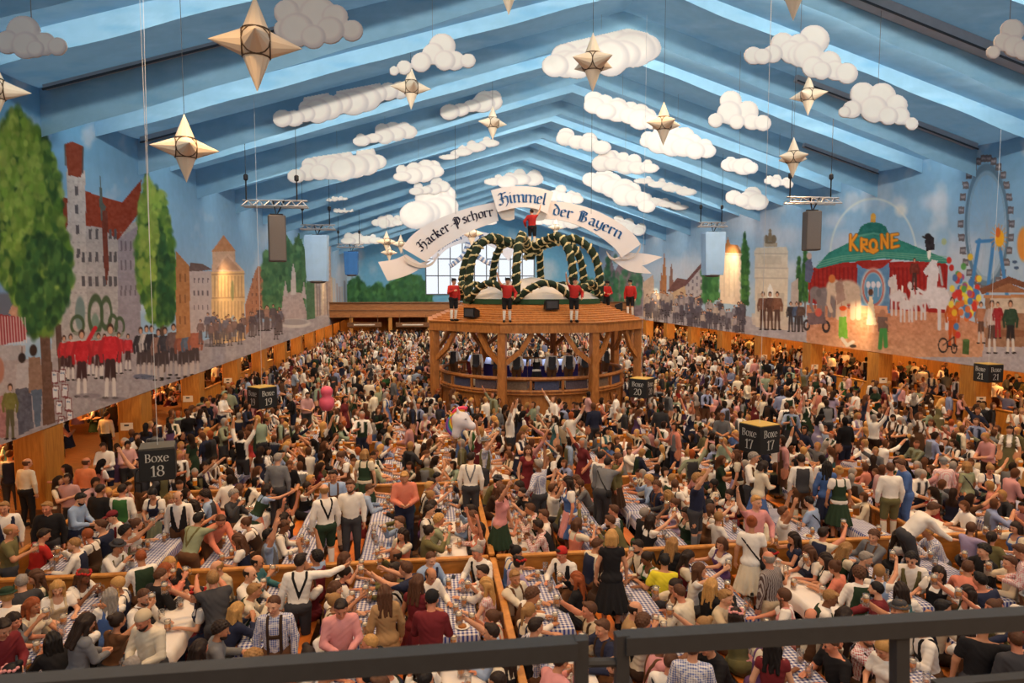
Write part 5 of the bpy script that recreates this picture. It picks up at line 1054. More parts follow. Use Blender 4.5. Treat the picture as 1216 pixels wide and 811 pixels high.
# ------------------------------------------------------------------ people: one continuous skin per pose, clothes grown around the same limbs
f32 = np.float32
class Vol:
    def __init__(s, xs, ys, zs):
        s.ax = [np.asarray(a, dtype=f32) for a in (xs, ys, zs)]; s.d = np.full([len(a) for a in s.ax], .25, dtype=f32)
    def box(s, lo, hi, m=.05):
        sl = []
        for a, l, h in zip(s.ax, lo, hi):
            i = max(0, int(np.searchsorted(a, l-m))-1); j = min(len(a), int(np.searchsorted(a, h+m))+1)
            if j-i < 1: return None
            sl.append(slice(i, j))
        return tuple(sl)
    def g(s, sl): return s.ax[0][sl[0]][:, None, None], s.ax[1][sl[1]][None, :, None], s.ax[2][sl[2]][None, None, :]
    def mix(s, sl, v, k):
        d = s.d[sl]
        if k <= 0: s.d[sl] = np.minimum(d, v)
        else:
            h = np.maximum(k-np.abs(d-v), 0)/k; s.d[sl] = np.minimum(d, v)-h*h*k*.25
    def cap(s, a, b, r1, r2=None, k=.02):
        r2 = r1 if r2 is None else r2; R_ = max(r1, r2); sl = s.box([min(u, v)-R_ for u, v in zip(a, b)], [max(u, v)+R_ for u, v in zip(a, b)], .03+k)
        if sl is None: return
        X, Y, Z = s.g(sl); dx, dy, dz = [float(v-u) for u, v in zip(a, b)]; l2 = dx*dx+dy*dy+dz*dz+1e-9
        t = np.clip(((X-a[0])*dx+(Y-a[1])*dy+(Z-a[2])*dz)/l2, 0, 1)
        v = np.sqrt((X-a[0]-t*dx)**2+(Y-a[1]-t*dy)**2+(Z-a[2]-t*dz)**2) - (r1+(r2-r1)*t); s.mix(sl, v.astype(f32), k)
    def ell(s, M, c, r, k=.02):
        """ellipsoid with semi-axes r in the frame M (3x3 rows = axes, origin o)"""
        o, A = M; w = o + A.T @ np.asarray(c); R_ = max(r); sl = s.box(w-R_, w+R_, .03+k)
        if sl is None: return
        X, Y, Z = s.g(sl); X = X-w[0]; Y = Y-w[1]; Z = Z-w[2]
        q = [(A[i, 0]*X+A[i, 1]*Y+A[i, 2]*Z) for i in range(3)]
        k0 = np.sqrt(sum((q[i]/r[i])**2 for i in range(3)))+1e-6; k1 = np.sqrt(sum((q[i]/r[i]**2)**2 for i in range(3)))+1e-6
        s.mix(sl, (k0*(k0-1)/k1).astype(f32), k)
    def local(s, M):
        o, A = M; X, Y, Z = s.ax[0][:, None, None]-f32(o[0]), s.ax[1][None, :, None]-f32(o[1]), s.ax[2][None, None, :]-f32(o[2])
        return [(f32(A[i, 0])*X+f32(A[i, 1])*Y+f32(A[i, 2])*Z) for i in range(3)]
    def nets(s):
        d = s.d; S = d < 0; n = [k-1 for k in d.shape]
        cnt = np.zeros(n, dtype=np.int8)
        offs = [(i, j, k) for i in (0, 1) for j in (0, 1) for k in (0, 1)]
        for i, j, k in offs: cnt += S[i:i+n[0], j:j+n[1], k:k+n[2]]
        I, J, K = np.nonzero((cnt > 0) & (cnt < 8)); N = len(I)
        if N == 0: return np.zeros((0, 3)), np.zeros((0, 4), int)
        val = {o: d[I+o[0], J+o[1], K+o[2]] for o in offs}; acc = np.zeros((N, 3)); num = np.zeros(N)
        x, y, z = s.ax
        P = lambda o: np.stack((x[I+o[0]], y[J+o[1]], z[K+o[2]]), -1)
        for a in offs:
            for ax in range(3):
                if a[ax]: continue
                b = list(a); b[ax] = 1; b = tuple(b); va, vb = val[a], val[b]; c = (va < 0) != (vb < 0)
                t = np.where(c, va/(va-vb+1e-12), 0)[:, None]; acc += np.where(c[:, None], P(a)*(1-t)+P(b)*t, 0); num += c
        V = acc/num[:, None]; idx = np.full(n, -1, dtype=np.int32); idx[I, J, K] = np.arange(N); Qs = []
        for ax in range(3):
            A = [slice(None)]*3; B = [slice(None)]*3; A[ax] = slice(0, -1); B[ax] = slice(1, None)
            ch = S[tuple(A)] != S[tuple(B)]; u, w = [q for q in range(3) if q != ax]
            sh = [slice(None)]*3; sh[u] = slice(1, -1); sh[w] = slice(1, -1); E = np.argwhere(ch[tuple(sh)])
            if not len(E): continue
            E[:, u] += 1; E[:, w] += 1; q4 = []
            for du, dw in ((-1, -1), (0, -1), (0, 0), (-1, 0)):
                e = E.copy(); e[:, u] += du; e[:, w] += dw; q4.append(idx[e[:, 0], e[:, 1], e[:, 2]])
            q4 = np.stack(q4, -1); fl = S[tuple(A)][E[:, 0], E[:, 1], E[:, 2]]
            if ax == 1: fl = ~fl
            q4[~fl] = q4[~fl][:, ::-1]; Qs.append(q4)
        Q = np.concatenate(Qs); Q = Q[(Q >= 0).all(1)]
        return V, Q
def euler(yaw=0, pitch=0, roll=0):
    """rows = right, forward, up axes; yaw turns to the right, pitch bows forward, roll leans to the right"""
    cy, sy = math.cos(yaw), math.sin(yaw); cp, sp = math.cos(pitch), math.sin(pitch); cr, sr = math.cos(roll), math.sin(roll)
    Rz = np.array([[cy, sy, 0], [-sy, cy, 0], [0, 0, 1]]); Rx = np.array([[1, 0, 0], [0, cp, -sp], [0, sp, cp]]); Ry = np.array([[cr, 0, sr], [0, 1, 0], [-sr, 0, cr]])
    return (Rz @ Rx @ Ry).T
rad = math.radians
# name: standing?, lean fwd, lean right, twist, head yaw, head pitch, right hand, left hand, right grip, left grip
POSES = {
 'table':  (0, 10, 0, 0, 10, 12, (.15, .40, .805), (-.15, .40, .805), 'flat', 'flat'),
 'mug':    (0, 4, 0, 0, -6, 4, (.17, .34, 1.10), (-.13, .38, .805), 'grip', 'flat'),
 'cheer':  (0, 10, 0, -8, 0, -4, (.14, .52, 1.34), (-.16, .36, .805), 'grip', 'flat'),
 'chin':   (0, 24, 0, 0, 0, 2, (.07, .46, .97), (-.09, .47, .93), 'relax', 'relax'),
 'turn':   (0, 4, 8, 38, 30, 6, (.30, .36, .805), (-.02, .42, .805), 'flat', 'flat'),
 'turnl':  (0, 6, -8, -40, -28, 4, (.06, .44, .805), (-.28, .34, .805), 'flat', 'flat'),
 'hug':    (0, 2, -6, -10, -24, 6, (.16, .38, .805), (-.58, .02, 1.06), 'flat', 'relax'),
 'up':     (0, -2, 0, 0, 0, -12, (.30, .16, 1.62), (-.28, .14, 1.60), 'relax', 'relax'),
 'stand':  (1, 2, 0, 0, 14, 6, (.25, .05, .80), (-.25, .06, .80), 'relax', 'relax'),
 'smug':   (1, 2, 0, 6, -10, 4, (.18, .34, 1.24), (-.25, .04, .80), 'grip', 'relax'),
 'scheer': (1, 4, 0, -6, 0, -12, (.24, .34, 1.86), (-.24, .10, .84), 'grip', 'relax'),
 'hold':   (1, 6, 0, 0, 0, 22, (.08, .32, 1.08), (-.08, .32, 1.08), 'relax', 'relax'),
 'reach':  (1, 26, 0, 0, 0, -4, (.14, .74, 1.42), (-.12, .72, 1.40), 'relax', 'relax'),
 'side':   (1, 6, 4, 0, 34, 2, (.72, .22, 1.38), (-.26, .10, .84), 'relax', 'relax'),
 'arms':   (1, -2, 0, 0, 0, -14, (.36, .14, 1.92), (-.34, .12, 1.90), 'relax', 'relax'),
 'wave':   (1, 0, -2, -12, -18, 0, (.36, .22, 1.86), (-.30, .08, .98), 'relax', 'relax'),
 'bow':    (1, 42, 0, 0, 0, 14, (.16, .62, .90), (-.16, .60, .90), 'flat', 'flat')}
class Pose:
    def __init__(s, name, sex):
        st, lf, lr, tw, hy, hp, rh, lh, rg, lg = POSES[name]; s.name, s.sex, s.stand = name, sex, st
        m = sex == 'm'; s.m = m; sc = 1.0 if m else .94
        s.sc = sc; hip = (.93 if st else .575); s.pel = np.array((0, 0, hip if not st else hip*sc))
        if st and lf > 20: s.pel[1] -= .10
        s.T = (s.pel, euler(0, rad(-lf), rad(lr)) if not tw else (euler(rad(tw), rad(-lf), rad(lr))))
        # forward lean tips the up axis towards +y
        s.sw = (.185 if m else .160)*sc
        tl = lambda c: s.T[0] + s.T[1].T @ (np.asarray(c)*sc)
        s.tl = tl; s.neck = tl((0, .005, .52))
        s.H = (tl((0, .02, .575)), euler(rad(tw*.6+hy), rad(-lf*.3-hp), rad(lr*.3)))
        s.sh = [tl((q*(.172 if m else .150), 0, .465)) for q in (1, -1)]
        s.hand = []; s.elb = []; s.wr = []; s.grips = (rg, lg)
        for q, sh, h in ((1, s.sh[0], rh), (-1, s.sh[1], lh)):
            h = np.array(h, dtype=float); h[2] = h[2]*(sc if st else 1); v = h-sh; L = np.linalg.norm(v); a, b = .285*sc, .255*sc
            if L > (a+b)*.985: v *= (a+b)*.985/L; L = (a+b)*.985; h = sh+v
            ca = (a*a+L*L-b*b)/(2*a*L); d = v/L; hint = np.array((q*.75, -.35, -1.0)) if h[2] < sh[2]+.25 else np.array((q*1.0, .1, -.25))
            o = hint-d*hint.dot(d); o /= np.linalg.norm(o)+1e-9
            e = sh + d*a*ca + o*a*math.sqrt(max(0, 1-ca*ca)); s.elb.append(e); s.wr.append(h)
        s.hipj = [s.pel+np.array((q*.095*sc, 0, -.03)) for q in (1, -1)]; s.knee = []; s.ank = []
        for q, hj in zip((1, -1), s.hipj):
            if st: a = np.array((q*.11, (.03 if q > 0 else -.03), .085)); k = np.array((q*.105, .035, .50*sc))
            else: a = np.array((q*.13, .36, .085)); k = np.array((q*.135, .42, .50))
            s.knee.append(k); s.ank.append(a)
    def axes(s, h, hf=None):
        pts = np.array([s.pel, s.T[0]] + s.sh + s.elb + s.wr + s.knee + s.ank + [s.H[0]+s.H[1].T @ np.array((0, .02, .14))]); lo = pts.min(0)-.24; hi = pts.max(0)+.24; lo[2] = -.03; out = []
        hc = s.H[0]+s.H[1].T @ np.array((0, .02, .12))
        for i in range(3):
            if not hf: out.append(np.arange(lo[i], hi[i]+h, h)); continue
            l, u = hc[i]-.13, hc[i]+.14; a = np.arange(lo[i], l, h); b = np.arange(l, u, hf); c = np.arange(u, hi[i]+h, h); out.append(np.concatenate((a, b, c)))
        return out
    def torso(s, v, g=0, shoulders=True, low=True):
        c = s.sc; T = s.T; E = lambda p, r, k=.05: v.ell(T, np.array(p)*c, [(q*c+g) for q in r], k)
        if s.m:
            if low: E((0, -.01, .0), (.168, .125, .12))
            E((0, .008, .17), (.152, .118, .17)); E((0, 0, .35), (.172, .122, .19))
        else:
            if low: E((0, -.012, -.01), (.175, .13, .12))
            E((0, .004, .17), (.126, .098, .16)); E((0, -.002, .34), (.146, .104, .17)); E((.062, .085, .33), (.06, .052, .062), .03); E((-.062, .085, .33), (.06, .052, .062), .03)
        if shoulders: v.cap(s.tl((-.125, 0, .455)), s.tl((.125, 0, .455)), .062*c+g, None, .05)
    def arms(s, v, g=0, up=1.0, fore=1.0, puff=0, which=(0, 1)):
        c = s.sc*(1 if s.m else .86)
        for i in which:
            sh, e, w = s.sh[i], s.elb[i], s.wr[i]
            if up > 0: v.cap(sh, sh+(e-sh)*up, .055*c+g+puff, (.055+(.043-.055)*up)*c+g+puff*.6, .03)
            if fore > 0 and up >= 1: v.cap(e, e+(w-e)*fore, .044*c+g, (.044+(.029-.044)*fore)*c+g, .02)
    def legs(s, v, g=0, thigh=1.0, shin=1.0, w0=0.0, which=(0, 1)):
        c = s.sc
        for i in which:
            h, k, a = s.hipj[i], s.knee[i], s.ank[i]
            if thigh: v.cap(h, h+(k-h)*thigh, .088*c+g, (.088+(.058-.088)*thigh)*c+g, .04)
            if shin: v.cap(k+(a-k)*w0, k+(a-k)*shin, (.056-.018*w0)*c+g, (.056+(.038-.056)*shin)*c+g, .02)
    def feet(s, v, g=0, which=(0, 1)):
        for i, q in ((0, 1), (1, -1)):
            if i not in which: continue
            a = s.ank[i]; v.cap(a+(0, -.03, -.03), a+(q*.02, .14, -.045), .042+g, .036+g, .03)
    def handset(s, v):
        c = s.sc; s.palm = []
        for i, q in ((0, 1), (1, -1)):
            w, e, gr = s.wr[i], s.elb[i], s.grips[i]; f = (w-e)/(np.linalg.norm(w-e)+1e-9)
            if gr == 'flat':
                f = np.array((f[0]*.8, f[1], 0.0)); f /= np.linalg.norm(f)+1e-9; n = np.array((0, 0, -1.0)); curl = .12
            elif gr == 'grip':
                n = np.array((-q*1.0, .0, 0.)); n = n-f*n.dot(f); n /= np.linalg.norm(n); curl = .95
            else:
                n = np.array((-q*.8, .35, .1)); n = n-f*n.dot(f); n /= np.linalg.norm(n); curl = .42
            t = np.cross(n, f)*(1 if q > 0 else -1); t /= np.linalg.norm(t)   # towards the thumb
            if gr == 'grip' and t[2] < 0: t = -t
            if gr == 'flat': t = np.array((-q*f[1], q*f[0], 0.0))
            p1 = w+f*.085*c; v.cap(w+f*.02-t*.012, p1-t*.022, .021*c, .019*c, .012); v.cap(w+f*.02+t*.012, p1+t*.022, .021*c, .019*c, .012)
            s.palm.append((w+f*.075, f, n, t))
            for j, (o, L) in enumerate(((.030, .070), (.010, .078), (-.010, .072), (-.030, .056))):
                b = p1+t*o*c*1.06; d = f*math.cos(curl*.6)+n*math.sin(curl*.6); m1 = b+d*L*.5*c; d2 = f*math.cos(curl*1.7)+n*math.sin(curl*1.7); m2 = m1+d2*L*.5*c
                v.cap(b, m1, .0095, .009, .004); v.cap(m1, m2, .009, .008, .004)
            b = w+f*.03*c+t*.028*c; m1 = b+(f*.55+t*.6+n*.45*(1+curl))*.036*c; m2 = m1+(f*.8+t*.15+n*.6*curl)*.034*c
            v.cap(b, m1, .0125, .011, .008); v.cap(m1, m2, .011, .009, .004)
    def head(s, v):
        H = s.H; c = 1.0 if s.m else .95; E = lambda p, r, k=.02: v.ell(H, np.array(p)*c, [q*c for q in r], k)
        v.cap(s.tl((0, -.005, .46)), H[0]+H[1].T @ np.array((0, .0, .06)), (.058 if s.m else .048)*s.sc, (.054 if s.m else .044)*s.sc, .03)
        E((0, .005, .135), (.078, .098, .098)); E((0, .038, .075), (.056, .064, .075), .03); E((0, .075, .03), (.026, .026, .022), .02)
        L = lambda p: H[0]+H[1].T @ (np.array(p)*c)
        v.cap(L((0, .100, .118)), L((0, .122, .082)), .008*c, .0135*c, .010); v.cap(L((-.04, .088, .135)), L((.04, .088, .135)), .012, .012, .015)
        for q in (-1, 1): E((q*.080, .0, .100), (.012, .022, .032), .008); E((q*.036, .078, .082), (.022, .02, .022), .02)
        v.cap(L((-.02, .094, .052)), L((.02, .094, .052)), .0075, None, .006)
    def fold(s, v, amp, seed):
        X, Y, Z = v.ax[0][:, None, None], v.ax[1][None, :, None], v.ax[2][None, None, :]
        m = np.abs(v.d) < .03
        n = np.sin(X*43+Z*31+seed)*np.sin(Y*37-Z*41+seed*2)+.6*np.sin(X*71-Y*63+Z*88+seed); v.d = np.where(m, v.d+amp*n.astype(f32), v.d)
SKIN = [(204, 148, 116), (216, 164, 132), (188, 132, 98), (204, 136, 106), (128, 84, 58)]
eyem = mat('eye_dark', (56, 40, 34), .4); lipm = mat('lips', (168, 92, 80), .5); browm = mat('brow', (126, 88, 66), .7); plain = mat('cloth_plain', (128, 128, 128), .85)
def dyed(name, rough, mul=(1, 1, 1), vary=.1, scale=20, bump=0, woven=False):
    """cloth, skin or hair that takes the colour stored on its object; a woven cloth shows its check when the stored alpha is below 1"""
    m = bpy.data.materials.new(name); m.use_nodes = True; nt = m.node_tree; N = nt.nodes; L = nt.links; b = N['Principled BSDF']; b.inputs['Roughness'].default_value = rough; b.inputs['Specular IOR Level'].default_value = .3
    oi = N.new('ShaderNodeObjectInfo'); tc = N.new('ShaderNodeTexCoord'); nz = N.new('ShaderNodeTexNoise'); nz.inputs['Scale'].default_value = scale; nz.inputs['Detail'].default_value = 3; L.new(tc.outputs['Object'], nz.inputs['Vector'])
    mr = N.new('ShaderNodeMapRange'); mr.inputs['To Min'].default_value = 1-vary; mr.inputs['To Max'].default_value = 1+vary; L.new(nz.outputs['Fac'], mr.inputs['Value'])
    c = N.new('ShaderNodeVectorMath'); c.operation = 'MULTIPLY'; c.inputs[1].default_value = mul; L.new(oi.outputs['Color'], c.inputs[0])
    v = N.new('ShaderNodeVectorMath'); v.operation = 'SCALE'; L.new(c.outputs[0], v.inputs[0]); L.new(mr.outputs[0], v.inputs['Scale']); out = v.outputs[0]
    if woven:
        sp = N.new('ShaderNodeSeparateXYZ'); L.new(tc.outputs['Object'], sp.inputs[0]); acc = None
        def M(op, a, b_):
            n = N.new('ShaderNodeMath'); n.operation = op
            for i, q in enumerate((a, b_)):
                if isinstance(q, (int, float)): n.inputs[i].default_value = q
                elif q is not None: L.new(q, n.inputs[i])
            return n.outputs[0]
        al = oi.outputs['Alpha']
        for ax in 'XYZ':
            w = M('GREATER_THAN', M('FRACT', M('DIVIDE', sp.outputs[ax], .028), None), .5)
            if ax != 'X': w = M('MULTIPLY', w, M('GREATER_THAN', al, .4))
            acc = w if acc is None else M('ADD', acc, w)
        fac = M('MULTIPLY', M('LESS_THAN', al, .9), M('MINIMUM', M('MULTIPLY', acc, .4), 1.0))
        mx = N.new('ShaderNodeMix'); mx.data_type = 'RGBA'; L.new(fac, mx.inputs['Factor']); L.new(out, mx.inputs['A']); mx.inputs['B'].default_value = (.78, .74, .70, 1); out = mx.outputs['Result']
    L.new(out, b.inputs['Base Color'])
    if bump:
        bp = N.new('ShaderNodeBump'); bp.inputs['Strength'].default_value = bump; bp.inputs['Distance'].default_value = .01; L.new(nz.outputs['Fac'], bp.inputs['Height']); L.new(bp.outputs[0], b.inputs['Normal'])
    return m
skinm = dyed('skin', .55, vary=.06); cheekm = dyed('cheek', .55, (.97, .80, .78), .06); clothmat = dyed('garment', .85, vary=.14, scale=9, bump=.15, woven=True); hairm = dyed('hair_strands', .6, vary=.35, scale=45, bump=.3)
HAIRC = {'blond': (184, 140, 82), 'dark-haired': (40, 28, 22), 'brown-haired': (84, 54, 36), 'black-haired': (24, 20, 20), 'grey-haired': (140, 132, 124), 'red-haired': (142, 72, 36), 'fair-haired': (150, 112, 68)}
HM = {k: ('H', k) for k in HAIRC}
CLOTH = {'white': (232, 226, 216), 'cream': (216, 204, 180), 'light blue': (150, 172, 204), 'blue': (74, 104, 160), 'navy': (36, 42, 66), 'black': (26, 25, 28), 'grey': (112, 114, 118), 'charcoal': (60, 60, 64), 'pink': (216, 148, 146), 'salmon': (214, 128, 104), 'red': (176, 40, 36), 'maroon': (112, 34, 40),
 'green': (52, 98, 50), 'dark green': (38, 58, 40), 'olive': (104, 98, 62), 'sage': (142, 150, 120), 'tan': (172, 138, 96), 'brown': (98, 66, 42), 'dark brown': (60, 42, 30), 'beige': (196, 178, 148), 'orange': (222, 130, 84), 'yellow': (226, 210, 50), 'teal': (58, 106, 112), 'purple': (96, 66, 112), 'lilac': (164, 150, 184), 'gold': (178, 140, 66)}
CLOTH.update({'blue checked': (140, 154, 196), 'red checked': (206, 140, 136), 'pink checked': (220, 164, 160), 'green checked': (150, 170, 144), 'striped': (150, 140, 134)})
WOVEN = {'blue checked': ((66, 92, 160), .5), 'red checked': ((178, 54, 56), .5), 'pink checked': ((206, 112, 116), .5), 'green checked': ((84, 120, 84), .5), 'striped': ((84, 66, 62), .2)}
def dye(o, c):
    """store the colour named c on the object"""
    if isinstance(c, tuple): o.color = (*lin(HAIRC[c[1]]), 1)
    elif c in WOVEN: o.color = (*lin(WOVEN[c][0]), WOVEN[c][1])
    else: o.color = (*lin(CLOTH[c]), 1)
SEXP = {}
def pose(name, sex):
    if (name, sex) not in SEXP: SEXP[(name, sex)] = Pose(name, sex)
    return SEXP[(name, sex)]
PARTS = {}
VH = .0135
FINE = [True]                                # near guests get finer meshes than those further off
def thin(me, ratio):
    o = bpy.data.objects.new('thin', me); COL.objects.link(o); d = o.modifiers.new('d', 'DECIMATE'); d.ratio = ratio
    dg = bpy.context.evaluated_depsgraph_get(); m2 = bpy.data.meshes.new_from_object(o.evaluated_get(dg)); n = me.name
    bpy.data.objects.remove(o); bpy.data.meshes.remove(me); m2.name = n; return m2
def part_mesh(ps, part):
    fine = FINE[0]; key = (ps.name, ps.sex, part, fine)
    if key in PARTS: return PARTS[key]
    h = VH if fine else .021; mats = (None,); midx = None
    if part == 'body':
        v = Vol(*(ps.axes(.0120, .0068) if fine else ps.axes(.0155, .0105))); ps.torso(v); ps.arms(v); ps.legs(v); ps.feet(v); ps.head(v); ps.handset(v)
    else:
        v = Vol(*ps.axes(h)); seed = len(part)+len(ps.name)
        u, w, z = v.local(ps.T); c = ps.sc
        if part in ('shirt', 'jacket', 'polo', 'blouse', 'dress_top'):
            g = .013 if part != 'jacket' else .02; ps.torso(v, g)
            if part in ('shirt', 'jacket'): ps.arms(v, g, 1, .93)
            elif part == 'polo': ps.arms(v, g+.004, .62)
            elif part == 'blouse': ps.arms(v, g+.002, .5, 0, .016)
            else: ps.arms(v, g-.004, .2)
            ps.fold(v, .0035, seed)
            top = .545*c if part in ('shirt', 'jacket') else .52*c
            v.d = np.maximum(v.d, (z-top)); v.d = np.maximum(v.d, -(z+(.09 if part == 'jacket' or ps.stand else .0)*c))
            cy = .02; neck = .072-np.sqrt(u*u+(w-cy)**2); v.d = np.maximum(v.d, np.where(z > .50*c, neck-.022, -1))
            if part in ('blouse', 'dress_top'): v.d = np.maximum(v.d, np.where((w > 0), (.095*c-np.sqrt(u*u*1.2+(z-.50*c)**2)), -1))
        elif part == 'vest':
            ps.torso(v, .026); v.d = np.maximum(v.d, np.abs(u)-(.150 if ps.m else .13)*c); v.d = np.maximum(v.d, -(z+.05*c)); v.d = np.maximum(v.d, z-.505*c)
            vee = np.where(w > 0, np.minimum(.02+(z-.10*c)*.20, .09)-np.abs(u), -1); v.d = np.maximum(v.d, vee); v.d = np.maximum(v.d, np.where(z > .40*c, .062-np.sqrt(u*u+w*w*.6), -1)); ps.fold(v, .002, seed)
        elif part == 'bodice':
            ps.torso(v, .021, False); v.d = np.maximum(v.d, -(z-.03*c)); v.d = np.maximum(v.d, z-(.36+.0*u)*c)
            st = Vol(*v.ax); ps.torso(st, .022); st.d = np.maximum(st.d, np.abs(np.abs(u)-.095*c)-.022); st.d = np.maximum(st.d, -(z-.33*c)); st.d = np.maximum(st.d, z-.53*c); v.d = np.minimum(v.d, st.d)
        elif part == 'suspenders':
            ps.torso(v, .027); strap = np.abs(np.abs(u)-.085*c)-.02
            back = np.abs(np.abs(u)-np.clip((z-.18*c)*.36+.0, -.09, .10))-.02; line = np.where(w > 0, strap, back)
            line = np.minimum(line, np.where(w > 0, np.maximum(np.abs(z-.27*c)-.028, np.abs(u)-.085*c), 1)); v.d = np.maximum(v.d, line); v.d = np.maximum(v.d, z-.54*c); v.d = np.maximum(v.d, -(z+.02*c)); v.d = np.maximum(v.d, np.where(z > .45*c, .075-np.sqrt(u*u+w*w), -1))
        elif part in ('trousers', 'shorts'):
            ps.legs(v, .017, 1.0 if part == 'trousers' else .86, .96 if part == 'trousers' else 0); c_ = ps.sc
            v.ell(ps.T, np.array((0, -.01, 0))*c_, [.168*c_+.022, .125*c_+.024, .128], .05); v.d = np.maximum(v.d, z-.075*c); ps.fold(v, .003, seed)
        elif part in ('skirt', 'apron'):
            g = .0 if part == 'skirt' else .014; lo, hi = .40, .03
            if ps.stand:
                for t in np.linspace(0, 1, 7):
                    v.ell((ps.pel, np.eye(3)), (0, -.005-.02*t, .03-.56*c*t), [.150*c+.125*t+g, .112*c+.135*t+g, .12], .06)
                ang = np.arctan2(v.ax[1][None, :, None]-ps.pel[1], v.ax[0][:, None, None]+0*v.ax[1][None, :, None]); zz = (ps.pel[2]-v.ax[2])[None, None, :]
                v.d = v.d+(np.sin(ang*13)*.02*np.clip(zz/.5, 0, 1)).astype(f32)
                v.d = np.maximum(v.d, -(v.ax[2][None, None, :]-(.36+.0))); 
            else:
                for i in (0, 1): v.cap(ps.hipj[i], ps.knee[i], .118+g, .10+g, .09); v.cap(ps.knee[i], ps.knee[i]*.9+ps.ank[i]*.1+(0, 0, -.16), .10+g, .105+g, .09)
                v.cap((ps.hipj[0]+ps.hipj[1])/2, (ps.knee[0]+ps.knee[1])/2, .12+g, .10+g, .08); v.ell(ps.T, (0, -.02, -.02), [.19+g, .15+g, .14], .06); ps.fold(v, .006, seed)
            v.d = np.maximum(v.d, z-.08*c)
            if part == 'apron':
                X = v.ax[0][:, None, None]; Y = v.ax[1][None, :, None]; v.d = np.maximum(v.d, np.abs(X)-.15); v.d = np.maximum(v.d, .02-(Y-ps.pel[1]))
        elif part in ('sock0', 'sock1'): ps.legs(v, .010, 0, .95, .15, (int(part[-1]),))
        elif part in ('shoe0', 'shoe1'): ps.feet(v, .012, (int(part[-1]),)); v.d = np.maximum(v.d, -(v.ax[2][None, None, :]))
        elif part == 'bag':
            ps.torso(v, .032); st = np.abs(u*.8+(z-.22*c)*.62)-.014; v.d = np.maximum(v.d, st); v.d = np.maximum(v.d, z-.54*c); v.d = np.maximum(v.d, -(z+.02)); v.d = np.maximum(v.d, np.where(z > .45*c, .07-np.sqrt(u*u+w*w), -1))
            v.ell(ps.T, (.19*c, -.05, -.02), (.05, .12, .10), .01)
    V, Q = v.nets()
    if part == 'body':
        loc = (V-ps.H[0]) @ ps.H[1].T/(1.0 if ps.m else .95); fc = loc[Q].mean(1); midx = np.zeros(len(Q), int)
        f = fc[:, 1] > .06
        midx[f & (np.abs(np.abs(fc[:, 0])-.033) < .0105) & (np.abs(fc[:, 2]-.112) < .0050)] = 1
        midx[f & (np.abs(np.abs(fc[:, 0])-.033) < .017) & (np.abs(fc[:, 2]-.134) < .0045)] = 4
        midx[f & (np.abs(fc[:, 0]) < .024) & (np.abs(fc[:, 2]-.050) < .0075)] = 2
        midx[(midx == 0) & f & (np.abs(np.abs(fc[:, 0])-.042) < .02) & (np.abs(fc[:, 2]-.08) < .02)] = 3
        mats = (skinm, eyem, lipm, cheekm, browm)
    me = np_mesh(part, V, Q, True, [m for m in mats if m] or [clothmat], midx)
    me = thin(me, (.34 if fine else .30) if part == 'body' else (.45 if fine else .5))
    PARTS[key] = me; return me
HAIR = {}
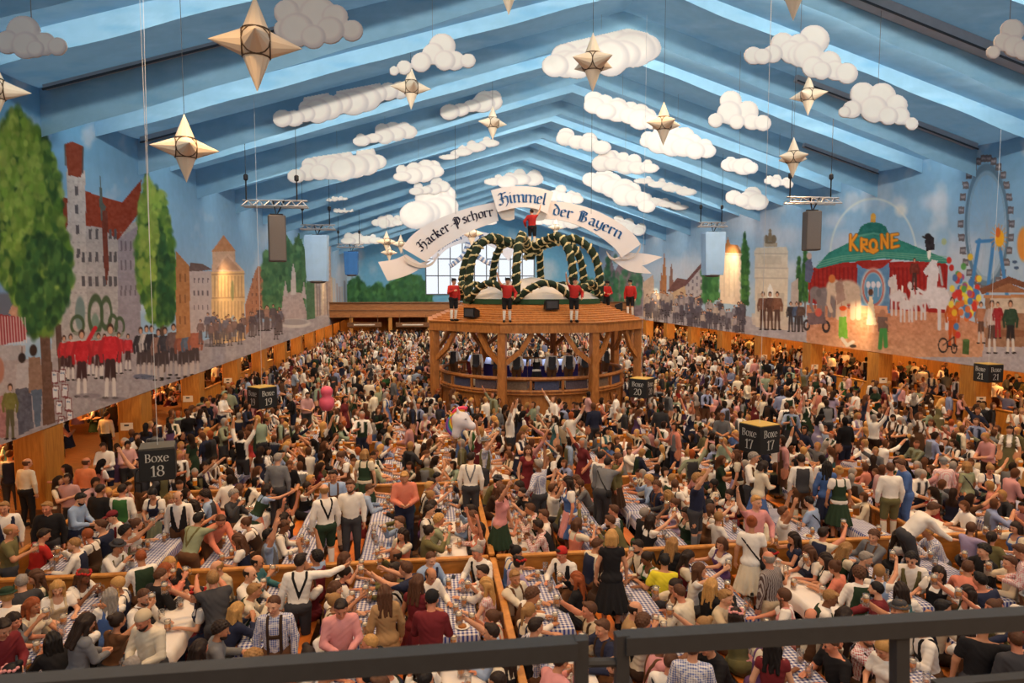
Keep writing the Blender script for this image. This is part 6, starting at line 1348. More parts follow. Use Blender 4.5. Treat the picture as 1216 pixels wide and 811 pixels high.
def hair_mesh(style):
    if style in HAIR: return HAIR[style]
    a = np.arange(-.20, .205, .0085); v = Vol(a, a, np.arange(-.34, .34, .0085)); I = (np.zeros(3), np.eye(3)); X, Y, Z = v.local(I)
    E = lambda c, r, k=.02: v.ell(I, c, r, k)
    if style in ('short', 'curly', 'crop', 'balding'):
        g = {'short': .010, 'curly': .024, 'crop': .006, 'balding': .007}[style]
        E((0, -.003, .14), (.080+g, .098+g, .098+g)); 
        v.d = np.maximum(v.d, -(Z-(.118+.92*np.clip(Y, -.09, .075)+.006*np.sin(X*90)))*.8) if style != 'balding' else np.maximum(np.maximum(np.maximum(v.d, -(Z-.055)), Z-.172), Y-.035)
        if style in ('short', 'crop'): v.d = v.d+(.0032*np.sin(X*150+Y*40)*np.sin(Y*120+Z*60)).astype(f32)
        if style == 'short': E((.02, .07, .215), (.06, .035, .022), .02)
        if style == 'curly': v.d = v.d+(.010*np.sin(X*95)*np.sin(Y*95)*np.sin(Z*95)).astype(f32)
    elif style in ('long', 'bob', 'pony', 'bun', 'braid'):
        E((0, -.005, .14), (.094, .112, .112)); v.d = np.maximum(v.d, -(Z-(.06+1.25*np.clip(Y, -.02, .08)))*.7)
        if style == 'long':
            for q in (-1, 1): v.cap((q*.078, -.01, .12), (q*.098, .02, -.10), .034, .026, .03)
            for q in (-.06, 0, .06): v.cap((q, -.075, .12), (q*1.3, -.105, -.20), .045, .03, .03)
            v.d = v.d+(.005*np.sin(X*130+np.sin(Z*30)*1.5)).astype(f32)
        elif style == 'bob':
            for q in (-1, 1): v.cap((q*.08, -.01, .13), (q*.088, .02, .02), .034, .03, .03)
            for q in (-.05, 0, .05): v.cap((q, -.08, .12), (q*1.4, -.085, .0), .045, .035, .03)
        elif style == 'pony': E((0, -.12, .17), (.03, .03, .03)); v.cap((0, -.13, .16), (0, -.15, -.06), .034, .016, .02)
        elif style == 'bun': E((0, -.10, .21), (.05, .045, .045))
        elif style == 'braid':
            for q in (-1, 1):
                for k in range(6): E((q*(.085+.004*k), .03, .06-k*.04), (.022, .022, .028), .008)
    elif style in ('hat', 'cap', 'beanie', 'wreath', 'devil'):
        if style == 'hat':
            E((0, 0, .21), (.088, .105, .075)); v.d = np.maximum(v.d, Z-.262+.12*np.abs(X)); E((0, 0, .182), (.14, .155, .012), .012); E((.085, -.02, .24), (.014, .02, .05), .006)
        elif style == 'cap': E((0, 0, .165), (.092, .11, .085)); v.d = np.maximum(v.d, -(Z-.15)); E((0, .13, .158), (.065, .07, .010), .012)
        elif style == 'beanie': E((0, -.008, .15), (.096, .112, .108)); v.d = np.maximum(v.d, -(Z-.135-.35*np.clip(Y, -.1, .1)))
        elif style == 'wreath':
            for k in range(14): q = 2*math.pi*k/14; E((.092*math.cos(q), .108*math.sin(q), .19+.02*math.sin(q*3)), (.024, .024, .022), .004)
        elif style == 'devil':
            for q in (-1, 1): v.cap((q*.06, 0, .22), (q*.085, .0, .30), .02, .005, .01)
    elif style == 'beard':
        E((0, .046, .045), (.062, .066, .062)); E((0, .075, .02), (.035, .035, .035)); v.d = np.maximum(v.d, Z-(.052-.25*np.clip(Y-.05, -.1, .1))); v.d = np.maximum(v.d, -(Y-.015))
    elif style == 'glasses':
        for q in (-1, 1):
            E((q*.034, .107, .112), (.020, .006, .015), 0); v.cap((q*.06, .10, .115), (q*.084, .0, .115), .004, None, 0)
        v.cap((-.012, .112, .115), (.012, .112, .115), .004, None, 0)
    V, Q = v.nets(); me = np_mesh(style, V, Q, True, [clothmat if style in ('hat', 'cap', 'beanie', 'wreath', 'devil', 'glasses') else hairm]); HAIR[style] = me; return me

def make_person(ps, loc, rz, skin, hair, style, wear, extras=(), name='person', group=None):
    """ps pose; rz heading (0 = looking away along the hall); wear = [(part, colour)]"""
    body = link(name, part_mesh(ps, 'body')); body.location = loc; body.rotation_euler = (0, 0, -rz); body.scale = (1.08, 1.08, 1.045); body.color = (*lin(SKIN[skin]), 1)
    for part, c in wear:
        for q in ((part[:4]+'0', part[:4]+'1') if part in ('shoes', 'socks') else (part,)): dye(link(q.rstrip('01'), part_mesh(ps, q), body), c)
    Hm = Matrix.Translation(Vector(ps.H[0])) @ Matrix(ps.H[1].T.tolist()).to_4x4() @ Matrix.Scale(1.0 if ps.m else .95, 4)
    for st, c in ([(style, ('H', hair))] if style else []) + list(extras):
        o = link('hair' if st in ('short', 'curly', 'crop', 'balding', 'long', 'bob', 'pony', 'bun', 'braid') else {'wreath': 'flower_wreath', 'devil': 'horned_headband'}.get(st, st), hair_mesh(st), body); o.matrix_local = Hm; dye(o, c)
    if group: body['group'] = group
    return body
# ------------------------------------------------------------------ beer mugs
glass = glassy('mug_glass', (.98, .98, .97), .05); beerm = mat('beer', (214, 128, 30), .25, .2, 8, 0, 0, 0, None, .5); foamm = mat('foam', (236, 226, 206), .9, .05, 30)
def mug_meshes():
    b = MB(); n = 12; b.lathe([(.046, 0), (.050, .012), (.048, .03), (.052, .09), (.050, .15), (.053, .195), (.048, .195), (.045, .15), (.046, .03), (.001, .026)], n, (0, 0, 0), False); g = b.mesh('beer_mug', (glass,), True)
    b = MB(); b.tube([(.050, 0, .05), (.085, 0, .055), (.097, 0, .09), (.095, 0, .13), (.080, 0, .155), (.050, 0, .16)], .010, 6); h = b.mesh('handle', (glass,), True)
    b = MB(); b.lathe([(.001, .028), (.044, .028), (.046, .09), (.045, .14), (.001, .142)], n, (0, 0, 0), False); be = b.mesh('beer', (beerm,), True)
    b = MB(); b.lathe([(.001, .1425), (.045, .1425), (.046, .165), (.03, .176), (.001, .178)], n, (0, 0, 0), False); fo = b.mesh('foam', (foamm,), True)
    b = MB(); b.lathe([(.001, .028), (.044, .028), (.045, .075), (.001, .077)], n, (0, 0, 0), False); bl = b.mesh('beer', (beerm,), True)
    return g, h, be, fo, bl
MUG = mug_meshes(); NMUG = [0]
def mug(loc, rz, lab, grp, level=1, tilt=None):
    NMUG[0] += 1
    o = link('beer_mug', MUG[0]); o.location = loc; o.rotation_euler = (0, 0, rz) if tilt is None else tilt; tag(o, lab, 'beer mug', grp)
    link('handle', MUG[1], o)
    if level == 1: link('beer', MUG[2], o); link('foam', MUG[3], o)
    elif level == .5: link('beer', MUG[4], o)
    return o
PEOPLE = []                                  # (x, y, on bench?) of everybody placed so far
USED = set()
GROUP = 'festival guests'
def local_to_world(p_, loc, rz):
    c, s = math.cos(-rz), math.sin(-rz); return Vector((loc[0]+p_[0]*c-p_[1]*s, loc[1]+p_[0]*s+p_[1]*c, loc[2]+p_[2]))
def held_mug(ps, loc, rz, where, hand=0):
    w, f, n, t = ps.palm[hand] if hasattr(ps, 'palm') else (None,)*4
    if w is None: return
    c = w + n*.062 + f*.03; P_ = local_to_world(c*np.array((1.08, 1.08, 1.045)), loc, rz); P_.z -= .10
    mug(P_, R.uniform(0, 6), 'beer mug held up by a drinker '+where, 'held mugs '+where, 1)
PALMS = {}
def get_pose(name, sex):
    ps = pose(name, sex)
    part_mesh(ps, 'body')
    return ps
MTOP = [('white', 26), ('cream', 9), ('light blue', 4), ('blue checked', 9), ('red checked', 7), ('pink', 3), ('pink checked', 4), ('green checked', 4), ('grey', 6), ('navy', 8), ('black', 12), ('salmon', 3), ('olive', 4), ('charcoal', 6), ('beige', 3), ('sage', 3)]
MVEST = [('charcoal', 10), ('dark green', 7), ('brown', 6), ('navy', 6), ('grey', 4), ('black', 12), ('olive', 4), ('dark brown', 6), ('maroon', 2)]
FB = [('red', 3), ('dark green', 8), ('navy', 8), ('black', 12), ('maroon', 6), ('blue', 3), ('pink', 2), ('purple', 3), ('teal', 3), ('brown', 6), ('dark brown', 5), ('green', 2), ('salmon', 2), ('lilac', 2), ('olive', 3)]
FA = ['cream', 'pink', 'lilac', 'sage', 'navy', 'white', 'maroon', 'gold', 'light blue']
JK = ['black', 'charcoal', 'navy', 'tan', 'olive', 'grey', 'maroon', 'brown', 'salmon']
def wch(l, rr=R): return rr.choices([a for a, _ in l], [b for _, b in l])[0]
def outfit_m(rr=R):
    q = rr.random(); leg = rr.choice(['brown', 'dark brown', 'brown', 'charcoal']); top = wch(MTOP, rr)
    base = [('shorts', leg), ('socks', rr.choice(['cream', 'grey', 'white'])), ('shoes', 'dark brown')]
    if q < .42:
        t = rr.choice(['white', 'white', 'cream', 'light blue', 'red checked', 'blue checked']); v = wch(MVEST, rr); return [('shirt', t), ('vest', v)] + base, f'{v} vest'
    if q < .66:
        s = rr.choice(['brown', 'dark brown', 'black']); return [('shirt', top), ('suspenders', s)] + base, f'{top} shirt with braces'
    if q < .84: return [('shirt', top)] + base, f'plain {top} shirt'
    if q < .92: c = rr.choice(JK); return [('jacket', c), ('trousers', 'navy'), ('shoes', 'black')], f'{c} jacket'
    c = rr.choice(['olive', 'black', 'grey', 'navy', 'red', 'white', 'teal']); return [('polo', c), ('trousers', rr.choice(['navy', 'charcoal', 'beige'])), ('shoes', 'black')], f'{c} T-shirt'
def outfit_f(rr=R):
    q = rr.random(); b = wch(FB, rr); a = rr.choice(FA)
    if q < .72: return [('blouse', rr.choice(['white', 'white', 'cream'])), ('bodice', b), ('skirt', b), ('apron', a), ('shoes', 'black')], f'{b} dirndl'
    if q < .82: c = rr.choice(JK); return [('jacket', c), ('skirt', b), ('shoes', 'black')], f'{c} jacket'
    if q < .92: c = rr.choice(['white', 'black', 'cream', 'pink', 'grey', 'lilac', 'red']); return [('polo', c), ('skirt', rr.choice(['navy', 'charcoal', b])), ('shoes', 'black')], f'{c} short-sleeved top'
    return [('dress_top', b), ('skirt', b), ('shoes', 'black')], f'{b} dress'
MH = ['short', 'short', 'short', 'curly', 'crop', 'balding']; FH = ['long', 'long', 'long', 'bob', 'pony', 'bun', 'braid']
HC = [('dark-haired', 12), ('brown-haired', 12), ('blond', 3), ('black-haired', 5), ('fair-haired', 4), ('grey-haired', 3), ('red-haired', 1.3)]
def look(sex, rr=R):
    hair = wch(HC, rr); st = rr.choice(MH if sex == 'm' else FH); ex = []
    if sex == 'm' and rr.random() < .3 and hair != 'blond': ex.append(('beard', HM[hair]))
    if rr.random() < .06: ex.append(('glasses', 'black'))
    if sex == 'm' and rr.random() < .06: ex.append(('hat', rr.choice(['dark green', 'grey', 'charcoal', 'brown'])))
    if sex == 'f' and rr.random() < .06: ex.append(('wreath', rr.choice(['pink', 'red', 'cream'])))
    return hair, st, ex
# ---- people the photograph shows distinctly: head pixel, pose, sex, heading, what carries them, hair, style, clothes, extras, label
F_, B_ = 0.0, .46
W_ = lambda *a: list(a)
LED = [('shorts', 'brown'), ('socks', 'cream'), ('shoes', 'dark brown')]; TRO = [('trousers', 'charcoal'), ('shoes', 'black')]; DIR = lambda b, a, bl='white': [('blouse', bl), ('bodice', b), ('skirt', b), ('apron', a), ('shoes', 'black')]
MS = lambda t, *x: [('shirt', t)] + list(x)
SP = [
 (726, 641, 'stand', 'f', 8, B_, 'blond', 'bob', [('dress_top', 'black'), ('skirt', 'black'), ('shoes', 'black')], [], 'blond woman in a black dress standing on a bench with her back turned'),
 (325, 724, 'stand', 'm', 178, F_, 'brown-haired', 'crop', MS('blue checked', ('suspenders', 'dark brown')) + LED, [], 'stout man in blue checked shirt and leather braces facing the balcony'),
 (357, 671, 'side', 'm', -12, F_, 'dark-haired', 'short', MS('white', ('suspenders', 'black')) + TRO, [], 'man in white shirt and crossed black braces stretching one arm sideways'),
 (170, 742, 'hold', 'm', 200, F_, 'brown-haired', 'crop', MS('cream') + TRO, [('beanie', 'beige'), ('beard', HM['dark-haired'])], 'bearded man in a beige knitted cap and cream shirt looking down'),
 (60, 638, 'table', 'm', 40, B_, 'dark-haired', 'short', [('polo', 'red')] + TRO, [], 'man in plain bright red T-shirt seen from behind by the first pillar'),
 (96, 596, 'hold', 'm', 95, F_, 'black-haired', 'short', MS('light blue') + [('trousers', 'navy'), ('shoes', 'black')], [('beard', HM['black-haired'])], 'bearded man in light blue shirt reading something in his hands in the aisle'),
 (120, 585, 'stand', 'm', 15, F_, 'dark-haired', 'crop', [('jacket', 'black')] + TRO, [], 'man in a black suit standing with his back turned in the aisle'),
 (146, 585, 'stand', 'm', 5, F_, 'dark-haired', 'crop', MS('white', ('vest', 'green')) + [('trousers', 'grey'), ('shoes', 'black')], [], 'man in bright green vest over white shirt standing in the aisle'),
 (181, 590, 'hold', 'f', 185, F_, 'black-haired', 'bun', DIR('navy', 'sage'), [], 'woman in navy dirndl with long pale green apron in the aisle'),
 (211, 594, 'stand', 'm', 178, F_, 'brown-haired', 'balding', MS('white', ('vest', 'black')) + LED, [], 'man in open black vest facing the balcony beside the green aproned woman'),
 (236, 620, 'reach', 'm', 25, F_, 'black-haired', 'short', MS('sage', ('suspenders', 'olive')) + LED, [], 'man in pale sage shirt with braces leaning over a table'),
 (262, 622, 'bow', 'm', 140, F_, 'brown-haired', 'short', MS('salmon') + LED, [], 'man in salmon shirt bowed over a checked table'),
 (318, 583, 'reach', 'f', 62, F_, 'dark-haired', 'bob', [('polo', 'light blue'), ('bodice', 'dark green'), ('skirt', 'dark green'), ('apron', 'salmon'), ('shoes', 'black')], [], 'woman in dark dirndl and salmon apron touching a bald man'),
 (357, 587, 'stand', 'm', 330, B_, 'fair-haired', 'balding', MS('white', ('suspenders', 'black')) + [('shorts', 'dark green'), ('socks', 'white'), ('shoes', 'black')], [], 'balding man in white shirt and dark green shorts standing on a bench'),
 (386, 569, 'stand', 'm', 172, B_, 'dark-haired', 'short', MS('light blue', ('suspenders', 'brown')) + LED, [], 'tall man in light blue shirt and brown leather braces facing the balcony'),
 (419, 584, 'hold', 'f', 190, F_, 'brown-haired', 'bob', DIR('maroon', 'pink'), [('hat', 'dark green')], 'woman in a feathered dark hat and maroon dirndl holding beer'),
 (446, 580, 'stand', 'm', 170, B_, 'brown-haired', 'short', MS('white') + TRO, [('beard', HM['brown-haired'])], 'bearded man in an untucked white shirt standing above the tables'),
 (318, 548, 'stand', 'm', 10, B_, 'grey-haired', 'short', MS('grey') + TRO, [], 'broad man in grey shirt standing with his back turned behind the dirndl woman'),
 (127, 495, 'stand', 'm', 15, F_, 'dark-haired', 'crop', MS('cream') + [('trousers', 'black'), ('shoes', 'black')], [], 'steward in cream shirt walking on the left gallery floor'),
 (103, 552, 'stand', 'm', 10, F_, 'brown-haired', 'balding', MS('orange') + TRO, [], 'man in orange shirt walking away beside the first left pillar'),
 (33, 553, 'stand', 'm', 20, F_, 'brown-haired', 'balding', MS('cream') + [('trousers', 'black'), ('shoes', 'black')], [], 'steward in cream shirt and black trousers left of the first pillar'),
 (12, 543, 'stand', 'm', -20, F_, 'brown-haired', 'short', MS('white', ('vest', 'navy')) + TRO, [], 'man in navy vest at the left edge beside the steward'),
 (14, 634, 'smug', 'm', 70, F_, 'fair-haired', 'balding', [('polo', 'olive')] + TRO, [], 'bald man in olive T-shirt lifting a beer at the left edge'),
 (56, 607, 'stand', 'm', 165, F_, 'fair-haired', 'short', MS('white', ('jacket', 'black')) + TRO, [], 'fair-haired man in open black jacket standing before the first pillar'),
 (5, 607, 'stand', 'm', 150, F_, 'fair-haired', 'short', MS('white', ('vest', 'navy')) + TRO, [], 'fair-haired man in navy vest at the picture edge above the bald man'),
 (75, 702, 'table', 'f', 185, B_, 'blond', 'long', [('blouse', 'white'), ('bodice', 'beige'), ('skirt', 'beige')], [], 'blond long-haired woman in white blouse facing the balcony beside a divider'),
 (44, 722, 'mug', 'f', 110, B_, 'red-haired', 'long', [('polo', 'cream'), ('skirt', 'navy')], [], 'red-haired woman in cream top lifting a mug at the left edge tables'),
 (25, 735, 'turn', 'f', 60, B_, 'dark-haired', 'long', [('polo', 'grey'), ('skirt', 'charcoal')], [], 'dark-haired woman in grey top turned sideways at the left edge tables'),
 (4, 752, 'hold', 'm', 120, F_, 'dark-haired', 'short', MS('maroon') + TRO, [], 'man in dusky maroon shirt cut by the lower left edge'),
 (18, 697, 'table', 'm', 60, B_, 'grey-haired', 'short', [('jacket', 'charcoal')] + TRO, [], 'grey-haired man in charcoal jacket at the left edge tables'),
 (115, 742, 'cheer', 'f', 330, B_, 'dark-haired', 'bun', [('dress_top', 'brown'), ('skirt', 'black')], [], 'dark-haired woman with bare arms lifting a mug at the lower left'),
 (66, 762, 'chin', 'f', 20, B_, 'black-haired', 'long', [('jacket', 'black'), ('skirt', 'black')], [], 'woman with long black curls and black jacket behind the railing'),
 (138, 744, 'chin', 'f', 40, B_, 'dark-haired', 'long', [('jacket', 'grey'), ('skirt', 'navy')], [], 'long-haired woman in grey coat beside the man with knitted cap'),
 (125, 616, 'table', 'm', 120, B_, 'dark-haired', 'crop', MS('white', ('vest', 'maroon')) + LED, [('cap', 'maroon')], 'man in maroon vest and maroon cap at the aisle table'),
 (186, 664, 'table', 'm', 30, B_, 'red-haired', 'crop', MS('white', ('vest', 'dark green')) + LED, [], 'red-haired man in dark green vest with his back turned'),
 (190, 680, 'mug', 'f', 70, B_, 'red-haired', 'long', [('jacket', 'salmon'), ('skirt', 'navy')], [], 'woman in salmon cardigan leaning over a blue checked table'),
 (205, 674, 'mug', 'f', 200, B_, 'blond', 'long', [('jacket', 'black'), ('skirt', 'black')], [], 'blond woman in black jacket drinking beside the salmon cardigan'),
 (160, 686, 'table', 'm', 300, B_, 'brown-haired', 'crop', [('jacket', 'black')] + TRO, [('beard', HM['dark-haired'])], 'close-cropped bearded man in black hooded jacket'),
 (235, 733, 'chin', 'f', 300, B_, 'blond', 'long', [('jacket', 'navy'), ('skirt', 'black')], [], 'woman with very long blond hair in dark navy jacket'),
 (247, 700, 'reach', 'm', 330, F_, 'fair-haired', 'short', [('jacket', 'charcoal')] + TRO, [], 'man in charcoal suit bending towards a bald companion'),
 (266, 678, 'table', 'm', 200, B_, 'fair-haired', 'balding', MS('beige') + TRO, [], 'bald man in beige shirt facing the balcony near the divider'),
 (291, 685, 'mug', 'm', 110, F_, 'dark-haired', 'balding', MS('white', ('vest', 'black')) + TRO, [('glasses', 'black')], 'man with glasses and black vest raising a mug left of the braces'),
 (299, 671, 'mug', 'm', 100, F_, 'black-haired', 'balding', MS('teal') + TRO, [('glasses', 'black')], 'balding man in teal shirt just behind the black vest'),
 (405, 728, 'hold', 'm', 165, F_, 'dark-haired', 'short', MS('pink') + LED, [], 'man in rolled-up pink shirt looking down over the railing'),
 (372, 752, 'chin', 'm', 190, B_, 'dark-haired', 'short', MS('white', ('vest', 'olive')) + LED, [], 'dark-haired man in olive vest bowing his head behind the railing'),
 (457, 708, 'stand', 'f', 340, F_, 'brown-haired', 'long', [('jacket', 'tan'), ('skirt', 'tan'), ('shoes', 'black')], [], 'woman with long brown hair in a tan coat, back turned'),
 (497, 695, 'stand', 'f', 20, F_, 'brown-haired', 'long', [('dress_top', 'maroon'), ('skirt', 'maroon'), ('shoes', 'black')], [], 'woman in sleeveless maroon dress standing beside the checked table'),
 (513, 717, 'hold', 'm', 10, F_, 'black-haired', 'short', MS('maroon') + [('trousers', 'beige'), ('shoes', 'black')], [('beanie', 'black')], 'man in maroon sweater and black headscarf with his back turned'),
 (482, 682, 'reach', 'm', 300, F_, 'brown-haired', 'short', [('jacket', 'navy')] + TRO, [], 'man in dark navy jacket leaning over towards the left'),
 (507, 668, 'table', 'm', 165, B_, 'brown-haired', 'crop', MS('light blue', ('vest', 'navy')) + LED, [], 'man in navy vest over light blue shirt facing the balcony'),
 (500, 687, 'table', 'm', 140, B_, 'brown-haired', 'balding', MS('white') + LED, [], 'balding man in plain white shirt at the centre table left bench'),
 (556, 661, 'table', 'm', 185, B_, 'grey-haired', 'short', MS('white', ('vest', 'black')) + LED, [], 'laughing man in black vest at the far end of the centre table'),
 (566, 683, 'turnl', 'm', 300, B_, 'dark-haired', 'short', MS('white') + LED, [('beard', HM['dark-haired'])], 'dark bearded man in white shirt leaning across the centre table'),
 (582, 697, 'mug', 'f', 285, B_, 'blond', 'long', [('dress_top', 'pink checked'), ('skirt', 'pink checked')], [], 'blond woman in pink checked dress drinking at the centre table'),
 (617, 712, 'table', 'm', 80, B_, 'brown-haired', 'curly', MS('white', ('vest', 'brown')) + LED, [], 'curly young man in brown vest right of the long divider'),
 (663, 662, 'table', 'm', 200, B_, 'dark-haired', 'short', MS('white', ('vest', 'black')) + LED, [('beanie', 'red')], 'person in a bright red beret and black vest by the cross divider'),
 (688, 690, 'mug', 'f', 300, B_, 'red-haired', 'long', [('jacket', 'black'), ('skirt', 'black')], [], 'woman with long auburn curls and black top beside the black dress'),
 (607, 672, 'table', 'f', 60, B_, 'dark-haired', 'bun', [('polo', 'lilac'), ('skirt', 'navy')], [('wreath', 'red')], 'woman in lilac top with red flowers in her hair'),
 (770, 676, 'turn', 'm', 60, B_, 'black-haired', 'short', [('polo', 'yellow')] + TRO, [('glasses', 'black')], 'young man with glasses in a bright yellow shirt'),
 (783, 708, 'table', 'm', 30, B_, 'brown-haired', 'crop', [('jacket', 'cream')] + [('trousers', 'blue')], [('beard', HM['brown-haired'])], 'bearded man in a cream hooded sweater with his back turned'),
 (797, 648, 'table', 'f', 320, B_, 'fair-haired', 'long', [('jacket', 'black'), ('skirt', 'black')], [], 'fair long-haired woman in black top right of the black dress'),
 (890, 601, 'wave', 'm', 190, B_, 'blond', 'short', MS('pink') + LED, [], 'blond man in pale pink shirt with an arm flung up'),
 (903, 624, 'stand', 'f', 20, B_, 'red-haired', 'bun', [('blouse', 'white'), ('skirt', 'cream'), ('shoes', 'black'), ('bag', 'black')], [], 'woman in white blouse with black shoulder bag behind a divider'),
 (912, 668, 'stand', 'm', 330, F_, 'grey-haired', 'balding', MS('striped') + [('trousers', 'beige'), ('shoes', 'black')], [], 'grey-haired man in a striped shirt beside the red hair bow'),
 (930, 662, 'table', 'f', 60, B_, 'black-haired', 'bun', [('polo', 'black'), ('skirt', 'navy')], [('wreath', 'red')], 'dark-haired person with a big red hair bow at the divider'),
 (975, 667, 'mug', 'f', 300, B_, 'dark-haired', 'long', DIR('dark green', 'navy'), [], 'dark long-haired woman in dark green dirndl right of the red hair bow'),
 (1003, 668, 'table', 'f', 30, B_, 'brown-haired', 'bun', [('polo', 'salmon'), ('skirt', 'navy')], [], 'person in salmon top with bowed head behind the light blue dirndl'),
 (1014, 676, 'turn', 'm', 20, B_, 'brown-haired', 'curly', MS('white', ('vest', 'dark green')) + LED, [], 'curly man in dark green vest behind the light blue dirndl'),
 (1032, 682, 'cheer', 'f', 50, B_, 'fair-haired', 'braid', [('blouse', 'white'), ('bodice', 'light blue'), ('skirt', 'light blue'), ('apron', 'light blue')], [], 'woman in light blue dirndl stretching her arm up'),
 (1092, 668, 'table', 'm', 190, B_, 'black-haired', 'curly', MS('white', ('vest', 'olive')) + LED, [('glasses', 'black')], 'young man with glasses and olive vest facing the balcony'),
 (1152, 680, 'chin', 'm', 300, B_, 'brown-haired', 'short', MS('salmon') + LED, [], 'man in salmon shirt hunched at a right table'),
 (1168, 690, 'turnl', 'm', 300, B_, 'black-haired', 'short', [('polo', 'navy')] + TRO, [], 'dark-haired man in navy T-shirt at the right tables'),
 (1198, 683, 'chin', 'm', 320, B_, 'brown-haired', 'short', MS('pink checked') + LED, [], 'man in pink checked shirt at the right edge tables'),
 (964, 598, 'table', 'm', 20, B_, 'black-haired', 'crop', [('polo', 'light blue'), ('bag', 'black'), ('trousers', 'navy')], [], 'man in light blue shirt with black strap across his back'),
 (1006, 562, 'stand', 'f', 10, B_, 'blond', 'bun', DIR('dark green', 'dark green'), [], 'blond woman in long dark green dirndl standing on a bench'),
 (1040, 560, 'stand', 'm', 8, B_, 'brown-haired', 'crop', MS('white') + [('shorts', 'olive'), ('socks', 'cream'), ('shoes', 'white')], [], 'man in white shirt and olive shorts standing on a bench with his back turned'),
 (1070, 555, 'hold', 'm', 285, B_, 'brown-haired', 'short', MS('blue') + [('trousers', 'blue'), ('shoes', 'white')], [], 'man in grey-blue shirt and jeans standing above the tables'),
 (918, 556, 'hold', 'f', 80, B_, 'dark-haired', 'bob', [('shirt', 'cream'), ('skirt', 'blue'), ('shoes', 'black')], [], 'woman in cream blouse and blue skirt seen from the side'),
 (945, 549, 'stand', 'm', 5, B_, 'dark-haired', 'short', MS('white', ('vest', 'charcoal')) + LED, [], 'man in charcoal vest standing beside the blue skirt'),
 (978, 556, 'stand', 'f', 20, B_, 'black-haired', 'long', [('jacket', 'blue'), ('skirt', 'navy'), ('shoes', 'black')], [], 'dark-haired person in blue denim jacket with back turned'),
 (901, 552, 'stand', 'm', 330, F_, 'black-haired', 'crop', [('jacket', 'black')] + TRO, [], 'man in black standing under the cornerwise sign'),
 (1120, 552, 'stand', 'm', 10, F_, 'grey-haired', 'crop', MS('pink checked') + TRO, [('cap', 'grey')], 'man in grey cap and pink checked shirt with his back turned'),
 (1147, 556, 'stand', 'f', 350, F_, 'fair-haired', 'bob', [('polo', 'sage'), ('skirt', 'navy'), ('shoes', 'black'), ('bag', 'charcoal')], [], 'fair-haired woman in sage top with a dark bag strap'),
 (1176, 560, 'hold', 'f', 200, F_, 'fair-haired', 'bun', DIR('navy', 'sage'), [], 'waitress in navy dirndl with pale green apron on the right'),
 (1101, 608, 'bow', 'm', 100, B_, 'brown-haired', 'short', MS('white') + TRO, [], 'man in white shirt bending forward beside a divider corner'),
 (885, 712, 'mug', 'm', 230, B_, 'fair-haired', 'short', MS('beige') + LED, [], 'fair-haired man in beige shirt behind the balcony railing with raised beer'),
 (846, 698, 'mug', 'f', 60, B_, 'blond', 'long', [('jacket', 'black'), ('skirt', 'navy')], [], 'blond woman in black top beside raised mugs'),
 (694, 546, 'stand', 'm', 60, B_, 'dark-haired', 'crop', MS('white', ('vest', 'grey')) + TRO, [], 'man in grey vest standing in profile above the tables'),
 (732, 552, 'reach', 'm', 40, B_, 'dark-haired', 'crop', MS('grey', ('bag', 'black')) + TRO, [], 'man in grey shirt with black cross strap reaching forward'),
 (545, 547, 'stand', 'm', 10, B_, 'dark-haired', 'short', MS('white', ('suspenders', 'grey')) + TRO, [], 'man in white shirt seen from behind at the middle divider'),
 (580, 507, 'stand', 'm', 30, B_, 'brown-haired', 'short', MS('white', ('vest', 'green')) + LED, [], 'man in bright green vest in front of the bandstand'),
 (988, 768, 'table', 'm', 260, B_, 'brown-haired', 'short', [('polo', 'black')] + TRO, [('glasses', 'black')], 'man in black T-shirt and glasses below the right railing'),
 (1048, 775, 'hold', 'f', 250, F_, 'blond', 'pony', [('polo', 'white'), ('skirt', 'brown'), ('shoes', 'black')], [], 'blond woman in white top next to the railing post'),
 (1150, 762, 'turnl', 'f', 300, B_, 'dark-haired', 'long', DIR('brown', 'pink'), [], 'woman with long dark curls below the right railing'),
 (1168, 750, 'side', 'm', 30, F_, 'black-haired', 'short', [('polo', 'black')] + TRO, [], 'man in black T-shirt stretching an arm below the right railing'),
 (1188, 786, 'table', 'm', 10, B_, 'brown-haired', 'crop', MS('charcoal') + TRO, [('devil', 'red')], 'man wearing red devil horns at the lower right'),
 (823, 775, 'stand', 'm', 20, F_, 'brown-haired', 'short', MS('blue checked') + LED, [], 'man in blue checked shirt directly below the railing'),
 (918, 770, 'stand', 'f', 20, F_, 'black-haired', 'long', [('dress_top', 'maroon'), ('skirt', 'maroon'), ('shoes', 'black')], [], 'woman with long black hair in a maroon dress below the railing'),
 (648, 790, 'chin', 'm', 60, B_, 'dark-haired', 'short', MS('pink') + LED, [('hat', 'olive')], 'man in pink shirt and olive hat at the bottom edge'),
 (785, 790, 'table', 'm', 20, B_, 'brown-haired', 'crop', MS('white', ('bag', 'black')) + LED, [], 'man in white shirt with black strap at the bottom edge'),
]
HZ = {}
def head_z(ps):
    return float((ps.H[0]+ps.H[1].T @ np.array((0, .02, .12)))[2])
def near_bench(x, y):
    best = None
    for (tx, y0, y1, side, j, r) in NT:
        if y0-.1 < y < y1+.1:
            for q in (-1, 1):
                d = abs(tx+q*.54-x)
                if best is None or d < best[0]: best = (d, tx+q*.54, tx, q, (side, j, r))
    return best
def free(x, y, m): return all((x-a)**2+(y-b)**2 > m*m for a, b in PEOPLE)
CLEAR = []
SEATED = {'table', 'mug', 'cheer', 'chin', 'turn', 'turnl', 'hug', 'up'}
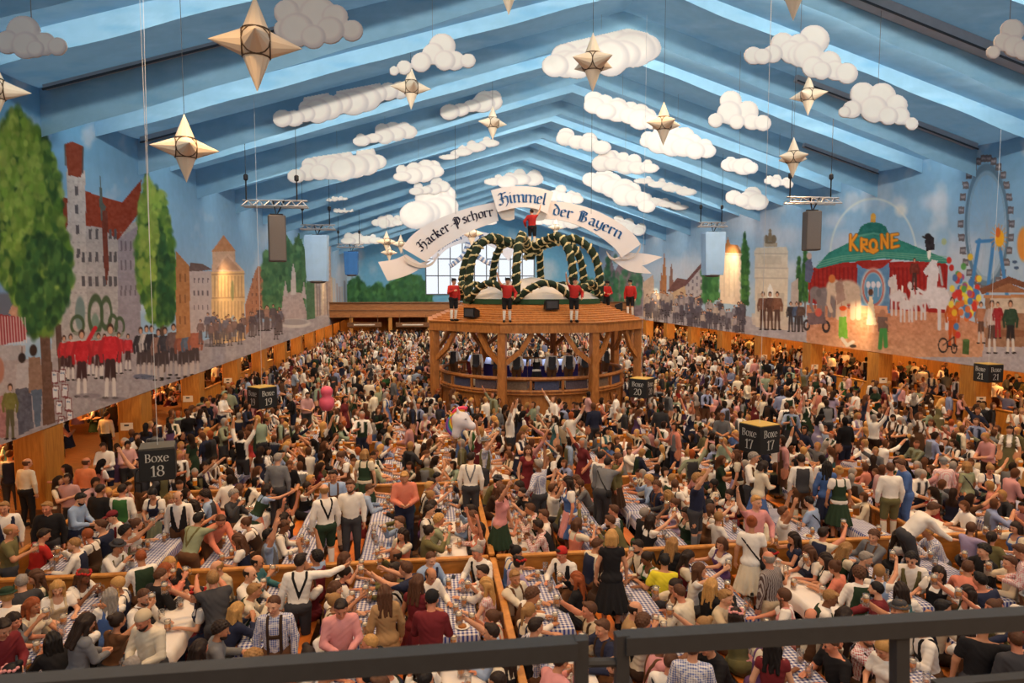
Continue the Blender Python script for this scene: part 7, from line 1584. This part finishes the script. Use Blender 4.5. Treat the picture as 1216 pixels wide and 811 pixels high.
for k, (px, py, pn, sx, hd, on, hair, st, wear, ex, lab) in enumerate(SP):
    seat = pn in SEATED; FINE[0] = py > 640; ps = get_pose(pn, sx); hz = head_z(ps)
    base = 0.0 if seat else on
    q = onZ(px, py, hz+base)
    h = ps.H[0]+ps.H[1].T @ np.array((0, .02, .12)); off = local_to_world((h[0], h[1], 0), (0, 0, 0), rad(hd)); x, y = q.x-off.x, q.y-off.y
    if seat or (on == B_):
        nb = near_bench(x, y)
        if nb and nb[0] < .6:
            x = nb[1]
            if seat: hd = (90 if nb[3] < 0 else -90) + max(-50, min(50, ((hd-(90 if nb[3] < 0 else -90)+180) % 360)-180))
        else: base = 0.0; 
        if not nb or nb[0] >= .6:
            if seat: pn = {'table': 'stand', 'mug': 'smug', 'cheer': 'scheer', 'chin': 'hold', 'turn': 'stand', 'turnl': 'stand', 'hug': 'stand', 'up': 'arms'}[pn]; ps = get_pose(pn, sx)
    for _ in range(14):
        if free(x, y, .36): break
        y += .06 if _ < 7 else -.14
    o = make_person(ps, (x, y, base), rad(hd), k % 4, hair, st, wear, ex); tag(o, lab, 'person', GROUP); PEOPLE.append((x, y))
    if 540 < py < 640 and pn not in SEATED: CLEAR.append((x, y))
    if pn in ('mug', 'cheer', 'smug', 'scheer'): held_mug(ps, (x, y, base), rad(hd), 'beside the '+' '.join(lab.split()[:6]))
FINE[0] = False
# ---- the red-coated figures on the bandstand roof
for k, (px, py, pn, hd, lab) in enumerate(((519, 349, 'smug', 150, 'red-coated painted figure at the left corner of the bandstand roof'), (601, 345, 'wave', 185, 'red-coated figure with raised arm at the front left roof corner'), (703, 343, 'wave', 180, 'red-coated figure with raised arm at the front right roof corner'),
                          (735, 343, 'hold', 170, 'red-coated figure at the back right of the bandstand roof'), (762, 342, 'stand', 210, 'red-coated figure at the outer right corner of the bandstand roof'), (632, 253, 'wave', 10, 'red-coated figure dancing on top of the garland crown'))):
    ps = get_pose(pn, 'm'); hz = head_z(ps)
    if k == 5: loc = onY(px, py, CY); zb = loc.z-hz
    else:
        zb = ZT+.03; loc = onZ(px, (382, 383, 385, 374, 376)[k], zb); rr = math.hypot(loc.x-BX, loc.y-BY); lim = BR-.05 if k != 3 else BR-.2
        d = Vector((loc.x-BX, loc.y-BY, 0)).normalized(); f_ = min(rr, lim); loc = Vector((BX, BY, 0))+d*f_
    o = make_person(ps, (loc.x, loc.y, zb), rad(hd), 1, 'dark-haired', 'crop', [('jacket', 'red'), ('shorts', 'black'), ('socks', 'white'), ('shoes', 'black')], [('hat', 'black')] if k != 5 else [], 'statue', 'red-coated roof figures'); tag(o, lab, 'statue')
# ---- musicians, their stands
for k, px in enumerate((541, 568, 592, 614, 637, 655, 676, 695, 728)):
    a0 = onY(px, 440, BY-SR+.8+(.9 if k in (0, 8) else .3 if k in (1, 7) else 0)); dx = a0.x-BX; yy = BY-math.sqrt(max(.5, (SR-.75)**2-dx*dx)); hdg = math.degrees(math.atan2(BX-a0.x, BY-yy))
    sx = 'f' if k in (4,) else 'm'; ps = get_pose(('hold', 'stand', 'hold', 'stand', 'hold', 'stand', 'stand', 'hold', 'hold')[k], sx)
    o = make_person(ps, (a0.x, yy, SF+.04), rad(hdg*.5), k % 4, ('dark-haired', 'brown-haired', 'dark-haired', 'grey-haired', 'black-haired', 'brown-haired', 'dark-haired', 'fair-haired', 'red-haired')[k], 'crop' if sx == 'm' else 'bob', [('shirt', 'white'), ('vest', 'charcoal'), ('shorts', 'brown'), ('socks', 'cream'), ('shoes', 'black')] if sx == 'm' else [('blouse', 'white'), ('bodice', 'black'), ('skirt', 'black'), ('shoes', 'black')])
    tag(o, f'musician in dark vest on the bandstand, {ORD[k]} counted along the railing', 'person', 'musicians')
    d = Vector((BX-a0.x, BY-yy, 0)).normalized(); sp_ = Vector((a0.x, yy, SF+.04))+d*.75; root = empty('music_stand', sp_); tag(root, f'music stand with lit sheet before the {ORD[k]} musician along the railing', 'music stand', 'music stands')
    b = MB(); b.tube([sp_+Vector((0, 0, .0)), sp_+Vector((0, 0, 1.0))], .02, 6); b.lathe([(.2, 0), (.2, .02), (.02, .03)], 10, tuple(sp_)); child(b, 'pole', blackc, root)
    w = Vector((-d.y, d.x, 0)); b = MB(); c0 = sp_+Vector((0, 0, 1.0)); b.prism([c0-w*.3-d*.02, c0+w*.3-d*.02, c0+w*.3+d*.12+Vector((0, 0, .32)), c0-w*.3+d*.12+Vector((0, 0, .32))], d*.02); child(b, 'desk', blackc, root)
    b = MB(); b.prism([c0-w*.27-d*.03+Vector((0, 0, .02)), c0+w*.27-d*.03+Vector((0, 0, .02)), c0+w*.27+d*.10+Vector((0, 0, .3)), c0-w*.27+d*.10+Vector((0, 0, .3))], -d*.006); child(b, 'sheet', mat('sheet_lit', (190, 200, 236), .8, .05, 3), root)
    b = MB(); b.prism([c0-w*.34-d*.02, c0+w*.34-d*.02, c0+w*.34-d*.02-Vector((0, 0, .55)), c0-w*.34-d*.02-Vector((0, 0, .55))], d*.03); child(b, 'drape', mat('stand_drape', (48, 44, 120), .8, .2, 4) if k else mat('stand_drape_red', (130, 30, 48), .8), root)
    lamp('desk_lamp', 'POINT', tuple(c0+Vector((0, 0, .5))-d*.05), 6, (.8, .86, 1), .05)
# ---- unicorn balloon
q = onZ(547, 498, 2.6); root = empty('unicorn_balloon', q, math.radians(-12)); root.scale = (1.3, 1.3, 1.3); tag(root, 'white unicorn head balloon with rainbow mane over the crowd', 'balloon')
a = np.arange(-.5, .5, .022); v = Vol(a, a*.6, a); I = (np.zeros(3), np.eye(3)); v.ell(I, (0, 0, 0), (.2, .13, .2)); v.cap((0, 0, -.02), (.24, 0, -.14), .12, .09, .08); v.cap((-.02, 0, 0), (-.10, 0, -.32), .13, .10, .06); v.cap((-.04, .07, .17), (-.06, .09, .27), .035, .012, .02); v.cap((-.04, -.07, .17), (-.06, -.09, .27), .035, .012, .02)
V, Q = v.nets(); link('head', np_mesh('head', V, Q, True, [mat('balloon_white', (226, 222, 228), .25)]), root)
b = MB(); b.tube([(.07, 0, .18), (.16, 0, .42)], .04, 8, .005); b.build('horn', mat('balloon_silver', (190, 184, 200), .25), root, True)
for sgn in (-1, 1): b = MB(); b.lathe([(.001, -.012), (.03, 0), (.001, .012)], 10, (.13, sgn*.118, .03), False); b.build('eye', eyem, root)
for k, c in enumerate(((214, 60, 96), (226, 140, 52), (236, 210, 70), (96, 170, 90), (70, 130, 200), (140, 80, 170))):
    b = MB(); b.tube([((.06-.24*math.sin(t))*(1+.0*k)-.02*k, 0, .22*math.cos(t)+.02-.03*k) for t in np.linspace(-.35+.1*k, 2.2+.14*k, 12)], .055, 7); o = b.build('mane_lock', mat('mane_%d' % k, c, .3), root, True)
hang('balloon_string', q-Vector((0, 0, .3)), (q.x, q.y, .9), .004, white_rope, 'thin string under the unicorn balloon', 'string')
q = onZ(388, 474, 2.5); b = MB(); b.lathe([(.001, -.42), (.16, -.38), (.26, -.2), (.24, 0), (.15, .1), (.2, .2), (.21, .3), (.14, .42), (.001, .46)], 16, tuple(q), False); o = b.build('pink_balloon', mat('balloon_pink', (222, 96, 120), .3), None, True); tag(o, 'pink pear-shaped balloon above the crowd left of the bandstand', 'balloon')
hang('balloon_string', q-Vector((0, 0, .4)), (q.x, q.y, .9), .004, white_rope, 'thin string under the pink balloon', 'string')
# ---- everybody else: the nearest ones one by one, the rest as one crowd
rr = random.Random(21); seats = []
for (x, y0, y1, side, j, r) in allt:
    L = y1-y0
    for q in (-1, 1):
        for s in range(4):
            seats.append((x+q*.54, y0+L*(s+.5)/4+rr.uniform(-.07, .07), q, side, j, r, s))
seats.sort(key=lambda s: math.hypot(s[0], s[1]))
LIMIT = 300 - len(SP) - 9; n_ind = 0; rest = []; TABN = {}
for (x, y, q, side, j, r, s) in seats:
    if not visible(x, y, 24, 1.25): continue
    if not free(x, y, .40) or any(math.hypot(x-a, y-b) < .95 and y < b+.15 for a, b in CLEAR): continue
    if n_ind >= LIMIT or r > 9: rest.append((x, y, q)); continue
    if rr.random() < .05: continue
    stnd = rr.random() < (0 if r < 2 else .16)
    for _ in range(60):
        sx = 'm' if rr.random() < .56 else 'f'; wear, gl = outfit_m(rr) if sx == 'm' else outfit_f(rr); hair, st, ex = look(sx, rr)
        sd = 'left' if q < 0 else 'right'; who = 'man' if sx == 'm' else 'woman'
        lab = f'{hair} {who} in {gl}, {sd} bench, {tphrase(side, j, r)}'
        if lab not in USED and len(lab.replace(',', '').split()) <= 16: break
    USED.add(lab)
    if stnd: pn = rr.choice(['stand', 'stand', 'smug', 'hold', 'hold', 'scheer', 'stand', 'wave']); base = .46
    else: pn = rr.choice(['table', 'table', 'mug', 'mug', 'cheer', 'chin', 'chin', 'turn', 'turnl', 'hug'] if rr.random() > .06 else ['up', 'cheer']); base = 0
    if pn == 'hug' and s == 3 and q > 0: pn = 'mug'
    hd = (90 if q < 0 else -90)+rr.uniform(-24, 24) if not stnd else rr.uniform(0, 360)
    FINE[0] = math.hypot(x, y) < 12.6; ps = get_pose(pn, sx); o = make_person(ps, (x, y, base), rad(hd), rr.choice([0, 0, 1, 1, 2, 3, 3, 4] if rr.random() < .4 else [0, 1, 2, 3]), hair, st, wear, ex); tag(o, lab, 'person', GROUP); PEOPLE.append((x, y)); n_ind += 1
    if pn in ('mug', 'cheer', 'smug', 'scheer') and NMUG[0] < 140: held_mug(ps, (x, y, base), rad(hd), 'at '+tphrase(side, j, r))
# mugs and small things on the near tables
phone = mat('phone_black', (22, 22, 26), .2); plate_m = mat('plate_white', (224, 220, 212), .3); food_m = mat('food_brown', (170, 112, 60), .8, .3, 30, 0, .3)
mugl = []
for (x, y0, y1, side, j, r) in sorted(NT, key=lambda t: math.hypot(t[0], t[1])):
    if NMUG[0] >= 296: break
    ph = tphrase(side, j, r); L = y1-y0
    for k in range(rr.choice([4, 5, 5, 6, 6])):
        if NMUG[0] >= 296: break
        mug((x+rr.uniform(-.2, .2), y0+L*(k+.5)/6+rr.uniform(-.1, .1), .789), rr.uniform(0, 6), f'glass beer mug standing on the cloth, {ph}', 'mugs standing, '+ph, rr.choice([1, 1, 1, .5, .5]))
    if r < 3:
        b = MB(); b.box((x+rr.uniform(-.15, .15), y1-.2, .796), (.075, .15, .01), rr.uniform(-.5, .5), .003); tag(b.build('phone', phone), f'black phone lying at the far end, {ph}', 'phone')
        if rr.random() < .5:
            px_, py_ = x+rr.uniform(-.1, .1), y0+.22; b = MB(); b.lathe([(.001, .0), (.08, .0), (.125, .016), (.12, .02), (.08, .006), (.001, .006)], 18, (px_, py_, .79), False); o = b.build('plate', plate_m, None, True); tag(o, f'white plate with food at the near end, {ph}', 'plate')
            b = MB(); b.lathe([(.001, .006), (.07, .006), (.06, .035), (.02, .05), (.001, .05)], 10, (px_, py_, .79), False); b.build('food', food_m, o, True)
# ---- the distant crowd
def lod(name, sex, h):
    ps = Pose(name, sex); v = Vol(*ps.axes(h)); g = .012; ps.torso(v, g); ps.arms(v, g); ps.legs(v, .015); H = ps.H
    v.ell(H, (0, -.002, .13), (.088, .108, .118), .02); v.cap(ps.tl((0, 0, .46)), H[0]+H[1].T @ np.array((0, 0, .06)), .06, .055, .03)
    for w, e in zip(ps.wr, ps.elb): f = (w-e)/np.linalg.norm(w-e); v.cap(w, w+f*.13, .045, .035, .02)
    if sex == 'f': v.cap(H[0]+H[1].T @ np.array((0, -.08, .12)), H[0]+H[1].T @ np.array((0, -.11, -.12)), .07, .05, .03)
    if sex == 'f' and ps.stand: v.cap(ps.pel, ps.pel*(1, 1, .5), .16, .26, .06)
    V, Q = v.nets(); Q = Q[V[Q][..., 2].max(1) > (.62 if not ps.stand else .55)]
    used = np.unique(Q); mp = np.full(len(V), -1); mp[used] = np.arange(len(used)); V = V[used]; Q = mp[Q]
    cl = np.full(len(V), 2); T = (V-ps.T[0]) @ ps.T[1].T; loc = (V-H[0]) @ H[1].T
    tor = (np.abs(T[:, 0]) < .15) & (T[:, 2] > .0) & (T[:, 2] < .5); cl[tor] = 3; cl[tor & (T[:, 1] > .05) & (np.abs(T[:, 0]) < .05) & (T[:, 2] > .2)] = 2
    cl[(T[:, 2] < .04)] = 4
    for w, e in zip(ps.wr, ps.elb):
        d = np.linalg.norm(V-w, axis=1); cl[d < .15] = 0 if sex == 'm' else 0
        if sex == 'f':
            t = np.clip(((V-e) @ (w-e))/((w-e) @ (w-e)), 0, 1); cl[np.linalg.norm(V-e-t[:, None]*(w-e), axis=1) < .075] = 0
    hd = (loc[:, 2] > -.01) & (np.linalg.norm(loc-(0, 0, .12), axis=1) < .2); cl[hd] = 1; cl[hd & (loc[:, 1] > .03) & (loc[:, 2] < .175)] = 0
    if sex == 'f': cl[(loc[:, 1] < -.03) & (loc[:, 2] > -.2) & (np.abs(loc[:, 0]) < .13)] = 1
    return V.astype(f32), Q.astype(np.int32), cl
LN = {'near': .038, 'mid': .054, 'far': .085}; LC = {}
LP = ['table', 'mug', 'cheer', 'turn', 'turnl', 'chin', 'stand', 'stand', 'smug', 'smug', 'hold', 'hold', 'hold', 'scheer', 'wave', 'arms']
SK = [lin(c) for c in ((196, 142, 110), (208, 156, 124), (182, 128, 94), (196, 130, 100), (190, 138, 106))]
def clin(c):
    v = lin(CLOTH[c]); return v if c in ('white', 'cream') else (v*.7+v.mean()*.12)
cv, cq, cc = [], [], []; nv = 0; mugs_far = []
def add_crowd(x, y, z, hd, lv, pn, sx):
    global nv
    key = (pn, sx, lv)
    if key not in LC: LC[key] = lod(pn, sx, LN[lv])
    V, Q, cl = LC[key]; c, s = math.cos(-hd), math.sin(-hd); k = rr.uniform(.99, 1.09)
    P_ = np.empty_like(V); P_[:, 0] = x+(V[:, 0]*c-V[:, 1]*s)*k; P_[:, 1] = y+(V[:, 0]*s+V[:, 1]*c)*k; P_[:, 2] = z+V[:, 2]*k
    if sx == 'm':
        top = clin(wch(MTOP, rr)); vest = clin(wch(MVEST, rr)) if rr.random() < .45 else top; leg = clin(rr.choice(['brown', 'dark brown', 'charcoal', 'navy']))
    else:
        b = clin(wch(FB, rr)); top = clin(rr.choice(['white', 'cream', 'white'])) if rr.random() < .7 else b; vest = b; leg = b
    pal = np.array([rr.choice(SK), lin(HAIRC[wch(HC, rr)])*1.1, top, vest, leg]); cv.append(P_); cq.append(Q+nv); cc.append(pal[cl]*rr.uniform(.85, 1.1)); nv += len(V)
def level(y): return 'near' if y < 24 else 'mid' if y < 42 else 'far'
for (x, y, q) in rest:
    if rr.random() < .03: continue
    sx = 'm' if rr.random() < .58 else 'f'; st_ = rr.random() < (.30 if y < 30 else .42)
    pn = (rr.choice(LP[6:13]) if rr.random() < .8 else rr.choice(LP[13:])) if st_ else rr.choice(LP[:6]); hd = rad((90 if q < 0 else -90)+rr.uniform(-30, 30)) if not st_ or rr.random() < .4 else rr.uniform(0, 6.28)
    add_crowd(x+rr.uniform(-.06, .06), y, (.46 if rr.random() < .55 else 0) if st_ else 0, hd, level(y), pn, sx)
    if rr.random() < .45: mugs_far.append((x-q*rr.uniform(.35, .6), y+rr.uniform(-.1, .1), .79 if rr.random() < .7 else rr.uniform(1.1, 1.5)))
# people standing in the aisles, in the side boxes and along the bandstand
def sprinkle(n, x0, x1, y0, y1, z=0, seated=0):
    for _ in range(n):
        x, y = rr.uniform(x0, x1), rr.uniform(y0, y1)
        if in_stand(x, y, -.2) and z < 1 or not visible(x, y, 40, z+1.4) or not free(x, y, .45): continue
        if rr.random() < seated: add_crowd(x, y, z, rr.uniform(0, 6.28), level(y), rr.choice(LP[:6]), rr.choice('mmf'))
        else: add_crowd(x, y, z, rr.uniform(0, 6.28), level(y), rr.choice(LP[6:13]), rr.choice('mmf'))
sprinkle(60, -9.5, -8.5, 17, 40); sprinkle(60, -9.5, -8.5, 40, 76); sprinkle(160, 20.8, 22.3, 20, 76)
sprinkle(300, XL-4.5, XL-1.3, 20, 76, .35, .5); sprinkle(420, XR+1.3, XR+4.6, 22, 76, .45, .5)
sprinkle(420, BX-8, BX+8, BY-7, BY+7); sprinkle(260, XL+1, XR-1, 71, 80)
crowd = np_mesh('crowd', np.concatenate(cv), np.concatenate(cq), True, (painted('crowd_cloth', .85, 0, None, .02, .08),), col=np.concatenate(cc))
tag(link('crowd', crowd), 'dense crowd of guests filling the hall around and beyond the bandstand', 'crowd', None, 'stuff')
b = MB()
for i, (x, y, z) in enumerate(mugs_far):
    if y > 60: continue
    b.cur = 0; b.lathe([(.05, .02), (.052, .14)], 7, (x, y, z)); b.cur = 1; b.lathe([(.05, .14), (.052, .19)], 7, (x, y, z))
tag(b.build('distant_mugs', (beerm, foamm)), 'countless distant beer mugs among the crowd', 'beer mugs', None, 'stuff')
